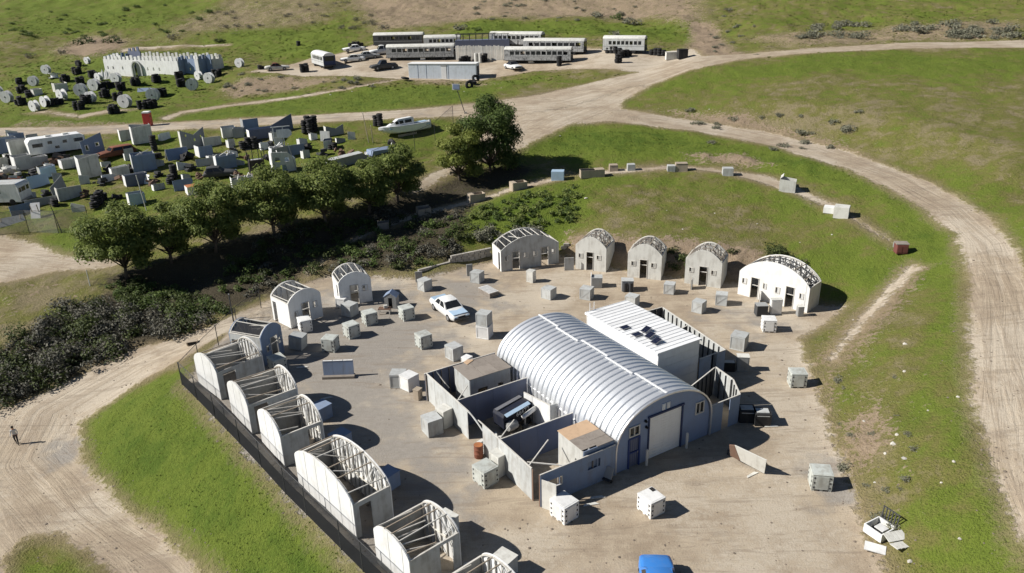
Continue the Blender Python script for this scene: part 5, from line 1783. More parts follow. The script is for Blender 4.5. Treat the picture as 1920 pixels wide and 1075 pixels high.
def person():
    g = gnd(33, 833)
    t = thing('person', 'person in a pale shirt and dark trousers walking on the dirt road', 'person', g, R(-160))
    me = bpy.data.meshes.new('body')
    v = [(0, 0, .95), (0, .02, 1.15), (0, .03, 1.40), (0, .05, 1.50), (0, .07, 1.62), (0, .08, 1.72),
         (-.10, 0, .90), (-.11, .10, .48), (-.11, .16, .09), (-.11, .30, .04), (.10, 0, .90), (.11, -.03, .48), (.11, -.20, .10), (.11, -.08, .04),
         (-.19, .03, 1.40), (-.24, .0, 1.13), (-.22, .16, .92), (-.21, .22, .84), (.19, .03, 1.40), (.24, .05, 1.13), (.24, .22, 1.02), (.23, .29, .98)]
    e = [(0, 1), (1, 2), (2, 3), (3, 4), (4, 5), (0, 6), (6, 7), (7, 8), (8, 9), (0, 10), (10, 11), (11, 12), (12, 13), (2, 14), (14, 15), (15, 16), (16, 17), (2, 18), (18, 19), (19, 20), (20, 21)]
    rad = [.14, .13, .15, .06, .09, .08, .10, .065, .045, .04, .10, .065, .045, .04, .06, .045, .035, .035, .06, .045, .035, .035]
    me.from_pydata(v, e, [])
    o = bpy.data.objects.new('body', me)
    COL.objects.link(o)
    sk = o.modifiers.new('skin', 'SKIN')
    for i, r in enumerate(rad):
        me.skin_vertices[0].data[i].radius = (r, r * (.75 if i in (0, 1, 2) else 1))
    me.skin_vertices[0].data[0].use_root = True
    sb = o.modifiers.new('sub', 'SUBSURF')
    sb.levels = sb.render_levels = 2
    dg = bpy.context.evaluated_depsgraph_get()
    m2 = bpy.data.meshes.new_from_object(o.evaluated_get(dg))
    bpy.data.objects.remove(o)
    m2.name = 'body'
    m2.materials.clear()
    for k in ('skin', 'cloth_w', 'cloth_d'):
        m2.materials.append(M[k])
    for p in m2.polygons:
        c = p.center
        p.use_smooth = True
        p.material_index = 2 if c.z < .96 and abs(c.x) < .2 else (1 if c.z < 1.46 and c.z > 1.0 else 0)
    o = bpy.data.objects.new('body', m2)
    COL.objects.link(o)
    o.parent = t
    MB().lathe([(.095, 1.66), (.10, 1.72), (.085, 1.79), (.03, 1.82)], 14, 0, Matrix.Translation((0, .07, 0))).build('hair', M['black'], t, True)
    MB().box((.0, .20, 1.645), (.03, .03, .05)).build('nose', M['skin'], t)
    t.scale = (.9, .9, .9)
    return t


person()
ob = thing('dug_hole_cover', 'small dark and tan box lying on the dirt road by the wire fence', 'box', gnd(361, 645), R(20))
MB().box((0, 0, .15), (.9, .5, .3)).build('body', M['wood'], ob)
MB().box((0, -.26, .15), (.7, .02, .22)).build('opening', M['black'], ob)

# ------------------------------------------------------------------ bunker boxes on the terrace path
def open_box(name, label, px, py, yaw, size, mat, cat='box', mats=None, lid=None, inside='dark', group=None, flap=None, z=None, sink=.08):
    g = gnd(px, py)
    t = thing(name, label, cat, g - Vector((0, 0, sink)), R(yaw), group)
    w, d, h = size
    m = mats or (mat,) * 4
    jg = 0 if lid else .10 * h
    jj = RNG.uniform(-jg, jg, 8) if jg else np.zeros(8)
    RT = Matrix.Rotation(R(90), 4, 'Z')
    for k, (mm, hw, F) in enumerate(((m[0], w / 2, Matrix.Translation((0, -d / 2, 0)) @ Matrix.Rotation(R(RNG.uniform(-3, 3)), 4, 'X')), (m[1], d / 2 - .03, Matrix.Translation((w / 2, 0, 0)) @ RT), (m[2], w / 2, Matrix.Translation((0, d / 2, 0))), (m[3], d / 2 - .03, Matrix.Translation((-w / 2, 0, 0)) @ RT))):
        MB().sheet([(-hw, 0), (hw, 0), (hw, h + jj[2 * k]), (-hw, h + jj[2 * k + 1])], [], .05, F).build('panel', M[mm], t)
    MB().box((0, 0, .06), (w - .1, d - .1, .1)).build('floor', M[inside], t)
    if lid:
        a, b = lid
        MB().box((w * (a + b - 1) / 2, 0, h + .025), (w * (b - a), d + .06, .04)).build('lid', M[mat], t)
    if flap:
        MB().bar((-w / 2, d / 2, h), (-w / 2 + .3, d / 2, h + flap), d * .9, .04).build('flap', M[mat], t)
    return t


TB = 'bunker boxes along the terrace path'
open_box('bunker_box', 'dim brown open box in the tree shade, lowest on the terrace path', 719, 428, 8, (1.2, .9, .8), 'oldply', group=TB)
open_box('bunker_box', 'dim grey open box in the tree shade, second up the terrace path', 795, 405, 20, (1.5, 1.0, 1.1), 'oldply', group=TB)
open_box('bunker_box', 'tan edged open box in sun at the shade edge below the big tree', 893, 377, 25, (1.9, 1.0, 1.0), 'wood', lid=(0, .3), group=TB)
open_box('bunker_box', 'tan edged open box up the path, right below the big dark tree', 972, 355, 25, (1.9, 1.0, 1.0), 'wood', lid=(0, .3), group=TB)
open_box('bunker_box', 'pale blue box with a lit right side in the big tree\'s shadow', 1046, 336, -8, (1.5, 1.1, 1.1), 'hullblue', lid=(0, 1), group=TB)
open_box('bunker_box', 'long tan box of two with an open top, past the big tree\'s shadow', 1110, 331, 6, (2.9, 1.0, .95), 'wood', lid=(.6, 1), group=TB)
open_box('bunker_box', 'small tan box left of a low grey block at the top of the terrace', 1150, 320, 0, (1.0, .9, .8), 'wood', lid=(0, 1), group=TB)
open_box('bunker_box', 'small grey block in a dent of the path at the top of the terrace', 1183, 319, 0, (.9, .8, .8), 'grey', lid=(0, 1), group=TB)
open_box('bunker_box', 'tan box beside a low grey one below the bare cliff', 1277, 320, -4, (1.4, .9, 1.0), 'wood', lid=(0, 1), group=TB)
open_box('bunker_box', 'low grey box joined to a tan one below the bare cliff', 1258, 320, -4, (.9, .8, .7), 'grey', lid=(0, 1), group=TB)
open_box('bunker_box', 'grey box with a tan edge alone on the upper right path', 1364, 328, -8, (1.2, .9, .9), 'grey', lid=(0, 1), group=TB)
open_box('bunker_box', 'big grey box with a raised flap over its dark inside, on the upper right path', 1476, 357, -22, (1.7, 1.5, 1.35), 'offwhite', flap=.3, group=TB)
open_box('bunker_box', 'low white box joined to a grey lidded one on the right slope', 1556, 397, -28, (1.2, .9, .6), 'white', lid=(0, 1), group=TB)
open_box('bunker_box', 'grey lidded box joined to a low white one on the right slope', 1577, 406, -28, (1.4, 1.2, 1.15), 'offwhite', lid=(0, 1), group=TB)
rc = thing('red_box', 'red brown box under a grey board roof on the right slope', 'box', gnd(1688, 474), R(-6))
MB().box((0, 0, .42), (1.0, .8, .85)).build('body', M['redbrown'], rc, bevel=.02)
for s in (-1, 1):
    MB().box((s * .25, -.41, .45), (.4, .03, .6)).build('door', M['redbrown'], rc)
MB().box((0, .1, .93), (1.15, .8, .05), 0, 0, Matrix.Rotation(R(4), 4, 'X')).build('roof_board', M['oldply'], rc)
MB().box((0, .46, .62), (1.1, .06, .5)).build('back_board', M['grey'], rc)

# ------------------------------------------------------------------ the left field full of painted boards and wrecks
VB = 'painted board bunkers in the left field'


def pt(px, py):
    return gnd(px, py)


def bunk(kind, px, py, w, d, h, yaw, mat, label, mats=None, hole=(), junk=None, lid=None, peak=0.0, mat2=None, lean=8):
    nm = {'box': 'board_bunker', 'ell': 'corner_screen', 'lean': 'leaning_screen', 'vee': 'notched_screen', 'tent': 'tent_screen'}[kind]
    g = pt(px, py) - Vector((0, 0, .08))
    yaw += math.degrees(math.atan2(960 - px, FPX))      # the yaw is judged against the line of sight
    if kind == 'box':
        t = open_box(nm, label, px, py, yaw, (w, d, h), mat, 'bunker', mats, lid, group=VB)  # mats paint the sunlit left board whiter, the shaded right one darker
        for k in range(max(0, int(w / 1.25) - 1)):
            MB().box((-w / 2 + (k + 1) * 1.22, -d / 2 - .03, h / 2), (.05, .02, h)).build('seam_strip', M[mat], t)
        if junk:
            rr = np.random.default_rng(int(px * 3 + py))
            for k in range(5):
                MB().bar((rr.uniform(-w / 2, w / 2), rr.uniform(-d / 2, d / 2), h + rr.uniform(-.2, .1)), (rr.uniform(-w / 2, w / 2), rr.uniform(-d / 2, d / 2), h + rr.uniform(0, .5)), .12, .05).build('junk_board', M[junk], t)
        return t
    t = thing(nm, label, 'bunker', g, R(yaw), VB)
    hs = [[(a - b / 2, c), (a + b / 2, c), (a + b / 2, c + e), (a - b / 2, c + e)] for a, c, b, e in hole]
    if kind == 'lean':
        T = Matrix.Rotation(R(-lean), 4, 'X')
        MB().sheet([(-w / 2, 0), (w / 2, 0), (w / 2, h + peak), (-w / 2, h)], hs, .06, T).build('board', M[mat], t)
        for a, c, b, e in hole:
            f = MB()
            for s in (-1, 1):
                f.box((a + s * b / 2, -.05, c + e / 2), (.09, .06, e + .1), 0, 0, T).box((a, -.052, c + e / 2 + s * e / 2), (b, .06, .09), 0, 0, T)
            f.build('window_frame', M['white'], t)
        for s in (-.35, .35):
            MB().bar((s * w, d, .0), (s * w, .1 + h * .1, h * .8), .08).build('prop', M['wood'], t)
    elif kind == 'ell':
        MB().box((0, 0, h / 2), (w, .06, h)).build('board', M[mat], t)
        MB().box((-w / 2, d / 2 + .035, h / 2), (.06, d, h)).build('board', M[mat2 or mat], t)
        MB().box((w / 2 - .1, d * .3, h / 2 - .1), (.06, d * .6, h - .2)).build('rib', M['wood'], t)
    elif kind == 'vee':
        MB().sheet([(-w / 2, 0), (w / 2, 0), (w * .52, h * 1.06), (w * .05, h * .70), (-w / 2, h)], hs, .08, Matrix.Rotation(R(-6), 4, 'X')).build('board', M[mat], t)
        MB().box((-w / 2 - .02, .7, h * .45), (.07, 1.4, h * .9)).build('side_board', M[mat2 or mat], t)
        MB().bar((w * .3, 1.3, 0), (w * .3, .2, h * .7), .08).build('prop', M['wood'], t)
    elif kind == 'tent':
        for s, mm in ((-1, mat), (1, mat2 or mat)):
            MB().bar((0, s * d / 2, h / 2 - .02), (0, s * .03, h), .01)
            T = Matrix.Translation((0, s * d / 4, h / 2)) @ Matrix.Rotation(R(s * math.degrees(math.atan2(d / 2, h))), 4, 'X')
            MB().box((0, 0, 0), (w, .06, math.hypot(d / 2, h)), 0, 0, T).build('board', M[mm], t)
        MB().sheet([(-d / 2, 0), (d / 2, 0), (0, h)], [], .05, Matrix.Translation((w / 2, 0, 0)) @ Matrix.Rotation(R(90), 4, 'Z')).build('end_board', M['white'], t)
    return t


W4 = ('grey', 'mid', 'grey', 'white')
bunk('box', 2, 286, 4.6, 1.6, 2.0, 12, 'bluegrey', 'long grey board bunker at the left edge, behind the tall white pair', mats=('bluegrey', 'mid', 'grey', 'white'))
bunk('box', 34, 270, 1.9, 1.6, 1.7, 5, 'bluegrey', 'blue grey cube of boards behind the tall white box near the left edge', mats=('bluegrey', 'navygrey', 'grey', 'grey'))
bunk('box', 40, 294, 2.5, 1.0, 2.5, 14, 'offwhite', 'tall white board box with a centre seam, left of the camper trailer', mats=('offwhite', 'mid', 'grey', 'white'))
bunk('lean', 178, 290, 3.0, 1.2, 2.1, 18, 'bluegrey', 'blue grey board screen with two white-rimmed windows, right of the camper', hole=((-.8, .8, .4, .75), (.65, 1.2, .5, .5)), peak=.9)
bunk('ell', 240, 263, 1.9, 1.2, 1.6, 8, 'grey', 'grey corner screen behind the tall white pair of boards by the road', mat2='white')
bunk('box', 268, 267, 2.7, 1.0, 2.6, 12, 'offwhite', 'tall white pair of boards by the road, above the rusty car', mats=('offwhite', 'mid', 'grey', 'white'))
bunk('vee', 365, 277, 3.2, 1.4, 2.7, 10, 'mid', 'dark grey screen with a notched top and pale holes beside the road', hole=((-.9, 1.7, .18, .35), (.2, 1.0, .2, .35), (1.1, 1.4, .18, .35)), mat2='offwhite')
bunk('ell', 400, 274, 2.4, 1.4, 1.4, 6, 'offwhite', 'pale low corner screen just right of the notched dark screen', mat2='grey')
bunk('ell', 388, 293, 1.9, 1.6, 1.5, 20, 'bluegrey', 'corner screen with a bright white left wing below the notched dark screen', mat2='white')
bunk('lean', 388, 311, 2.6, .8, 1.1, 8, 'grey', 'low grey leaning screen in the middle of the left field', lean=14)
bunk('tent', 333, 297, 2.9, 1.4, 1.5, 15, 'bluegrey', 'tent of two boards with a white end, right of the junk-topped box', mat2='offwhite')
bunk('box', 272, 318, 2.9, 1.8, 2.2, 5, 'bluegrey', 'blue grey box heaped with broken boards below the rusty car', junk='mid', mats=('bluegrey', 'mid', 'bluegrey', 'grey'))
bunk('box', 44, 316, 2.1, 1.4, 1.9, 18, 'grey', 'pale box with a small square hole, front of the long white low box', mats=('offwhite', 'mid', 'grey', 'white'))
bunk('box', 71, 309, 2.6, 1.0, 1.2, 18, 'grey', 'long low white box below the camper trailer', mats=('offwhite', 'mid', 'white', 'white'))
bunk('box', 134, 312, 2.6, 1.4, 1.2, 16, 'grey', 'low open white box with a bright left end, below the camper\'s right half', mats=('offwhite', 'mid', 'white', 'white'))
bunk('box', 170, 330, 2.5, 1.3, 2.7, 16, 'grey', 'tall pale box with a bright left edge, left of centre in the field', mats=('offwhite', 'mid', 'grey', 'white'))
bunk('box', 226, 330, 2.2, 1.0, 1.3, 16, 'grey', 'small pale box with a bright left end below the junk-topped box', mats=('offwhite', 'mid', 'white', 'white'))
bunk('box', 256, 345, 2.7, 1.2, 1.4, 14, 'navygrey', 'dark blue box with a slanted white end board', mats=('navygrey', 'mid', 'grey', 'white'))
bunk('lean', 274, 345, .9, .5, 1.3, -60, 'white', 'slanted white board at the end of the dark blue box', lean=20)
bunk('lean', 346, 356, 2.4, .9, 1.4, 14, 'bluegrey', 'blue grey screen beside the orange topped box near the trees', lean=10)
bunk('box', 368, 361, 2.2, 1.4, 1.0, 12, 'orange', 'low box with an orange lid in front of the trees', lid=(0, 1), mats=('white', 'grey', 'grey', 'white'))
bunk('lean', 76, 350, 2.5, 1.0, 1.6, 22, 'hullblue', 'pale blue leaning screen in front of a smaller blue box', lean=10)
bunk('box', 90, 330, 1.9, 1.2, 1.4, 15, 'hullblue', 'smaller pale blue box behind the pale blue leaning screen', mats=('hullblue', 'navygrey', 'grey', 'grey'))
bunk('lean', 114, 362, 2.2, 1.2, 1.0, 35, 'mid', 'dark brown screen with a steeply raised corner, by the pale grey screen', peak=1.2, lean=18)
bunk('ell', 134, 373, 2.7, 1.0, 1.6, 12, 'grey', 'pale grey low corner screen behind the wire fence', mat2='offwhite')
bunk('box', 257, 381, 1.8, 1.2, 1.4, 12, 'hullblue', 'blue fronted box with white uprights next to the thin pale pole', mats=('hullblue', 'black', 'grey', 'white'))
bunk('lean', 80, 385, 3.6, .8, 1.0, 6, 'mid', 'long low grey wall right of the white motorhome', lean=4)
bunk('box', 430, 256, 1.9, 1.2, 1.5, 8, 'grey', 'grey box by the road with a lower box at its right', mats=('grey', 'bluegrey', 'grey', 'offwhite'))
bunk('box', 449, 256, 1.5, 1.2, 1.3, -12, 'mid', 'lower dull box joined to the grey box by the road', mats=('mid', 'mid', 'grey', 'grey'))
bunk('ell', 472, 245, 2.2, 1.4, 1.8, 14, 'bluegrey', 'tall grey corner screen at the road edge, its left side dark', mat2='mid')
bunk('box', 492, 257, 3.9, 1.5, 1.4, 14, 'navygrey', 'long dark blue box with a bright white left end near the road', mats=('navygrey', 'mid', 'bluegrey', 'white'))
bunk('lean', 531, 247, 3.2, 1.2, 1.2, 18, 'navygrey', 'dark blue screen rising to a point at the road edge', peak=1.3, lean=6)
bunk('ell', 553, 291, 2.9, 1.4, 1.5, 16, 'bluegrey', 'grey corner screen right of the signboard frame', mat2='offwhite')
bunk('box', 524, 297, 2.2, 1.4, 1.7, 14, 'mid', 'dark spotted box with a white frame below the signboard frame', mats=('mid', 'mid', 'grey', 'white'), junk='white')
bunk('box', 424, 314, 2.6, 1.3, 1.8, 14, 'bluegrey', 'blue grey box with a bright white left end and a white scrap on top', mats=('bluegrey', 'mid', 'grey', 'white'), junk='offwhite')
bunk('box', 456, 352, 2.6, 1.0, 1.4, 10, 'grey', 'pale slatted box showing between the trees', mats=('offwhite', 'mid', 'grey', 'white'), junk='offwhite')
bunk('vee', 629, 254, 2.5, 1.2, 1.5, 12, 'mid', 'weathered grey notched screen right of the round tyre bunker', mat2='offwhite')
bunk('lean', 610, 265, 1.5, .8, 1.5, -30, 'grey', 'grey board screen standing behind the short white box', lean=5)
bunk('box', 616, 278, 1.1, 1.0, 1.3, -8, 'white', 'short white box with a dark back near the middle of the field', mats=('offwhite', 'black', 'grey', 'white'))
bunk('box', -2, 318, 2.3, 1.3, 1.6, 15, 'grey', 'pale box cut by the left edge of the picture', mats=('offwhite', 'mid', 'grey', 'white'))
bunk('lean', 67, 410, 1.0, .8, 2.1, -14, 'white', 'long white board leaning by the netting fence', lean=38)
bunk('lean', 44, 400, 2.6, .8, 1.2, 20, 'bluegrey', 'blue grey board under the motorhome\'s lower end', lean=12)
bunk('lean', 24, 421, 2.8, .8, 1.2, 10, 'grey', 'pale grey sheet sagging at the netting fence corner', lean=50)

# frame signs, tank tower, wreck, slabs
sg = thing('signboard_frame', 'white signboard on a crossbar frame in the middle of the left field', 'sign', gnd(533, 277), R(20))
for x in (-1.2, .1):
    MB().box((x, 0, 1.5), (.12, .12, 3.0)).build('post', M['white'], sg)
MB().box((-.2, 0, 2.95), (2.6, .1, .1)).build('crossbar', M['white'], sg)
MB().sheet([(-.8, 1.5), (.6, 1.35), (1.25, 1.75), (1.25, 2.25), (.9, 2.6), (-.8, 2.6)], [], .06, Matrix.Translation((0, -.1, 0))).build('board', M['white'], sg)
MB().box((-.6, .05, .8), (1.1, .06, 1.4)).build('lower_board', M['offwhite'], sg)

tw = thing('tank_tower', 'dark square tank on a tall iron frame with two loops, above the trees', 'tower', gnd(485, 336), R(26))
for x in (-.85, .85):
    for y in (-.6, .6):
        MB().bar((x * 1.15, y, 0), (x, y, 3.0 if y < 0 else 3.4), .09).build('leg', M['dark'], tw)
for x in (-.45, .45):
    for a, b in (((-.35, 0, 2.6), (-.35, 0, 3.9)), ((-.35, 0, 3.9), (.35, 0, 3.9)), ((.35, 0, 3.9), (.35, 0, 2.6))):
        MB().bar((a[0] + x * 1.6, -.3, a[2]), (b[0] + x * 1.6, -.3, b[2]), .08).build('loop_bar', M['dark'], tw)
MB().box((0, 0, 1.75), (1.75, 1.2, 1.6)).build('tank', M['tank'], tw, bevel=.05)
MB().box((0, -.1, 2.57), (1.2, .5, .04)).build('lid', M['grey'], tw)
MB().box((0, 0, .75), (2.0, 1.3, .12)).build('deck', M['oldply'], tw)

ww = thing('white_wreck', 'tall white wreck full of holes, half hidden behind the trees', 'wreck', gnd(536, 322), R(27))
MB().sheet([(-1.6, 0), (-.9, 0), (-.6, .9), (.1, .9), (.3, 0), (1.4, 0), (1.4, 1.6), (.5, 2.5), (-1.5, 2.7)], [[(-1.2, 1.4), (-.5, 1.3), (-.6, 1.9), (-1.1, 2.0)], [(0, 1.3), (.6, 1.3), (.6, 1.8), (.1, 1.9)]], .1).build('front_board', M['white'], ww)
MB().box((1.4, .8, .8), (.08, 1.5, 1.6)).build('side_board', M['bluegrey'], ww)
MB().box((-1.55, .8, 1.3), (.08, 1.5, 2.6)).build('side_board', M['white'], ww)
for k in range(4):
    MB().bar((-1.5 + k * .7, -.1, 2.6 - .2 * k), (-1.2 + k * .6, 1.4, 2.9 - .3 * k), .1, .06).build('rafter', M['white'], ww)
MB().box((.4, .4, .9), (1.4, .05, 1.7)).build('inner_board', M['hullblue'], ww)

cs = thing('crashed_fuselage', 'crashed grey fuselage in two long slabs with a dark tail ring, behind the trees', 'wreck', gnd(652, 308), R(36))
MB().sheet([(-3.0, 0), (2.6, 0), (2.9, .7), (2.0, 1.25), (-2.6, .9)], [], 1.3).build('body', M['mid'], cs)
MB().sheet([(-3.0, .9), (2.0, 1.28), (2.0, 1.34), (-3.0, .96)], [], 1.4).build('top_sheet', M['grey'], cs)
for k in range(6):
    a = math.pi * k / 5
    MB().bar((2.3 + .15 * k, -.8 * math.cos(a), .9 * math.sin(a)), (2.9, -.9 * math.cos(a + .2), 1.2 * math.sin(a)), .14, .06).build('rib', M['white'], cs)
MB().sheet([(3.2, .7), (6.9, 1.1), (7.0, 1.3), (3.4, 1.35)], [], 1.9).build('wing', M['bluegrey'], cs)
MB().sheet([(3.4, .0), (6.8, 0), (6.8, .9), (3.4, .8)], [], 1.1).build('wing_support', M['dark'], cs)
MB().torus(1.05, .22, 20, 8, 0, Matrix.Translation((7.1, .4, 1.1)) @ Matrix.Rotation(R(80), 4, 'Y')).build('tail_ring', M['black'], cs, True)
MB().bar((6.2, -.4, 1.3), (7.0, .2, 2.0), .12).build('strut', M['white'], cs)

# motorhome, camper, rusty car, boat
mh = thing('motorhome', 'white motorhome with a grey roof and dark end windows at the lower left field edge', 'motorhome', gnd(10, 380), R(2))
L_, W_, H_ = 5.4, 2.6, 2.5
MB().sheet([(-L_ / 2, .45), (L_ / 2, .45), (L_ / 2, H_ - .3), (L_ / 2 - .25, H_), (-L_ / 2, H_)], [], W_).build('body', M['white'], mh, bevel=.08)
MB().box((-.1, 0, H_ + .03), (L_ - .5, W_ - .25, .06)).build('roof', M['grey'], mh)
MB().box((L_ / 2 - .2, 0, H_ + .07), (.12, W_ - .3, .05)).build('roof_rail', M['bluegrey'], mh)
for y, w in ((-.85, .45), (-.1, .8), (.8, .55)):
    MB().box((L_ / 2 + .01, y, 1.75), (.04, w, .55)).build('window', M['glass'], mh, bevel=.02)
for x, w in ((-1.6, .9), (0.2, .7)):
    MB().box((x, -W_ / 2 - .01, 1.7), (w, .04, .5)).build('window', M['glass'], mh, bevel=.02)
for x in (-1.7, 1.7):
    for s in (-1, 1):
        MB().lathe([(.2, -.11), (.36, -.1), (.38, 0), (.36, .1), (.2, .11)], 16, 0, Matrix.Translation((x, s * (W_ / 2 - .1), .38)) @ Matrix.Rotation(R(90), 4, 'X')).build('wheel', M['black'], mh)
MB().box((L_ / 2 - .3, 0, .42), (.6, W_ - .2, .3)).build('bumper', M['mid'], mh)

cp = thing('camper_trailer', 'long white camper trailer with dark windows beside the road at the far left', 'camper', gnd(113, 291), R(40))
MB().sheet([(-3.6, .55), (3.3, .5), (3.6, .9), (3.55, 2.35), (3.2, 2.6), (-3.3, 2.6), (-3.65, 2.2)], [], 2.3, Matrix.Translation((0, 1.15, 0))).build('body', M['white'], cp, bevel=.06)
MB().box((0, 1.15, 2.63), (6.3, 2.1, .06)).build('roof', M['white_clean'], cp)
for x in (-.8, 1.4):
    MB().box((x, 1.0, 2.75), (.7, .6, .2)).build('roof_vent', M['offwhite'], cp)
for x, w, z, h in ((-2.5, 1.3, 1.75, .5), (-.9, .55, 1.95, .4), (-.1, .55, 1.2, .35), (1.0, .55, 1.85, .4), (2.75, 1.2, 1.85, .5)):
    MB().box((x, -.01, z), (w, .05, h)).build('window', M['glass'], cp, bevel=.02)
MB().box((1.95, -.01, 1.45), (.7, .05, 1.7)).build('door', M['white'], cp)
for x in (-.4, .45):
    for s in (0, 1):
        MB().lathe([(.2, -.1), (.34, -.1), (.36, 0), (.34, .1), (.2, .1)], 16, 0, Matrix.Translation((x, .15 + s * 2.0, .36)) @ Matrix.Rotation(R(90), 4, 'X')).build('wheel', M['black'], cp)
MB().bar((-3.6, 1.15, .5), (-4.6, 1.15, .45), .1).build('tow_bar', M['dark'], cp)
MB().box((0, 1.15, .48), (6.8, 2.0, .12)).build('chassis', M['dark'], cp)

rcar = car('rusty red brown estate car with a pale front door, wrecked in the left field', gnd(219, 293), R(47) + math.pi, 'rust', 'rust', L=5.2, W=1.9, H=1.4, style='suv', wheels=False, name='wrecked_car')
MB().box((-1.35, .97, .62), (1.3, .05, .75)).build('pale_door', M['offwhite'], rcar)
car('brown wrecked car at the left edge, in front of a heap of white scrap', gnd(6, 346), R(20), 'rust', 'brown', L=4.6, style='suv', wheels=False, name='wrecked_car')
car('dark wrecked car under the blue grey box with the white scrap', gnd(414, 332), R(15), 'dark', 'dark', L=4.0, style='suv', wheels=False, name='wrecked_car')
hp = MB()
rr = np.random.default_rng(3)
for k in range(14):
    hp.box((rr.normal(0, .9), rr.normal(0, .5), .3 + abs(rr.normal(0, .4))), rr.uniform(.3, 1.3, 3) * (1, 1, .5), rr.uniform(0, 3), 0, Matrix.Rotation(rr.normal(0, .3), 4, 'X'))
hp = hp.build('scrap_heap', M['offwhite'])
hp.location = gnd(20, 330)
tag(hp, 'heap of white scrap and broken boat pieces behind a brown wrecked car', 'scrap')


def boat():
    A, B = gnd(722, 250), gnd(802, 238)
    t = thing('motor_boat', 'white and pale blue motor boat lying on the grass, bow to the left', 'boat', gnd(762, 250), math.atan2(B.y - A.y, B.x - A.x) + R(4))
    t.rotation_euler = (R(-6), R(-5), t.rotation_euler[2])
    t.scale = (1.12,) * 3
    st = []
    for x, w, zk, zg in ((-3.5, .05, 1.05, 1.25), (-3.0, .45, .62, 1.22), (-2.2, .85, .30, 1.15), (-1.0, 1.12, .10, 1.06), (.6, 1.2, .02, 1.0), (2.2, 1.15, .02, .98), (3.2, 1.08, .05, .98)):
        st.append([(x, -w, zg), (x, -w * .97, zg - .25), (x, -w * .78, zk + .22), (x, 0, zk), (x, w * .78, zk + .22), (x, w * .97, zg - .25), (x, w, zg), (x, 0, zg + .04)])
    vs, fs = loft(st)
    MB().add(vs, fs).build('hull', M['white_clean'], t, R(45))
    for s in (-1, 1):
        MB().bar((-2.2, s * .86, .92), (3.1, s * 1.10, .80), .05, .16).build('stripe', M['hullblue'], t)
    vs, fs = loft([[(x, -w, z), (x, -w, z + .12), (x, w, z + .12), (x, w, z)] for x, w, z in ((-3.45, .1, 1.2), (-3.0, .5, 1.2), (-2.2, .9, 1.14), (-1.0, 1.17, 1.05), (.6, 1.25, .99), (2.2, 1.2, .97), (3.2, 1.13, .97))])
    MB().add(vs, fs).build('deck', M['white_clean'], t)
    c = [[(x, -w, 1.05), (x, -w * .86, z), (x, w * .86, z), (x, w, 1.05)] for x, w, z in ((-2.5, .5, 1.25), (-1.5, .8, 1.65), (-.9, .85, 1.98), (.9, .85, 2.0), (1.1, .85, 1.9))]
    vs, fs = loft(c)
    MB().add(vs, fs).build('cabin', M['white_clean'], t)
    for x, w in ((-1.15, .4), (-.55, .5), (.35, .85)):
        for s in (-1, 1):
            MB().box((x, s * .835, 1.58), (w, .06, .38)).build('window', M['glass'], t, bevel=.02)
    MB().box((-1.62, 0, 1.62), (.4, 1.1, .05), 0, 0, Matrix.Translation((-1.62, 0, 1.62)) @ Matrix.Rotation(R(-28), 4, 'Y') @ Matrix.Translation((1.62, 0, -1.62))).build('windscreen', M['glass'], t)
    MB().box((2.1, 0, 1.15), (1.6, 1.5, .08)).build('cockpit_floor', M['hullblue'], t)
    MB().box((3.32, 0, .75), (.3, .5, .9)).build('outboard', M['mid'], t, bevel=.05)
    for y in (-.5, .5):
        MB().box((0, y, -.12), (2.5, .2, .3)).build('cradle', M['wood'], t)


boat()

# ------------------------------------------------------------------ tyre stacks and cable reels
def tyre_mesh():
    return MB().torus(.26, .125, 14, 7).mesh('tyre', M['black'], True)


ME_TYRE = tyre_mesh()


def tyres(px, py, label, cols=((0, 0, 4),), sc=1.0, group='black tyre stacks in the upper left field', g=None):
    t = thing('tyre_stack', label, 'tyre stack', (g or gnd(px, py)), RNG.uniform(0, 3), group)
    for x, y, n in cols:
        for k in range(n):
            o = bpy.data.objects.new('tyre', ME_TYRE)
            COL.objects.link(o)
            o.parent = t
            o.location = (x + RNG.uniform(-.05, .05), y + RNG.uniform(-.05, .05), .12 + k * .235)
            o.rotation_euler = (RNG.uniform(-.1, .1), RNG.uniform(-.1, .1), RNG.uniform(0, 3))
            o.scale = (1.15, 1.15, 1.0)
    t.scale = (sc,) * 3
    return t


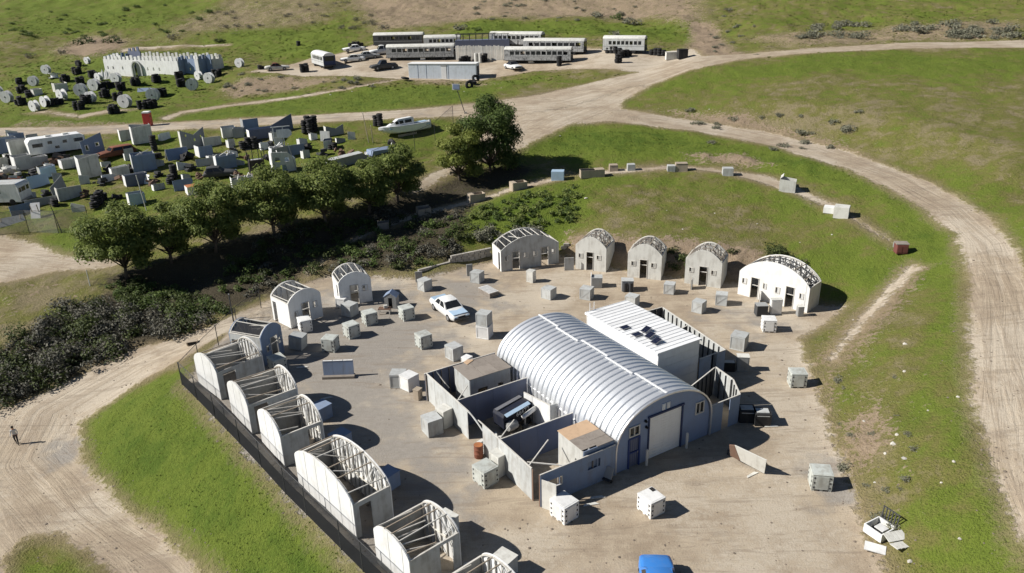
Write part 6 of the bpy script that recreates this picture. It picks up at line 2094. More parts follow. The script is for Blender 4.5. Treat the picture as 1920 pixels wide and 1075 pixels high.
PILE = ((-.4, -.3, 5), (.4, -.25, 6), (-.35, .45, 6), (.42, .4, 4))
LONG = ((-1.1, 0, 4), (-.4, .1, 5), (.35, -.05, 5), (1.05, .05, 4))
for X, Y, c, lab in (
    (590, 255, LONG, 'long tyre stack in front of the reel beside the fort\'s left end, farthest back'),
    (580, 315, PILE, 'tyre stack left of the fort\'s front corner, upper of two'),
    (697, 342, PILE, 'tyre stack close to the left foot of the fort'),
    (148, 388, LONG, 'long tyre stack at the upper left end of the reel field'),
    (490, 372, PILE, 'tyre stack at the lower right of the flat-lying reel'),
    (607, 392, PILE, 'tall tyre stack between the two reels left of the white tent heap'),
    (168, 456, PILE, 'tyre stack above the small white cube on the left'),
    (220, 486, LONG, 'long tyre stack beside the small white cube on the left'),
    (160, 544, PILE, 'tyre stack right of the leftmost big reel'),
    (412, 546, LONG, 'long tyre stack in front of the pair of low reels'),
    (597, 580, PILE, 'tyre stack below the widest reel, near the bare trail'),
    (648, 532, PILE, 'small tyre stack touching the left of a drum reel'),
    (800, 420, LONG, 'broad tyre stack under the white tent heap'),
    (786, 484, PILE, 'tyre stack right of the round reel in mid field'),
    (905, 434, PILE, 'tyre stack above the grey tilted panel'),
    (890, 512, PILE, 'tyre stack behind the double flanged reel'),
    (1015, 398, PILE, 'tyre stack left of the grey tilted panel, before the gate'),
    (1172, 374, PILE, 'tyre stack in front of the fort\'s right half'),
    (1345, 352, PILE, 'tyre stack at the fort\'s right front corner, upper of two'),
    (1358, 408, PILE, 'tyre stack below another at the fort\'s right front corner'),
    (1625, 336, PILE, 'tall tyre stack right of the reels beyond the fort'),
    (1218, 480, PILE, 'tyre stack right of the bright round reel'),
    (852, 608, PILE, 'tyre stack nearest the road, below the double flanged reel'),
    (1075, 574, PILE, 'tyre stack of two joined, left one, below the bright round reel'),
    (1140, 566, PILE, 'tyre stack of two joined, right one, below the bright round reel'),
):
    tyres(X / 3.981, 60 + Y / 3.981, lab, c, 1.05)

RG = 'white cable reels in the upper left field'


def reel_proto():
    t = thing('cable_reel', 'white cable reel', 'cable reel', (0, 0, 0), 0, RG)
    Rm = Matrix.Rotation(R(90), 4, 'X')
    for s in (-1, 1):
        f = MB()
        n = 8
        for k in range(n):     # planks of the flange
            x0, x1 = -1 + 2 * k / n, -1 + 2 * (k + 1) / n
            xm = [x0 + .01, x0 * .5 + x1 * .5, x1 - .01]
            top = [(x, math.sqrt(max(.02, 1 - x * x))) for x in xm]
            poly = [(x, -z) for x, z in top] + [(x, z) for x, z in reversed(top)]
            MB().sheet([(x, z + 1.0) for x, z in poly], [], .07 + .012 * (k % 2), Matrix.Translation((0, s * .42, 0))).build('flange_plank', M['reelwhite'], t)
    MB().lathe([(.62, -.42), (.62, .42)], 20, 0, Matrix.Translation((0, 0, 1.0)) @ Rm).build('drum', M['reelwhite'], t, R(40))
    for s in (-1, 1):
        MB().lathe([(.13, -.02), (.13, .02)], 12, 0, Matrix.Translation((0, s * .47, 1.0)) @ Rm).build('hub', M['dark'], t)
    return t


M['reelwhite'] = paint('reel_white_paint', (.68, .68, .67), .7, .3)
RP = reel_proto()
_first = True
for X, Y, yaw, sc, lie, lab in (
    (350, 312, 30, .95, 0, 'cable reel farthest left at the back of the reel field'), (425, 345, 10, 1.1, 1, 'cable reel lying flat at the back of the reel field'), (256, 400, 20, .95, 0, 'cable reel right of the upper left tyre stack'),
    (60, 524, 25, 1.05, 0, 'leftmost big cable reel'), (265, 590, 55, .95, 0, 'cable reel at the lower left corner of the reel field, by the bare trail'), (345, 556, 60, .95, 0, 'cable reel left of the long black stack at the lower left'),
    (470, 512, 65, 1.05, 0, 'cable reel behind the long black stack at the lower left'), (612, 476, 15, 1.12, 0, 'widest cable reel in the middle of the left half'), (682, 526, 40, 1.0, 0, 'drum-like cable reel with a small black stack at its left'),
    (712, 436, 30, 1.1, 0, 'round cable reel left of the broad black stack'), (742, 366, 60, .85, 0, 'cable reel left of the white tent heap'), (872, 380, 35, 1.0, 0, 'cable reel right of the white tent heap'),
    (940, 562, 30, 1.12, 0, 'double flanged cable reel near the road'), (1150, 514, 10, 1.12, 0, 'bright round cable reel below the fort'), (1440, 432, 5, 1.05, 0, 'round cable reel facing the road, right of the fort front'),
    (1487, 356, 70, .85, 0, 'cable reel seen edge on at the fort\'s right tower'), (1566, 380, 40, 1.0, 0, 'cable reel right of the fort, beside the tall black stack'), (1792, 262, 50, .9, 0, 'cable reel alone far right of the fort'),
    (655, 236, 60, .75, 0, 'cable reel left of the fort, farthest back'), (-8, 470, 30, .9, 0, 'cable reel cut by the left edge')):
    g = gnd(X / 3.981, 60 + Y / 3.981)
    if _first:
        c = RP
        c.location, c.rotation_euler, c.scale = g, (0, 0, R(8 - .6 * yaw)), (sc,) * 3
        c['label'] = lab
        _first = False
    else:
        c = copy_thing(RP, lab, g, R(8 - .6 * yaw), sc)
    if lie:
        c.rotation_euler = (R(78), 0, R(yaw))
        c.location.z += .35
    else:
        c.location.z -= .08
for X, Y, w, d, h, yaw, m, lab in ((280, 470, 1.5, 1.2, 1.2, 20, 'offwhite', 'small white cube among black stacks on the left'), (455, 440, 2.4, 1.0, 1.5, 25, 'offwhite', 'white panel box below the flat-lying reel'), (1075, 445, 2.4, 1.6, .9, -18, 'bluegrey', 'grey tilted panel in front of the fort gate')):
    bunk('lean' if 'tilted' in lab else 'box', X / 3.981, 60 + Y / 3.981, w, d, h, yaw, m, lab, lean=45)
wt = MB()
rr = np.random.default_rng(8)
for k in range(7):
    wt.add([(-.9 + k * .3, -.5, 0), (-.4 + k * .3, -.6, 0), (-.2 + k * .25, .4, 0), (-.5 + k * .28, -.1, 1.6 + rr.uniform(-.3, .5))], [(0, 1, 3), (1, 2, 3), (2, 0, 3), (0, 2, 1)])
wt = wt.build('tent_heap', M['white'])
wt.location = gnd(785 / 3.981, 60 + 352 / 3.981)
tag(wt, 'white crumpled tent heap at the left foot of the fort', 'tent')

rt = thing('portable_toilet', 'red portable toilet with a white roof at the road edge', 'toilet', gnd(279, 236), R(5))
MB().box((0, 0, 1.0), (1.1, 1.1, 2.0)).build('body', M['red'], rt, bevel=.03)
MB().box((0, -.56, .95), (.75, .03, 1.75)).build('door', M['red'], rt)
MB().sheet([(-.6, 2.0), (.6, 2.0), (.5, 2.2), (-.5, 2.2)], [], 1.2).build('roof', M['white'], rt)
MB().box((.56, -.2, 1.5), (.03, .3, .3)).build('vent', M['dark'], rt)

# round tyre bunkers in the left field
def dark_pile(px, py, label, cols, sc=1.0, cat='tyre stack'):
    return tyres(px, py, label, cols, sc, 'tyre stacks in the left field')


dark_pile(583, 248, 'round tyre bunker at the road edge, above the white signboard', ((-.5, -.3, 8), (.5, -.3, 9), (0, .45, 9), (-.6, .5, 7), (.65, .45, 8)), 1.1)
dark_pile(710, 236, 'tyre bunker at the road edge left of the boat', ((-.3, 0, 7), (.35, .1, 6)), 1.1)
dark_pile(472, 279, 'wide tyre stack in the middle of the left field', ((-1.0, 0, 4), (-.3, .1, 6), (.4, 0, 6), (1.0, .1, 4)), 1.15)
dark_pile(290, 283, 'tall dark stack right of the tall white pair of boards', ((0, 0, 9),), 1.05)
dark_pile(294, 297, 'low dark stack behind the junk-topped blue grey box', ((-.3, 0, 3), (.35, .2, 3)))
dark_pile(328, 334, 'tall tyre stack left of the trees, upper of two joined', ((-.2, 0, 7), (.4, .1, 5)), 1.1)
dark_pile(320, 344, 'low tyre stack left of the trees, lower of two joined', ((-.3, 0, 3), (.4, 0, 4)), 1.1)
dark_pile(66, 334, 'small tyre stack behind the pale blue leaning screen', ((-.3, 0, 3), (.35, 0, 4)))
dark_pile(628, 280, 'dark stack behind the short white box', ((0, 0, 4), (.6, .1, 3)))
dark_pile(186, 384, 'broad black heap of tyres behind the trees, left of the blue fronted box', ((-1.3, 0, 3), (-.6, .1, 5), (.1, 0, 6), (.8, .1, 6), (1.4, 0, 4)), 1.1)
dark_pile(105, 387, 'black stack at the right end of the long low grey wall', ((-.2, 0, 4), (.35, .1, 4)))
dark_pile(107, 297, 'small black stack under the camper trailer\'s lower edge', ((-.2, 0, 3), (.4, .1, 3)))

# ------------------------------------------------------------------ the toy fort
def fort():
    A, B = gnd(200, 140), gnd(338, 143)
    W = (B - A).length
    ang = math.atan2(B.y - A.y, B.x - A.x)
    t = thing('toy_fort', 'white battlemented fort with an arched gate in the upper left', 'fort', A - Vector((0, 0, .2)), ang)
    h = 3.3

    def wall(p, q, h, mat, th=.25, merl=.75, holes=(), gate=None, tall=1.0):
        p, q = Vector(p), Vector(q)
        d = q - p
        L = d.length
        F = Matrix.Translation((p.x, p.y, 0)) @ Matrix.Rotation(math.atan2(d.y, d.x), 4, 'Z')
        hs = [[(x - .2, 1.35), (x + .2, 1.35), (x + .2, 1.8), (x, 2.05), (x - .2, 1.8)] for x in holes]
        foot = []
        if gate:
            g0, g1, gh = gate
            n = 10
            foot = [(g1, 0)] + [((g0 + g1) / 2 + (g1 - g0) / 2 * math.cos(math.pi * k / n), gh - (g1 - g0) / 2 + (g1 - g0) / 2 * math.sin(math.pi * k / n)) for k in range(n + 1)] + [(g0, 0)]
        MB().sheet([(0, 0)] + foot[::-1] + [(L, 0), (L, h), (0, h)], hs, th, F).build('wall', M[mat], t)
        n = max(2, int(L / 1.05))
        for k in range(n):
            x = (k + .5) * L / n
            mh = merl * (1 + .12 * ((k * 7) % 5 - 2)) * tall
            MB().sheet([(x - .33, h), (x + .33, h), (x + .30, h + mh), (x - .30, h + mh)], [], th - .03, F).build('merlon', M[mat], t)
    gw = W * .42
    wall((0, 0), (W, 0), h, 'white', holes=(1.0, 2.5, 5.2, gw + 3.6, gw + 5.2, gw + 6.8), gate=(gw - .3, gw + 1.9, 2.9))
    ga = MB()
    for k in range(11):
        a0, a1 = math.pi * k / 11, math.pi * (k + 1) / 11
        c = gw + .8
        ga.bar((c + 1.3 * math.cos(a0), -.25, 1.75 + 1.35 * math.sin(a0)), (c + 1.3 * math.cos(a1), -.25, 1.75 + 1.35 * math.sin(a1)), .5, .25)
    for s in (-1, 1):
        ga.box((gw + .8 + s * 1.3, -.25, .88), (.28, .5, 1.75))
    ga.build('gate_arch', M['grey'], t)
    MB().box((gw + .8, .6, 1.3), (2.2, .1, 2.6)).build('gate', M['grey'], t)
    wall((2.2, .6), (4.2, .6), h + .55, 'white', merl=.7)
    D = 6.5
    X = W + 5.4
    wall((0, .2), (0, D), h, 'bluegrey')  # shaded walls of the white fort painted blue grey as shade
    wall((0, D), (3.6, D), h + 1.0, 'navygrey')
    wall((3.7, D + .05), (X, D + .05), h + .1, 'offwhite')
    wall((W + .05, .1), (W + .05, 1.7), h + .2, 'bluegrey')
    wall((W + .2, 1.6), (W + 2.9, 1.6), h + .3, 'bluegrey', holes=(1.2,))
    wall((W + 3.0, 1.5), (W + 3.9, 1.5), h + .4, 'white')
    wall((W + 3.95, 1.6), (W + 3.95, 3.4), h + .3, 'bluegrey')
    wall((W + 4.1, 3.4), (X, 3.4), h + .3, 'bluegrey')
    wall((X + .05, 3.5), (X + .05, D), h + .1, 'offwhite')


fort()

# ------------------------------------------------------------------ buses, container and cars of the upper lot
def bus(label, pa, pb, L=None, side='offwhite', roof='white', end='navygrey', nwin=9, H=2.95, dark_side=None, flip=False, name='old_bus', low=0.0):
    A, B = gnd(*pa), gnd(*pb)
    d = B - A
    L = L or d.length
    c = (A + B) / 2
    c.z = float(height(c.x, c.y)) - low
    t = thing(name, label, 'bus', c, math.atan2(d.y, d.x), 'scrapped buses on the upper lot')
    W = 2.4
    pr = [(-W / 2, .5), (W / 2, .5), (W / 2, H - .55), (-W / 2, H - .55)]
    zw0, zw1 = 1.5, 2.15
    xs = np.linspace(-L / 2 + 1.0, L / 2 - .5, nwin + 1)
    hs = [[(a + .12, zw0), (b - .10, zw0), (b - .10, zw1), (a + .12, zw1)] for a, b in zip(xs[:-1], xs[1:])]
    for s in (-1, 1):
        MB().sheet([(-L / 2, .5), (L / 2, .5), (L / 2, H - .5), (-L / 2, H - .5)], hs, .06, Matrix.Translation((0, s * W / 2, 0))).build('side_panel', M[dark_side or side], t)
        for k, (a, b) in enumerate(zip(xs[:-1], xs[1:])):
            if (k * 5 + nwin) % 4 != 1:
                MB().box(((a + b) / 2, s * (W / 2 - .02), (zw0 + zw1) / 2), (b - a - .26, .02, zw1 - zw0 - .04)).build('window', M['glass'], t)
        MB().box((0, s * (W / 2 + .035), 1.2), (L - .2, .03, .09)).build('rub_rail', M['mid'], t)
        for x in (-L / 2 + 1.6, L / 2 - 2.0):
            MB().lathe([(.2, -.12), (.42, -.12), (.45, 0), (.42, .12), (.2, .12)], 16, 0, Matrix.Translation((x, s * (W / 2 - .12), .45)) @ Matrix.Rotation(R(90), 4, 'X')).build('wheel', M['black'], t)
    n = 8
    arc = [(W / 2 * math.cos(math.pi * k / n), H - .55 + .55 * math.sin(math.pi * k / n)) for k in range(n + 1)]
    st = [[(x, y * k, z - (1 - k) * .3) for y, z in arc] for x, k in ((-L / 2 - .05, .93), (-L / 2 + .3, 1.02), (L / 2 - .3, 1.02), (L / 2 + .05, .93))]
    vs, fs = loft(st)
    MB().add(vs, fs).build('roof', M[roof], t, R(40))
    for s in (-1, 1):
        MB().sheet(pr, [], .08, Matrix.Translation((s * L / 2, 0, 0)) @ Matrix.Rotation(R(90), 4, 'Z')).build('end_panel', M[end], t)
        MB().box((s * (L / 2 + .05), 0, 1.85), (.03, W - .5, .85)).build('windscreen', M['glass'], t)
        MB().box((s * (L / 2 + .1), 0, .55), (.16, W - .1, .22)).build('bumper', M['dark'], t)
    MB().box((0, 0, .5), (L - .3, W - .2, .25)).build('chassis', M['dark'], t)
    return t


bus('bus with a shaded dark front facing the camera, alone at the left of the lot', (594, 119), (622, 132), 8.2, 'grey', 'white', 'navy', 7)
bus('dark sided bus with a pale flat roof at the back left of the lot', (704, 90), (795, 86), None, 'dark', 'offwhite', 'brown', 10)
bus('white bus behind the white plank palisade, its front to the left', (799, 90), (862, 88), 7.5, 'grey', 'offwhite', 'grey', 7, low=.4)
bus('grey bus with a long white roof directly behind the blue container', (728, 112), (853, 110), None, 'camo', 'offwhite', 'dark', 11)
bus('spattered grey bus with white roof right of the plank palisade', (949, 117), (1072, 115), None, 'camo', 'offwhite', 'dark', 11)
bus('pale bus with few windows behind the spattered grey bus', (985, 100), (1097, 100), None, 'camo', 'offwhite', 'dark', 9)
bus('pale bus farthest back, only its roof and windows showing', (922, 82), (1018, 82), None, 'camo', 'offwhite', 'dark', 10, low=.8)
bus('short grey bus standing alone at the right end of the lot', (1133, 98), (1210, 100), None, 'grey', 'offwhite', 'dark', 8, H=3.1)

A, B = gnd(767, 147), gnd(893, 149)
ct = thing('office_container', 'pale blue site container with a white door in front of the buses', 'container', (A + B) / 2 - Vector((0, 0, .1)), math.atan2((B - A).y, (B - A).x))
L_ = (B - A).length
MB().box((0, 1.25, 1.35), (L_, 2.5, 2.7)).build('body', M['shed'], ct, bevel=.03)
MB().box((0, 1.25, 2.75), (L_ + .2, 2.7, .10)).build('roof', M['white'], ct)
MB().box((.35, -.02, 1.15), (.95, .05, 2.2)).build('door', M['white_clean'], ct)
MB().box((.35, -.03, 2.45), (1.1, .06, .28)).build('lamp_board', M['mid'], ct)
MB().box((L_ / 2 + .02, 1.4, 1.2), (.05, 1.2, 2.1)).build('side_door', M['black'], ct)
for k in range(3):
    MB().box((-L_ / 2 + 1.8 + k * 1.6 + (2.6 if k > 1 else 0), -.015, 1.35), (.05, .03, 2.6)).build('seam', M['bluegrey'], ct)

A, B = gnd(855, 113), gnd(946, 113)
pf = thing('plank_palisade', 'tall white plank palisade between the buses', 'fence', A, math.atan2((B - A).y, (B - A).x))
n = int((B - A).length / .24)
for k in range(n):
    hh = 2.7 + RNG.uniform(-.12, .12)
    if k == 0 or True:
        o = MB().box(((k + .5) * .24, RNG.uniform(-.03, .03), hh / 2), (.20, .05, hh)).build('plank', M['palewood' if k % 3 else 'offwhite'], pf)
MB().box(((B - A).length / 2, .08, 1.9), ((B - A).length, .07, .12)).build('rail', M['oldply'], pf)
fr = thing('bare_bus_frame', 'dark roofless bus frame behind the white plank palisade', 'bus', gnd(905, 92), 0)
MB().box((0, 0, 1.1), (11, 2.3, 1.5)).build('body', M['navygrey'], fr)
for k in range(9):
    for s in (-1, 1):
        MB().box((-5.2 + k * 1.3, s * 1.12, 2.4), (.1, .08, 1.1)).build('pillar', M['dark'], fr)
for s in (-1, 1):
    MB().box((0, s * 1.12, 2.98), (11, .08, .12)).build('top_rail', M['dark'], fr)

gl = lambda a, b: (lambda d: math.atan2(d.y, d.x))(gnd(*b) - gnd(*a))
LC = 'wrecked cars on the upper lot'
car('white and rust wrecked car at the left end of the lot', gnd(520, 132), R(20), 'offwhite', 'rust', L=4.6, group=LC, name='wrecked_car')
car('white wrecked saloon behind a heap of cars, left of the buses', gnd(664, 97), R(18) + math.pi, 'white', 'white', L=4.8, group=LC, name='wrecked_car')
car('white wrecked car with a dark windscreen, front of the car heap', gnd(662, 116), R(12) + math.pi, 'white', 'offwhite', L=4.9, group=LC, name='wrecked_car')
car('grey wrecked car on the right of the car heap', gnd(690, 110), R(15), 'mid', 'grey', L=4.8, group=LC, name='wrecked_car')
car('dark green grey pickup parked left of the blue container', gnd(720, 130), R(-155), 'dark', 'dark', L=5.2, H=1.75, style='pickup', group=LC, name='pickup_truck')
car('white pickup parked at the left end of the long-roofed bus', gnd(716, 102), R(-165), 'white', 'white', L=5.0, H=1.8, style='pickup', group=LC, name='pickup_truck')
car('small white car with a dark rear before the spattered grey bus', gnd(962, 130), R(-60), 'white', 'dark', L=4.3, group=LC, name='wrecked_car')

UL = 'tyre stacks on the upper lot'
for px, py, cols, lab in ((572, 135, PILE, 'black tyre stack left of the shaded bus front'), (668, 90, LONG, 'black tyre stack behind the white wrecked saloon'), (488, 130, ((0, 0, 3), (.5, .1, 2)), 'low black tyre stack at the far left end of the lot'),
                     (560, 86, ((0, 0, 4),), 'small black tyre stack on the grass above the lot'), (1003, 116, PILE, 'dark tyre stack behind a white box before the spattered bus'), (1048, 124, ((0, 0, 7), (.4, .2, 6)), 'tall tyre stack before the right end of the spattered bus'),
                     (1150, 100, LONG, 'broad round tyre heap at the front of the short grey bus'), (1162, 118, ((0, 0, 6), (.4, .2, 6)), 'tall tyre stack below the short grey bus'), (1232, 104, LONG, 'black tyre heap with a post right of the short grey bus'),
                     (872, 118, LONG, 'wide black tyre heap behind the container roof'), (905, 116, PILE, 'dark tyre stack beside the white drums at the palisade'), (1172, 107, LONG, 'low long tyre row before the short grey bus')):
    tyres(px, py, lab, cols, 1.1, UL)
for px, py, lab in ((893, 118, 'white drum left of another before the palisade'), (901, 118, 'white drum right of another before the palisade')):
    o = MB().lathe([(.3, 0), (.3, .9), (.05, .92)], 14).build('white_drum', M['offwhite'])
    o.location, o.scale = gnd(px, py), (1.2, 1.2, 2.0)
    tag(o, lab, 'drum', 'white drums at the palisade')
for px, py, sz, m, lab in ((996, 118, (1.1, 1.0, 2.6), 'offwhite', 'tall white box before the middle of the spattered bus'), (793, 112, (1.0, 1.0, 2.2), 'white', 'white box above the container roof before the long-roofed bus'),
                          (1258, 112, (2.0, .9, 1.3), 'offwhite', 'pale box at the right end of the lot'), (1279, 110, (1.7, 1.4, 1.6), 'black', 'black open box at the right end of the lot, beside the road')):
    t = thing('lot_box', lab, 'box', gnd(px, py), R(3))
    MB().box((0, 0, sz[2] / 2), sz).build('body', M[m], t, bevel=.03)
    MB().box((0, 0, sz[2] + .03), (sz[0] + .1, sz[1] + .1, .06)).build('lid', M[m], t)
for px, py, a, lab in ((886, 158, 10, 'loose tyre right of two at the container corner'), (892, 152, 60, 'loose tyre leaning on the container corner'), (880, 164, 80, 'loose tyre lowest of three at the container corner'), (760, 151, 0, 'loose tyre at the left foot of the container')):
    o = bpy.data.objects.new('cast_off_tire', ME_TYRE)
    COL.objects.link(o)
    o.location, o.rotation_euler, o.scale = gnd(px, py) + Vector((0, 0, .4)), (R(a), .2, .4), (2.0, 2.0, 1.7)
    tag(o, lab, 'tyre', 'cast off tyres round the container')

# low clutter between the board bunkers: single sheets and posts, each lying or leaning on its own
_rr = np.random.default_rng(91)
_MARK = ((117, 283, 'the long white camper trailer'), (220, 290, 'the rusty red brown wreck'), (272, 318, 'the junk-topped box'), (170, 330, 'the tall pale box'), (268, 267, 'the tall white pair of boards'), (365, 277, 'the notched dark screen'),
         (485, 336, 'the dark tank tower'), (533, 277, 'the white signboard frame'), (472, 279, 'the wide tyre stack'), (616, 278, 'the short white box'), (14, 383, 'the white motorhome'), (76, 350, 'the pale blue leaning screen'), (40, 294, 'the tall white seamed box'),
         (346, 356, 'the orange topped box'), (424, 314, 'the box with a white scrap on top'), (20, 330, 'the white scrap heap'), (134, 312, 'the low open white box'), (186, 384, 'the broad black tyre heap'), (257, 381, 'the blue fronted box'))


def _near(px, py, m):
    k = min(_MARK, key=lambda q: (q[0] - px) ** 2 + ((q[1] - py) * 2) ** 2)
    dx, dy = px - k[0], (py - k[1]) * 2
    side = ('right of' if dx > 0 else 'left of') if abs(dx) > abs(dy) else ('in front of' if dy > 0 else 'behind')
    return 'small %s board screen %s %s' % ({'white': 'white', 'grey': 'pale grey', 'offwhite': 'dull white', 'mid': 'dark grey'}[m], side, k[2])


for px, py, m in ((24, 258, 'white'), (62, 262, 'grey'), (96, 262, 'offwhite'), (20, 300, 'white'), (96, 322, 'white'), (110, 342, 'grey'), (160, 345, 'offwhite'), (200, 312, 'grey'), (206, 340, 'white'), (246, 300, 'offwhite'), (300, 312, 'grey'), (312, 262, 'white'),
                (345, 318, 'white'), (352, 340, 'grey'), (400, 300, 'white'), (436, 276, 'offwhite'), (440, 296, 'white'), (452, 310, 'grey'), (500, 280, 'white'), (520, 262, 'offwhite'), (570, 272, 'grey'), (590, 262, 'white'), (576, 296, 'offwhite'), (640, 268, 'mid'), (660, 262, 'offwhite'), (150, 262, 'grey'), (28, 348, 'offwhite'), (58, 372, 'grey'), (148, 398, 'offwhite'), (300, 356, 'grey')):
    t = thing('small_screen', _near(px, py, m), 'bunker', gnd(px, py) - Vector((0, 0, .05)),
              R(_rr.uniform(5, 60)), 'small board screens in the left field')
    w, h = _rr.uniform(.9, 1.6), _rr.uniform(.7, 1.4)
    MB().sheet([(-w / 2, 0), (w / 2, 0), (w / 2, h * _rr.uniform(.6, 1)), (-w / 2, h)], [], .05, Matrix.Rotation(R(-8), 4, 'X')).build('board', M[m], t)
    MB().box((-w / 2, .35, h * .4), (.05, .7, h * .8)).build('side_board', M['white'], t)

# dark scraps lying about the left field
_sm = []
for s_ in range(3):
    q = np.random.default_rng(300 + s_)
    mb = MB()
    for k in range(7):
        mb.box((q.normal(0, .35), q.normal(0, .3), .15 + abs(q.normal(0, .22))), q.uniform(.2, .8, 3) * (1, 1, .6), q.uniform(0, 3), 0, Matrix.Rotation(q.normal(0, .4), 4, 'X'))
    _sm.append(mb.mesh('dark_scrap', M[('black', 'dark', 'brown')[s_]]))
for k, (px, py) in enumerate(((30, 310), (58, 330), (100, 310), (122, 300), (150, 318), (196, 300), (206, 322), (190, 345), (236, 340), (248, 322), (300, 330), (286, 350), (345, 300), (360, 318), (376, 336), (408, 318), (440, 285), (460, 300), (505, 300), (512, 276), (448, 335), (566, 285), (602, 292), (644, 292), (10, 300), (90, 365), (160, 370), (222, 372))):
    o = bpy.data.objects.new('dark_scrap', _sm[k % 3])
    COL.objects.link(o)
    o.location, o.rotation_euler = gnd(px, py), (0, 0, _rr.uniform(0, 6))
    o.scale = (_rr.uniform(.8, 1.4),) * 3
    q = _near(px, py, 'mid').replace('small dark grey board screen', 'small %s scrap heap' % ('black', 'dark grey', 'brown')[k % 3])
    tag(o, q, 'scrap', 'dark scrap in the left field')
# ------------------------------------------------------------------ trees, bushes, grass, stones
def leaf_mat(name, ca, cb, trans=.25):
    m, nt, b = new_mat(name, .6, 0, .25)
    geo = nt.new('ShaderNodeNewGeometry')
    rnd = nt.new('ShaderNodeObjectInfo').outputs['Random']
    isl = geo.outputs['Random Per Island']
    n = nt.noise(nt.new('ShaderNodeTexCoord').outputs['Object'], .7, 3, .6)
    f = nt.math('ADD', nt.math('MULTIPLY', isl, .6), nt.math('MULTIPLY', n, .5))
    nt.put(b.inputs['Base Color'], nt.mix(nt.ramp(f, .2, .9), ca, cb))
    nv = nt.new('ShaderNodeVectorMath', operation='ADD')
    nt.put(nv.inputs[0], geo.outputs['Normal'])
    nv.inputs[1].default_value = (0, 0, 1.1)
    nn = nt.new('ShaderNodeVectorMath', operation='NORMALIZE')
    nt.put(nn.inputs[0], nv.outputs[0])
    nt.put(b.inputs['Normal'], nn.outputs[0])
    tr = nt.new('ShaderNodeBsdfTranslucent')
    nt.put(tr.inputs['Color'], nt.mix(.5, ca, cb))
    mx = nt.new('ShaderNodeMixShader')
    mx.inputs[0].default_value = trans
    nt.l.new(b.outputs[0], mx.inputs[1])
    nt.l.new(tr.outputs[0], mx.inputs[2])
    nt.l.new(mx.outputs[0], m.node_tree.nodes['Material Output'].inputs[0])
    return m


M['leaf'] = leaf_mat('green_leaves', (.095, .135, .032), (.30, .345, .10), .42)
M['leafy'] = leaf_mat('yellow_green_leaves', (.13, .165, .030), (.33, .36, .10), .42)
M['leafd'] = leaf_mat('dark_green_leaves', (.050, .082, .022), (.165, .220, .062), .38)
M['sage'] = leaf_mat('grey_green_scrub', (.13, .13, .09), (.30, .295, .21), .25)
M['twig'] = leaf_mat('grey_brown_twigs', (.065, .062, .046), (.195, .185, .140), .2)
M['scrub'] = leaf_mat('dark_scrub', (.040, .056, .018), (.125, .150, .048), .3)
M['bark'] = paint('bark', (.10, .078, .06), .9, .4, (.05, .04, .03))


def leaf_quads(rng, centres, radii, n, size, flat=.35, up=.25):
    """n small leaf clumps spread through the outer shell of every lobe"""
    vs, fs = [], []
    for c, r in zip(centres, radii):
        k = int(n * (r[0] * r[1] + r[1] * r[2] + r[0] * r[2]) / 3)
        d = rng.normal(size=(k, 3))
        d /= np.linalg.norm(d, axis=1, keepdims=True)
        rad = rng.uniform(.35, 1.0, k) ** .45 * (1 + rng.normal(0, .17, k))
        p = np.asarray(c) + d * np.asarray(r) * rad[:, None]
        nr = d + rng.normal(0, flat, (k, 3)) + np.array([0, 0, up])
        nr /= np.linalg.norm(nr, axis=1, keepdims=True)
        t = np.cross(nr, rng.normal(size=(k, 3)))
        t /= np.linalg.norm(t, axis=1, keepdims=True) + 1e-9
        b = np.cross(nr, t)
        s = rng.uniform(.55, 1.3, k)[:, None] * size
        for i in range(k):
            a, e = t[i] * s[i], b[i] * s[i] * .62
            o = len(vs)
            bend = nr[i] * s[i] * .25
            vs += [tuple(p[i] - a - bend), tuple(p[i] + e * .9), tuple(p[i] + a - bend), tuple(p[i] - e)]
            fs.append((o, o + 1, o + 2, o + 3))
    return vs, fs


def tree_meshes(seed, h, w, trunk_h):
    rng = np.random.default_rng(seed)
    tm = MB()
    base = Vector((0, 0, -.3))
    fork = Vector((rng.normal(0, .15), rng.normal(0, .15), trunk_h))
    tm.tube(base, fork, .20, .14, 9)
    cs, rs = [], []
    nl = 24
    for k in range(nl):
        a = 2 * math.pi * k / nl * 2.4 + rng.uniform(-.4, .4)
        lev = k / (nl - 1)
        z = trunk_h + (h - trunk_h) * (.08 + .76 * lev)
        rr = w / 2 * (.72 * math.sin(math.pi * (.22 + .68 * lev)) ** .8) * rng.uniform(.7, 1.25)
        c = (rr * math.cos(a), rr * math.sin(a), z)
        q = w * rng.uniform(.11, .21)
        cs.append(c)
        rs.append((q, q, q * rng.uniform(.65, .9)))
        mid = fork.lerp(Vector(c), .5) + Vector((0, 0, -.2))
        tm.tube(fork if k % 2 else fork.lerp(base, .25), mid, .07, .05, 6).tube(mid, Vector(c), .05, .02, 5)
    vs, fs = leaf_quads(rng, cs, rs, 470, .155)
    return tm, vs, fs


def tree(label, px, py, h, w, seed, mat, trunk_h=1.8, rz=0.0, src=None):
    g = gnd(px, py)
    t = thing('broadleaf_tree', label, 'tree', g, rz, 'broadleaf trees in a row below the left field')
    tm, vs, fs = tree_meshes(seed, h, w, trunk_h)
    tm.build('trunk', M['bark'], t, True)
    MB().add(vs, fs).build('crown', M[mat], t)
    return t


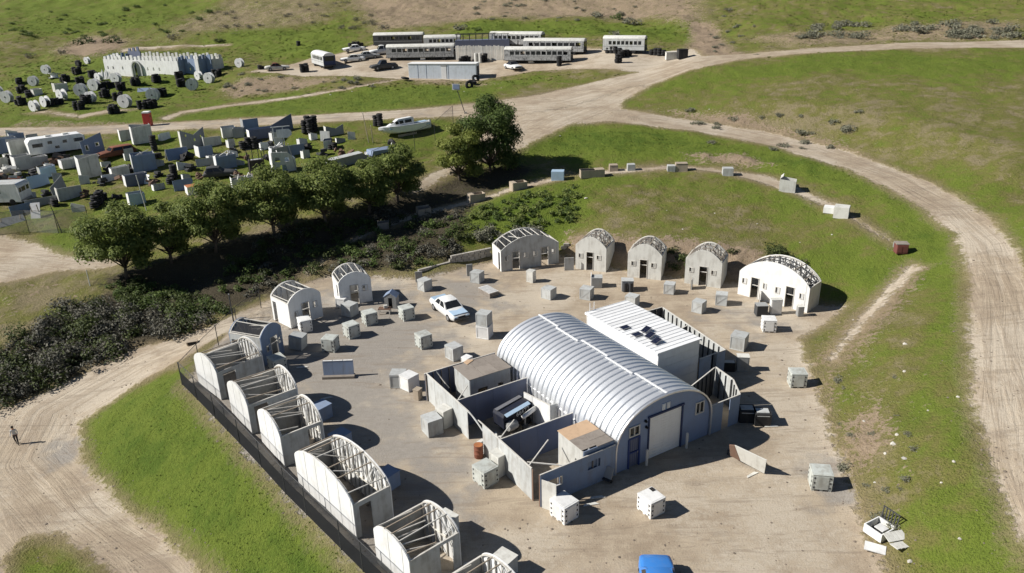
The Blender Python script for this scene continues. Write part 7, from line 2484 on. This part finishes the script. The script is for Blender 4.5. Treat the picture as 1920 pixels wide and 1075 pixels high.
tree('tall green tree at the left end of the row, by the dirt track', 238, 523, 8.2, 7.4, 1, 'leaf', 1.6)
tree('low tree tucked between the leftmost tall tree and its bushy neighbour', 322, 492, 6.6, 5.6, 2, 'leaf', 1.2)
tree('bushy tree second tall one from the row\'s left end', 405, 472, 7.6, 7.4, 3, 'leaf', 1.4)
tree('green tree in the row below the dark tank tower', 515, 440, 7.6, 7.2, 4, 'leaf', 1.5)
tree('wide tree in the row below the crashed grey fuselage', 612, 420, 7.2, 7.6, 5, 'leaf', 1.5)
tree('slim tree in the row between the widest crown and the last one', 692, 400, 6.4, 5.6, 6, 'leaf', 1.4)
tree('last tree at the right end of the row, before the gap', 746, 378, 7.0, 6.0, 7, 'leaf', 1.3)
tree('yellow green tree standing in front of the big dark one at the junction', 864, 338, 7.2, 6.4, 8, 'leafy', .9)
tree('biggest dark green tree at the road junction', 920, 320, 9.4, 9.0, 9, 'leafd', .8)


def bush_mesh(seed, mat, n=140, size=.13, lobes=4):
    rng = np.random.default_rng(seed)
    cs = [(rng.normal(0, .35), rng.normal(0, .35), rng.uniform(.25, .5)) for _ in range(lobes)]
    rs = [(q, q, q * .8) for q in rng.uniform(.35, .6, lobes)]
    vs, fs = leaf_quads(rng, cs, rs, n, size, .5)
    return MB().add(vs, fs).mesh('bush', M[mat])


BM = {m: [bush_mesh(20 + k, m, 300 if m != 'twig' else 260, .11 if m != 'twig' else .085) for k in range(3)] for m in ('sage', 'twig', 'scrub', 'leafd')}


def bush(px, py, sc, mat, label, group, k=0):
    o = bpy.data.objects.new('bush', BM[mat][k % 3])
    COL.objects.link(o)
    o.location = gnd(px, py) - Vector((0, 0, .1))
    o.rotation_euler = (0, 0, RNG.uniform(0, 6.28))
    o.scale = (sc * RNG.uniform(.85, 1.2), sc * RNG.uniform(.85, 1.2), sc * RNG.uniform(.7, 1.0))
    return tag(o, label, 'bush', group)


HB = 'bushes on the far hillside'
for px, py, sc, m, lab in ((158, 82, 3.0, 'scrub', 'big dark bush left of the hillside path above the fort'), (212, 80, 2.6, 'scrub', 'dark bush just above the fort\'s left tower'), (122, 100, 2.0, 'twig', 'brown bush at the far left below a bigger dark one'),
                      (411, 80, 1.7, 'scrub', 'round dark bush at the end of the thin hillside path'), (1124, 32, 2.3, 'sage', 'dark sage bush on bare soil above the short grey bus, left of three'), (1154, 36, 2.2, 'leafd', 'green bush in the middle of three above the short grey bus'),
                      (1184, 45, 2.5, 'sage', 'grey green bush right of three above the short grey bus'), (864, 56, 2.2, 'sage', 'grey bush above the white bus, left of two'), (894, 58, 1.8, 'leafd', 'green bush above the white bus, right of two'),
                      (1152, 66, 1.6, 'sage', 'pale scrub just behind the short grey bus'), (58, 108, 1.5, 'twig', 'small brown bush at the left edge below the hill'), (325, 72, 1.6, 'twig', 'brown scrub above the fort on bare soil'),
                      (720, 54, 1.8, 'twig', 'brown scrub above the dark sided bus'), (1365, 20, 1.5, 'sage', 'single bush beside the gully on the bare hillside')):
    bush(px, py, sc, m, lab, HB, int(px))
rb = np.random.default_rng(12)
for (x0, x1, y0, y1, n, m, s0, s1, lab, grp) in (
        (1490, 1920, 44, 74, 42, 'sage', 1.0, 2.2, 'grey green sage bush in the band above the upper right road', 'sage bushes above the upper right road'),
        (880, 1230, 2, 40, 26, 'sage', .5, 1.2, 'small scrub bush on the bare hillside above the buses', 'scrub bushes on the bare hillside'),
        (400, 700, 4, 60, 30, 'twig', .7, 1.5, 'dry brown scrub bush on the hillside left of the buses', 'dry scrub on the left hillside'),
        (0, 400, 4, 70, 34, 'leafd', .8, 1.7, 'green scrub bush on the far left hillside', 'green scrub on the far left hillside'),
        (1330, 1420, 30, 104, 14, 'sage', .5, 1.0, 'small bush in the bare gully above the road', 'bushes in the bare gully'),
        (1290, 1620, 205, 282, 22, 'sage', .5, 1.1, 'low grey scrub bush on the upper side of the curving road', 'scrub above the curving road'),
        (1240, 1500, 470, 505, 16, 'scrub', .7, 1.3, 'dark green bush behind the row of huts', 'bushes behind the huts'),
        (1570, 1720, 700, 990, 16, 'sage', .25, .55, 'low pale weed clump on the right grass bank', 'weed clumps on the right bank'),
        (420, 700, 140, 172, 24, 'sage', .5, 1.0, 'dry straw coloured clump on the mound below the lot', 'dry clumps on the mound'),
        (640, 860, 380, 430, 20, 'twig', .7, 1.2, 'dim bush under the trees beside the shaded path', 'bushes under the trees'),
        (890, 1010, 428, 452, 10, 'sage', .8, 1.3, 'pale bush on the bank behind the wide two-door hut', 'pale bushes behind the two-door hut')):
    for k in range(n):
        bush(rb.uniform(x0, x1), rb.uniform(y0, y1), rb.uniform(s0, s1), m, lab, grp, k)


def brush_mass(name, label, poly, n, mats, seed, s0, s1):
    """a thicket nobody could count: one object, many bushes"""
    rng = np.random.default_rng(seed)
    xs, ys = [p[0] for p in poly], [p[1] for p in poly]
    mb = MB()
    cnt = 0
    tries = 0
    while cnt < n and tries < n * 20:
        tries += 1
        x, y = rng.uniform(min(xs), max(xs)), rng.uniform(min(ys), max(ys))
        ins = False
        for (ax, ay), (bx, by) in zip(poly, poly[1:] + poly[:1]):
            if (ay > y) != (by > y) and x < (bx - ax) * (y - ay) / (by - ay) + ax:
                ins = not ins
        if not ins:
            continue
        cnt += 1
        g = gnd(x, y)
        s = rng.uniform(s0, s1)
        cs = [(g.x + rng.normal(0, .3 * s), g.y + rng.normal(0, .3 * s), g.z + rng.uniform(.15, .5) * s) for _ in range(3)]
        rs = [(q * s, q * s, q * s * .8) for q in rng.uniform(.35, .6, 3)]
        vs, fs = leaf_quads(rng, cs, rs, 165 / s ** .6, .13, .28)
        mb.add(vs, fs, int(rng.integers(0, len(mats))))
    o = mb.build(name, [M[m] for m in mats])
    return tag(o, label, 'brush', None, 'stuff')


brush_mass('brush', 'dark grey leafless brush filling the gully left of the huts', [(-40, 690), (30, 640), (110, 585), (200, 560), (300, 580), (390, 600), (350, 628), (250, 655), (100, 722), (-40, 775)], 150, ['twig', 'twig', 'scrub'], 5, .9, 2.1)
brush_mass('brush', 'dark green undergrowth on the shaded slope below the leftmost tree', [(200, 535), (260, 525), (380, 560), (430, 590), (380, 610), (290, 585), (210, 560)], 120, ['scrub', 'leafd'], 6, .6, 1.1)
brush_mass('undergrowth', 'dark undergrowth on the shaded bank between the trees and the yard', [(430, 470), (560, 430), (700, 410), (860, 400), (900, 430), (850, 490), (720, 512), (600, 508), (520, 545), (470, 560), (400, 545)], 190, ['scrub', 'leafd', 'twig'], 9, .6, 1.2)
brush_mass('undergrowth', 'lush green growth on the bank crest left of the wide two-door hut', [(870, 400), (960, 372), (1080, 352), (1095, 400), (1050, 435), (920, 425)], 110, ['leafd', 'leaf'], 10, .4, .8)



# ---- grass, weeds, pebbles: points carrying one small mesh each
def scatter(name, label, cat, pts, scales, tints, src, rough=True):
    me = bpy.data.meshes.new(name)
    me.vertices.add(len(pts))
    me.vertices.foreach_set('co', np.asarray(pts, np.float32).ravel())
    for nm, arr in (('size', scales), ('tint', tints), ('turn', RNG.uniform(0, 6.28, len(pts)))):
        a = me.attributes.new(nm, 'FLOAT', 'POINT')
        a.data.foreach_set('value', np.asarray(arr, np.float32))
    o = bpy.data.objects.new(name, me)
    COL.objects.link(o)
    ng = bpy.data.node_groups.new(name, 'GeometryNodeTree')
    ng.interface.new_socket('Geometry', in_out='INPUT', socket_type='NodeSocketGeometry')
    ng.interface.new_socket('Geometry', in_out='OUTPUT', socket_type='NodeSocketGeometry')
    N, L = ng.nodes, ng.links
    gi, go = N.new('NodeGroupInput'), N.new('NodeGroupOutput')
    oi = N.new('GeometryNodeObjectInfo')
    oi.inputs['Object'].default_value = src
    iop = N.new('GeometryNodeInstanceOnPoints')
    at_s, at_t = N.new('GeometryNodeInputNamedAttribute'), N.new('GeometryNodeInputNamedAttribute')
    at_s.data_type = at_t.data_type = 'FLOAT'
    at_s.inputs[0].default_value, at_t.inputs[0].default_value = 'size', 'turn'
    cx = N.new('ShaderNodeCombineXYZ')
    L.new(at_t.outputs[0], cx.inputs[2])
    L.new(gi.outputs[0], iop.inputs['Points'])
    L.new(oi.outputs['Geometry'], iop.inputs['Instance'])
    L.new(cx.outputs[0], iop.inputs['Rotation'])
    L.new(at_s.outputs[0], iop.inputs['Scale'])
    L.new(iop.outputs[0], go.inputs[0])
    md = o.modifiers.new('scatter', 'NODES')
    md.node_group = ng
    return tag(o, label, cat, None, 'stuff')


def tuft_object():
    rng = np.random.default_rng(4)
    mb = MB()
    for k in range(11):
        a = rng.uniform(0, 6.28)
        r = rng.uniform(0, .55)
        p = Vector((r * math.cos(a), r * math.sin(a), -.1))
        b = rng.uniform(0, 6.28)
        w = Vector((math.cos(b), math.sin(b), 0)) * rng.uniform(.16, .30)
        tip = p + Vector((rng.normal(0, .45), rng.normal(0, .45), rng.uniform(.12, .42)))
        mid = p.lerp(tip, .55) + Vector((0, 0, .12))
        mb.add([p - w * .6, p + w * .6, mid + w, tip, mid - w], [(0, 1, 2, 4), (4, 2, 3)])
    m, nt, b = new_mat('grass_blades', .75, 0, .15)
    t = nt.attr('tint', 'INSTANCER')
    c = nt.mix(nt.ramp(t, .05, .35), GRASS_DRY, GRASS_OLIVE)
    c = nt.mix(nt.ramp(t, .32, .65), c, GRASS_BRIGHT)
    c = nt.mix(nt.ramp(t, .85, 1.3), c, GRASS_GREEN)
    nt.put(b.inputs['Base Color'], c)
    nv = nt.new('ShaderNodeVectorMath', operation='ADD')      # blades shade softly, like turf
    nt.put(nv.inputs[0], nt.new('ShaderNodeNewGeometry').outputs['Normal'])
    nv.inputs[1].default_value = (0, 0, 2.5)
    nn = nt.new('ShaderNodeVectorMath', operation='NORMALIZE')
    nt.put(nn.inputs[0], nv.outputs[0])
    nt.put(b.inputs['Normal'], nn.outputs[0])
    me = mb.mesh('tuft', m)
    return bpy.data.objects.new('tuft', me)


TUFT = tuft_object()
rg = np.random.default_rng(33)


def sample_grid(F, x, y):
    i = np.clip(((x - GX0) / GS).astype(int), 0, len(gx) - 1)
    j = np.clip(((y - GY0) / GS).astype(int), 0, len(gy) - 1)
    return F[j, i]


def grass_points(n, y0, y1, s0, s1, power):
    y = y0 + (y1 - y0) * rg.uniform(0, 1, n) ** power
    x = rg.uniform(-.74, .74, n) * (y + 6)
    sd = sample_grid(sdf, x, y)
    ba, lu = sample_grid(bare, x, y), sample_grid(lush, x, y)
    patch = fbm(x, y, 6.0, 3, 51) * .5 + fbm(x, y, 1.7, 2, 61) * .5
    dens = .55 * np.clip(-sd / 1.2 + .12, 0, 1) * (1 - .75 * ba) * np.clip(.45 + .5 * lu + .9 * patch, .04, 1)
    k = rg.uniform(0, 1, n) < dens
    x, y, lu, ba, patch = x[k], y[k], lu[k], ba[k], patch[k]
    z = height(x, y)
    s = (s0 + (s1 * 1.35 - s0) * rg.uniform(0, 1, len(x)) ** 2.2) * (.6 + .7 * lu)
    tint = lu * (1 - .8 * ba) + patch * .5 + .06 + rg.normal(0, .10, len(x))
    return np.stack([x, y, z], -1), s, tint


P, S, T = grass_points(110000, 22, 75, .03, .075, .85)
scatter('grass', 'short green and olive grass of the near banks', 'grass', P, S, T, TUFT)
P, S, T = grass_points(100000, 75, 135, .06, .14, .9)
scatter('grass', 'green and olive grass of the fields behind', 'grass', P, S, T, TUFT)
P, S, T = grass_points(60000, 135, 240, .14, .36, 1.0)
scatter('grass', 'rough grass and low herbs of the far hillside', 'grass', P, S, T, TUFT)


def stone_object(seed, mat):
    rng = np.random.default_rng(seed)
    bm = bmesh.new()
    bmesh.ops.create_icosphere(bm, subdivisions=1, radius=1)
    for v in bm.verts:
        v.co *= rng.uniform(.7, 1.2)
        v.co.z *= .6
    me = bpy.data.meshes.new('stone')
    bm.to_mesh(me)
    bm.free()
    me.materials.append(M[mat])
    return bpy.data.objects.new('stone', me)


M['stone'] = paint('pale_stone', (.52, .49, .43), .9, .3)
M['stoned'] = paint('brown_pebble', (.19, .155, .12), .9, .3)
n = 26000
y = 26 + 130 * rg.uniform(0, 1, n) ** 1.3
x = rg.uniform(-.72, .72, n) * (y + 4)
sd = sample_grid(sdf, x, y)
clus = fbm(x, y, 4.0, 3, 71)
nearedge = np.exp(-(sd / 1.2) ** 2)
k = (rg.uniform(0, 1, n) < np.clip(.05 + .55 * nearedge + .25 * np.clip(clus, 0, 1), 0, 1)) & (sd > -1.8)
x, y = x[k], y[k]
scatter('pebbles', 'brown pebbles and clods strewn along the dirt edges', 'pebbles', np.stack([x, y, height(x, y)], -1), np.abs(rg.normal(0, .035, len(x))) + .02, x * 0, stone_object(2, 'stoned'))
ST = [stone_object(70 + k, 'stone').data for k in range(3)]
for k, (px, py, s) in enumerate([(1682, 815, .30), (1675, 832, .34), (1697, 860, .3), (1789, 866, .2), (1697, 645, .28), (1696, 697, .2), (1796, 744, .2), (1707, 1053, .28), (1620, 790, .22), (1660, 850, .25), (1740, 770, .16), (1640, 905, .2), (1765, 905, .15), (1800, 1010, .2),
                                 (1660, 560, .18), (1560, 440, .2), (1500, 455, .16), (1420, 420, .16), (1340, 400, .2), (1250, 395, .16), (1098, 372, .35), (1280, 430, .18), (1600, 600, .15), (1050, 255, .25), (1330, 205, .25), (1480, 240, .2), (620, 178, .3), (660, 172, .3), (690, 160, .35), (700, 158, .3), (870, 172, .25), (940, 165, .2)]):
    o = bpy.data.objects.new('stone', ST[k % 3])
    COL.objects.link(o)
    o.location, o.scale = gnd(px, py), (.6 * s * RNG.uniform(.8, 1.3), .6 * s, .6 * s * RNG.uniform(.7, 1.1))
    o.rotation_euler = (0, 0, RNG.uniform(0, 6))
    tag(o, 'pale stone lying in the grass of the banks', 'stone', 'pale stones in the grass')
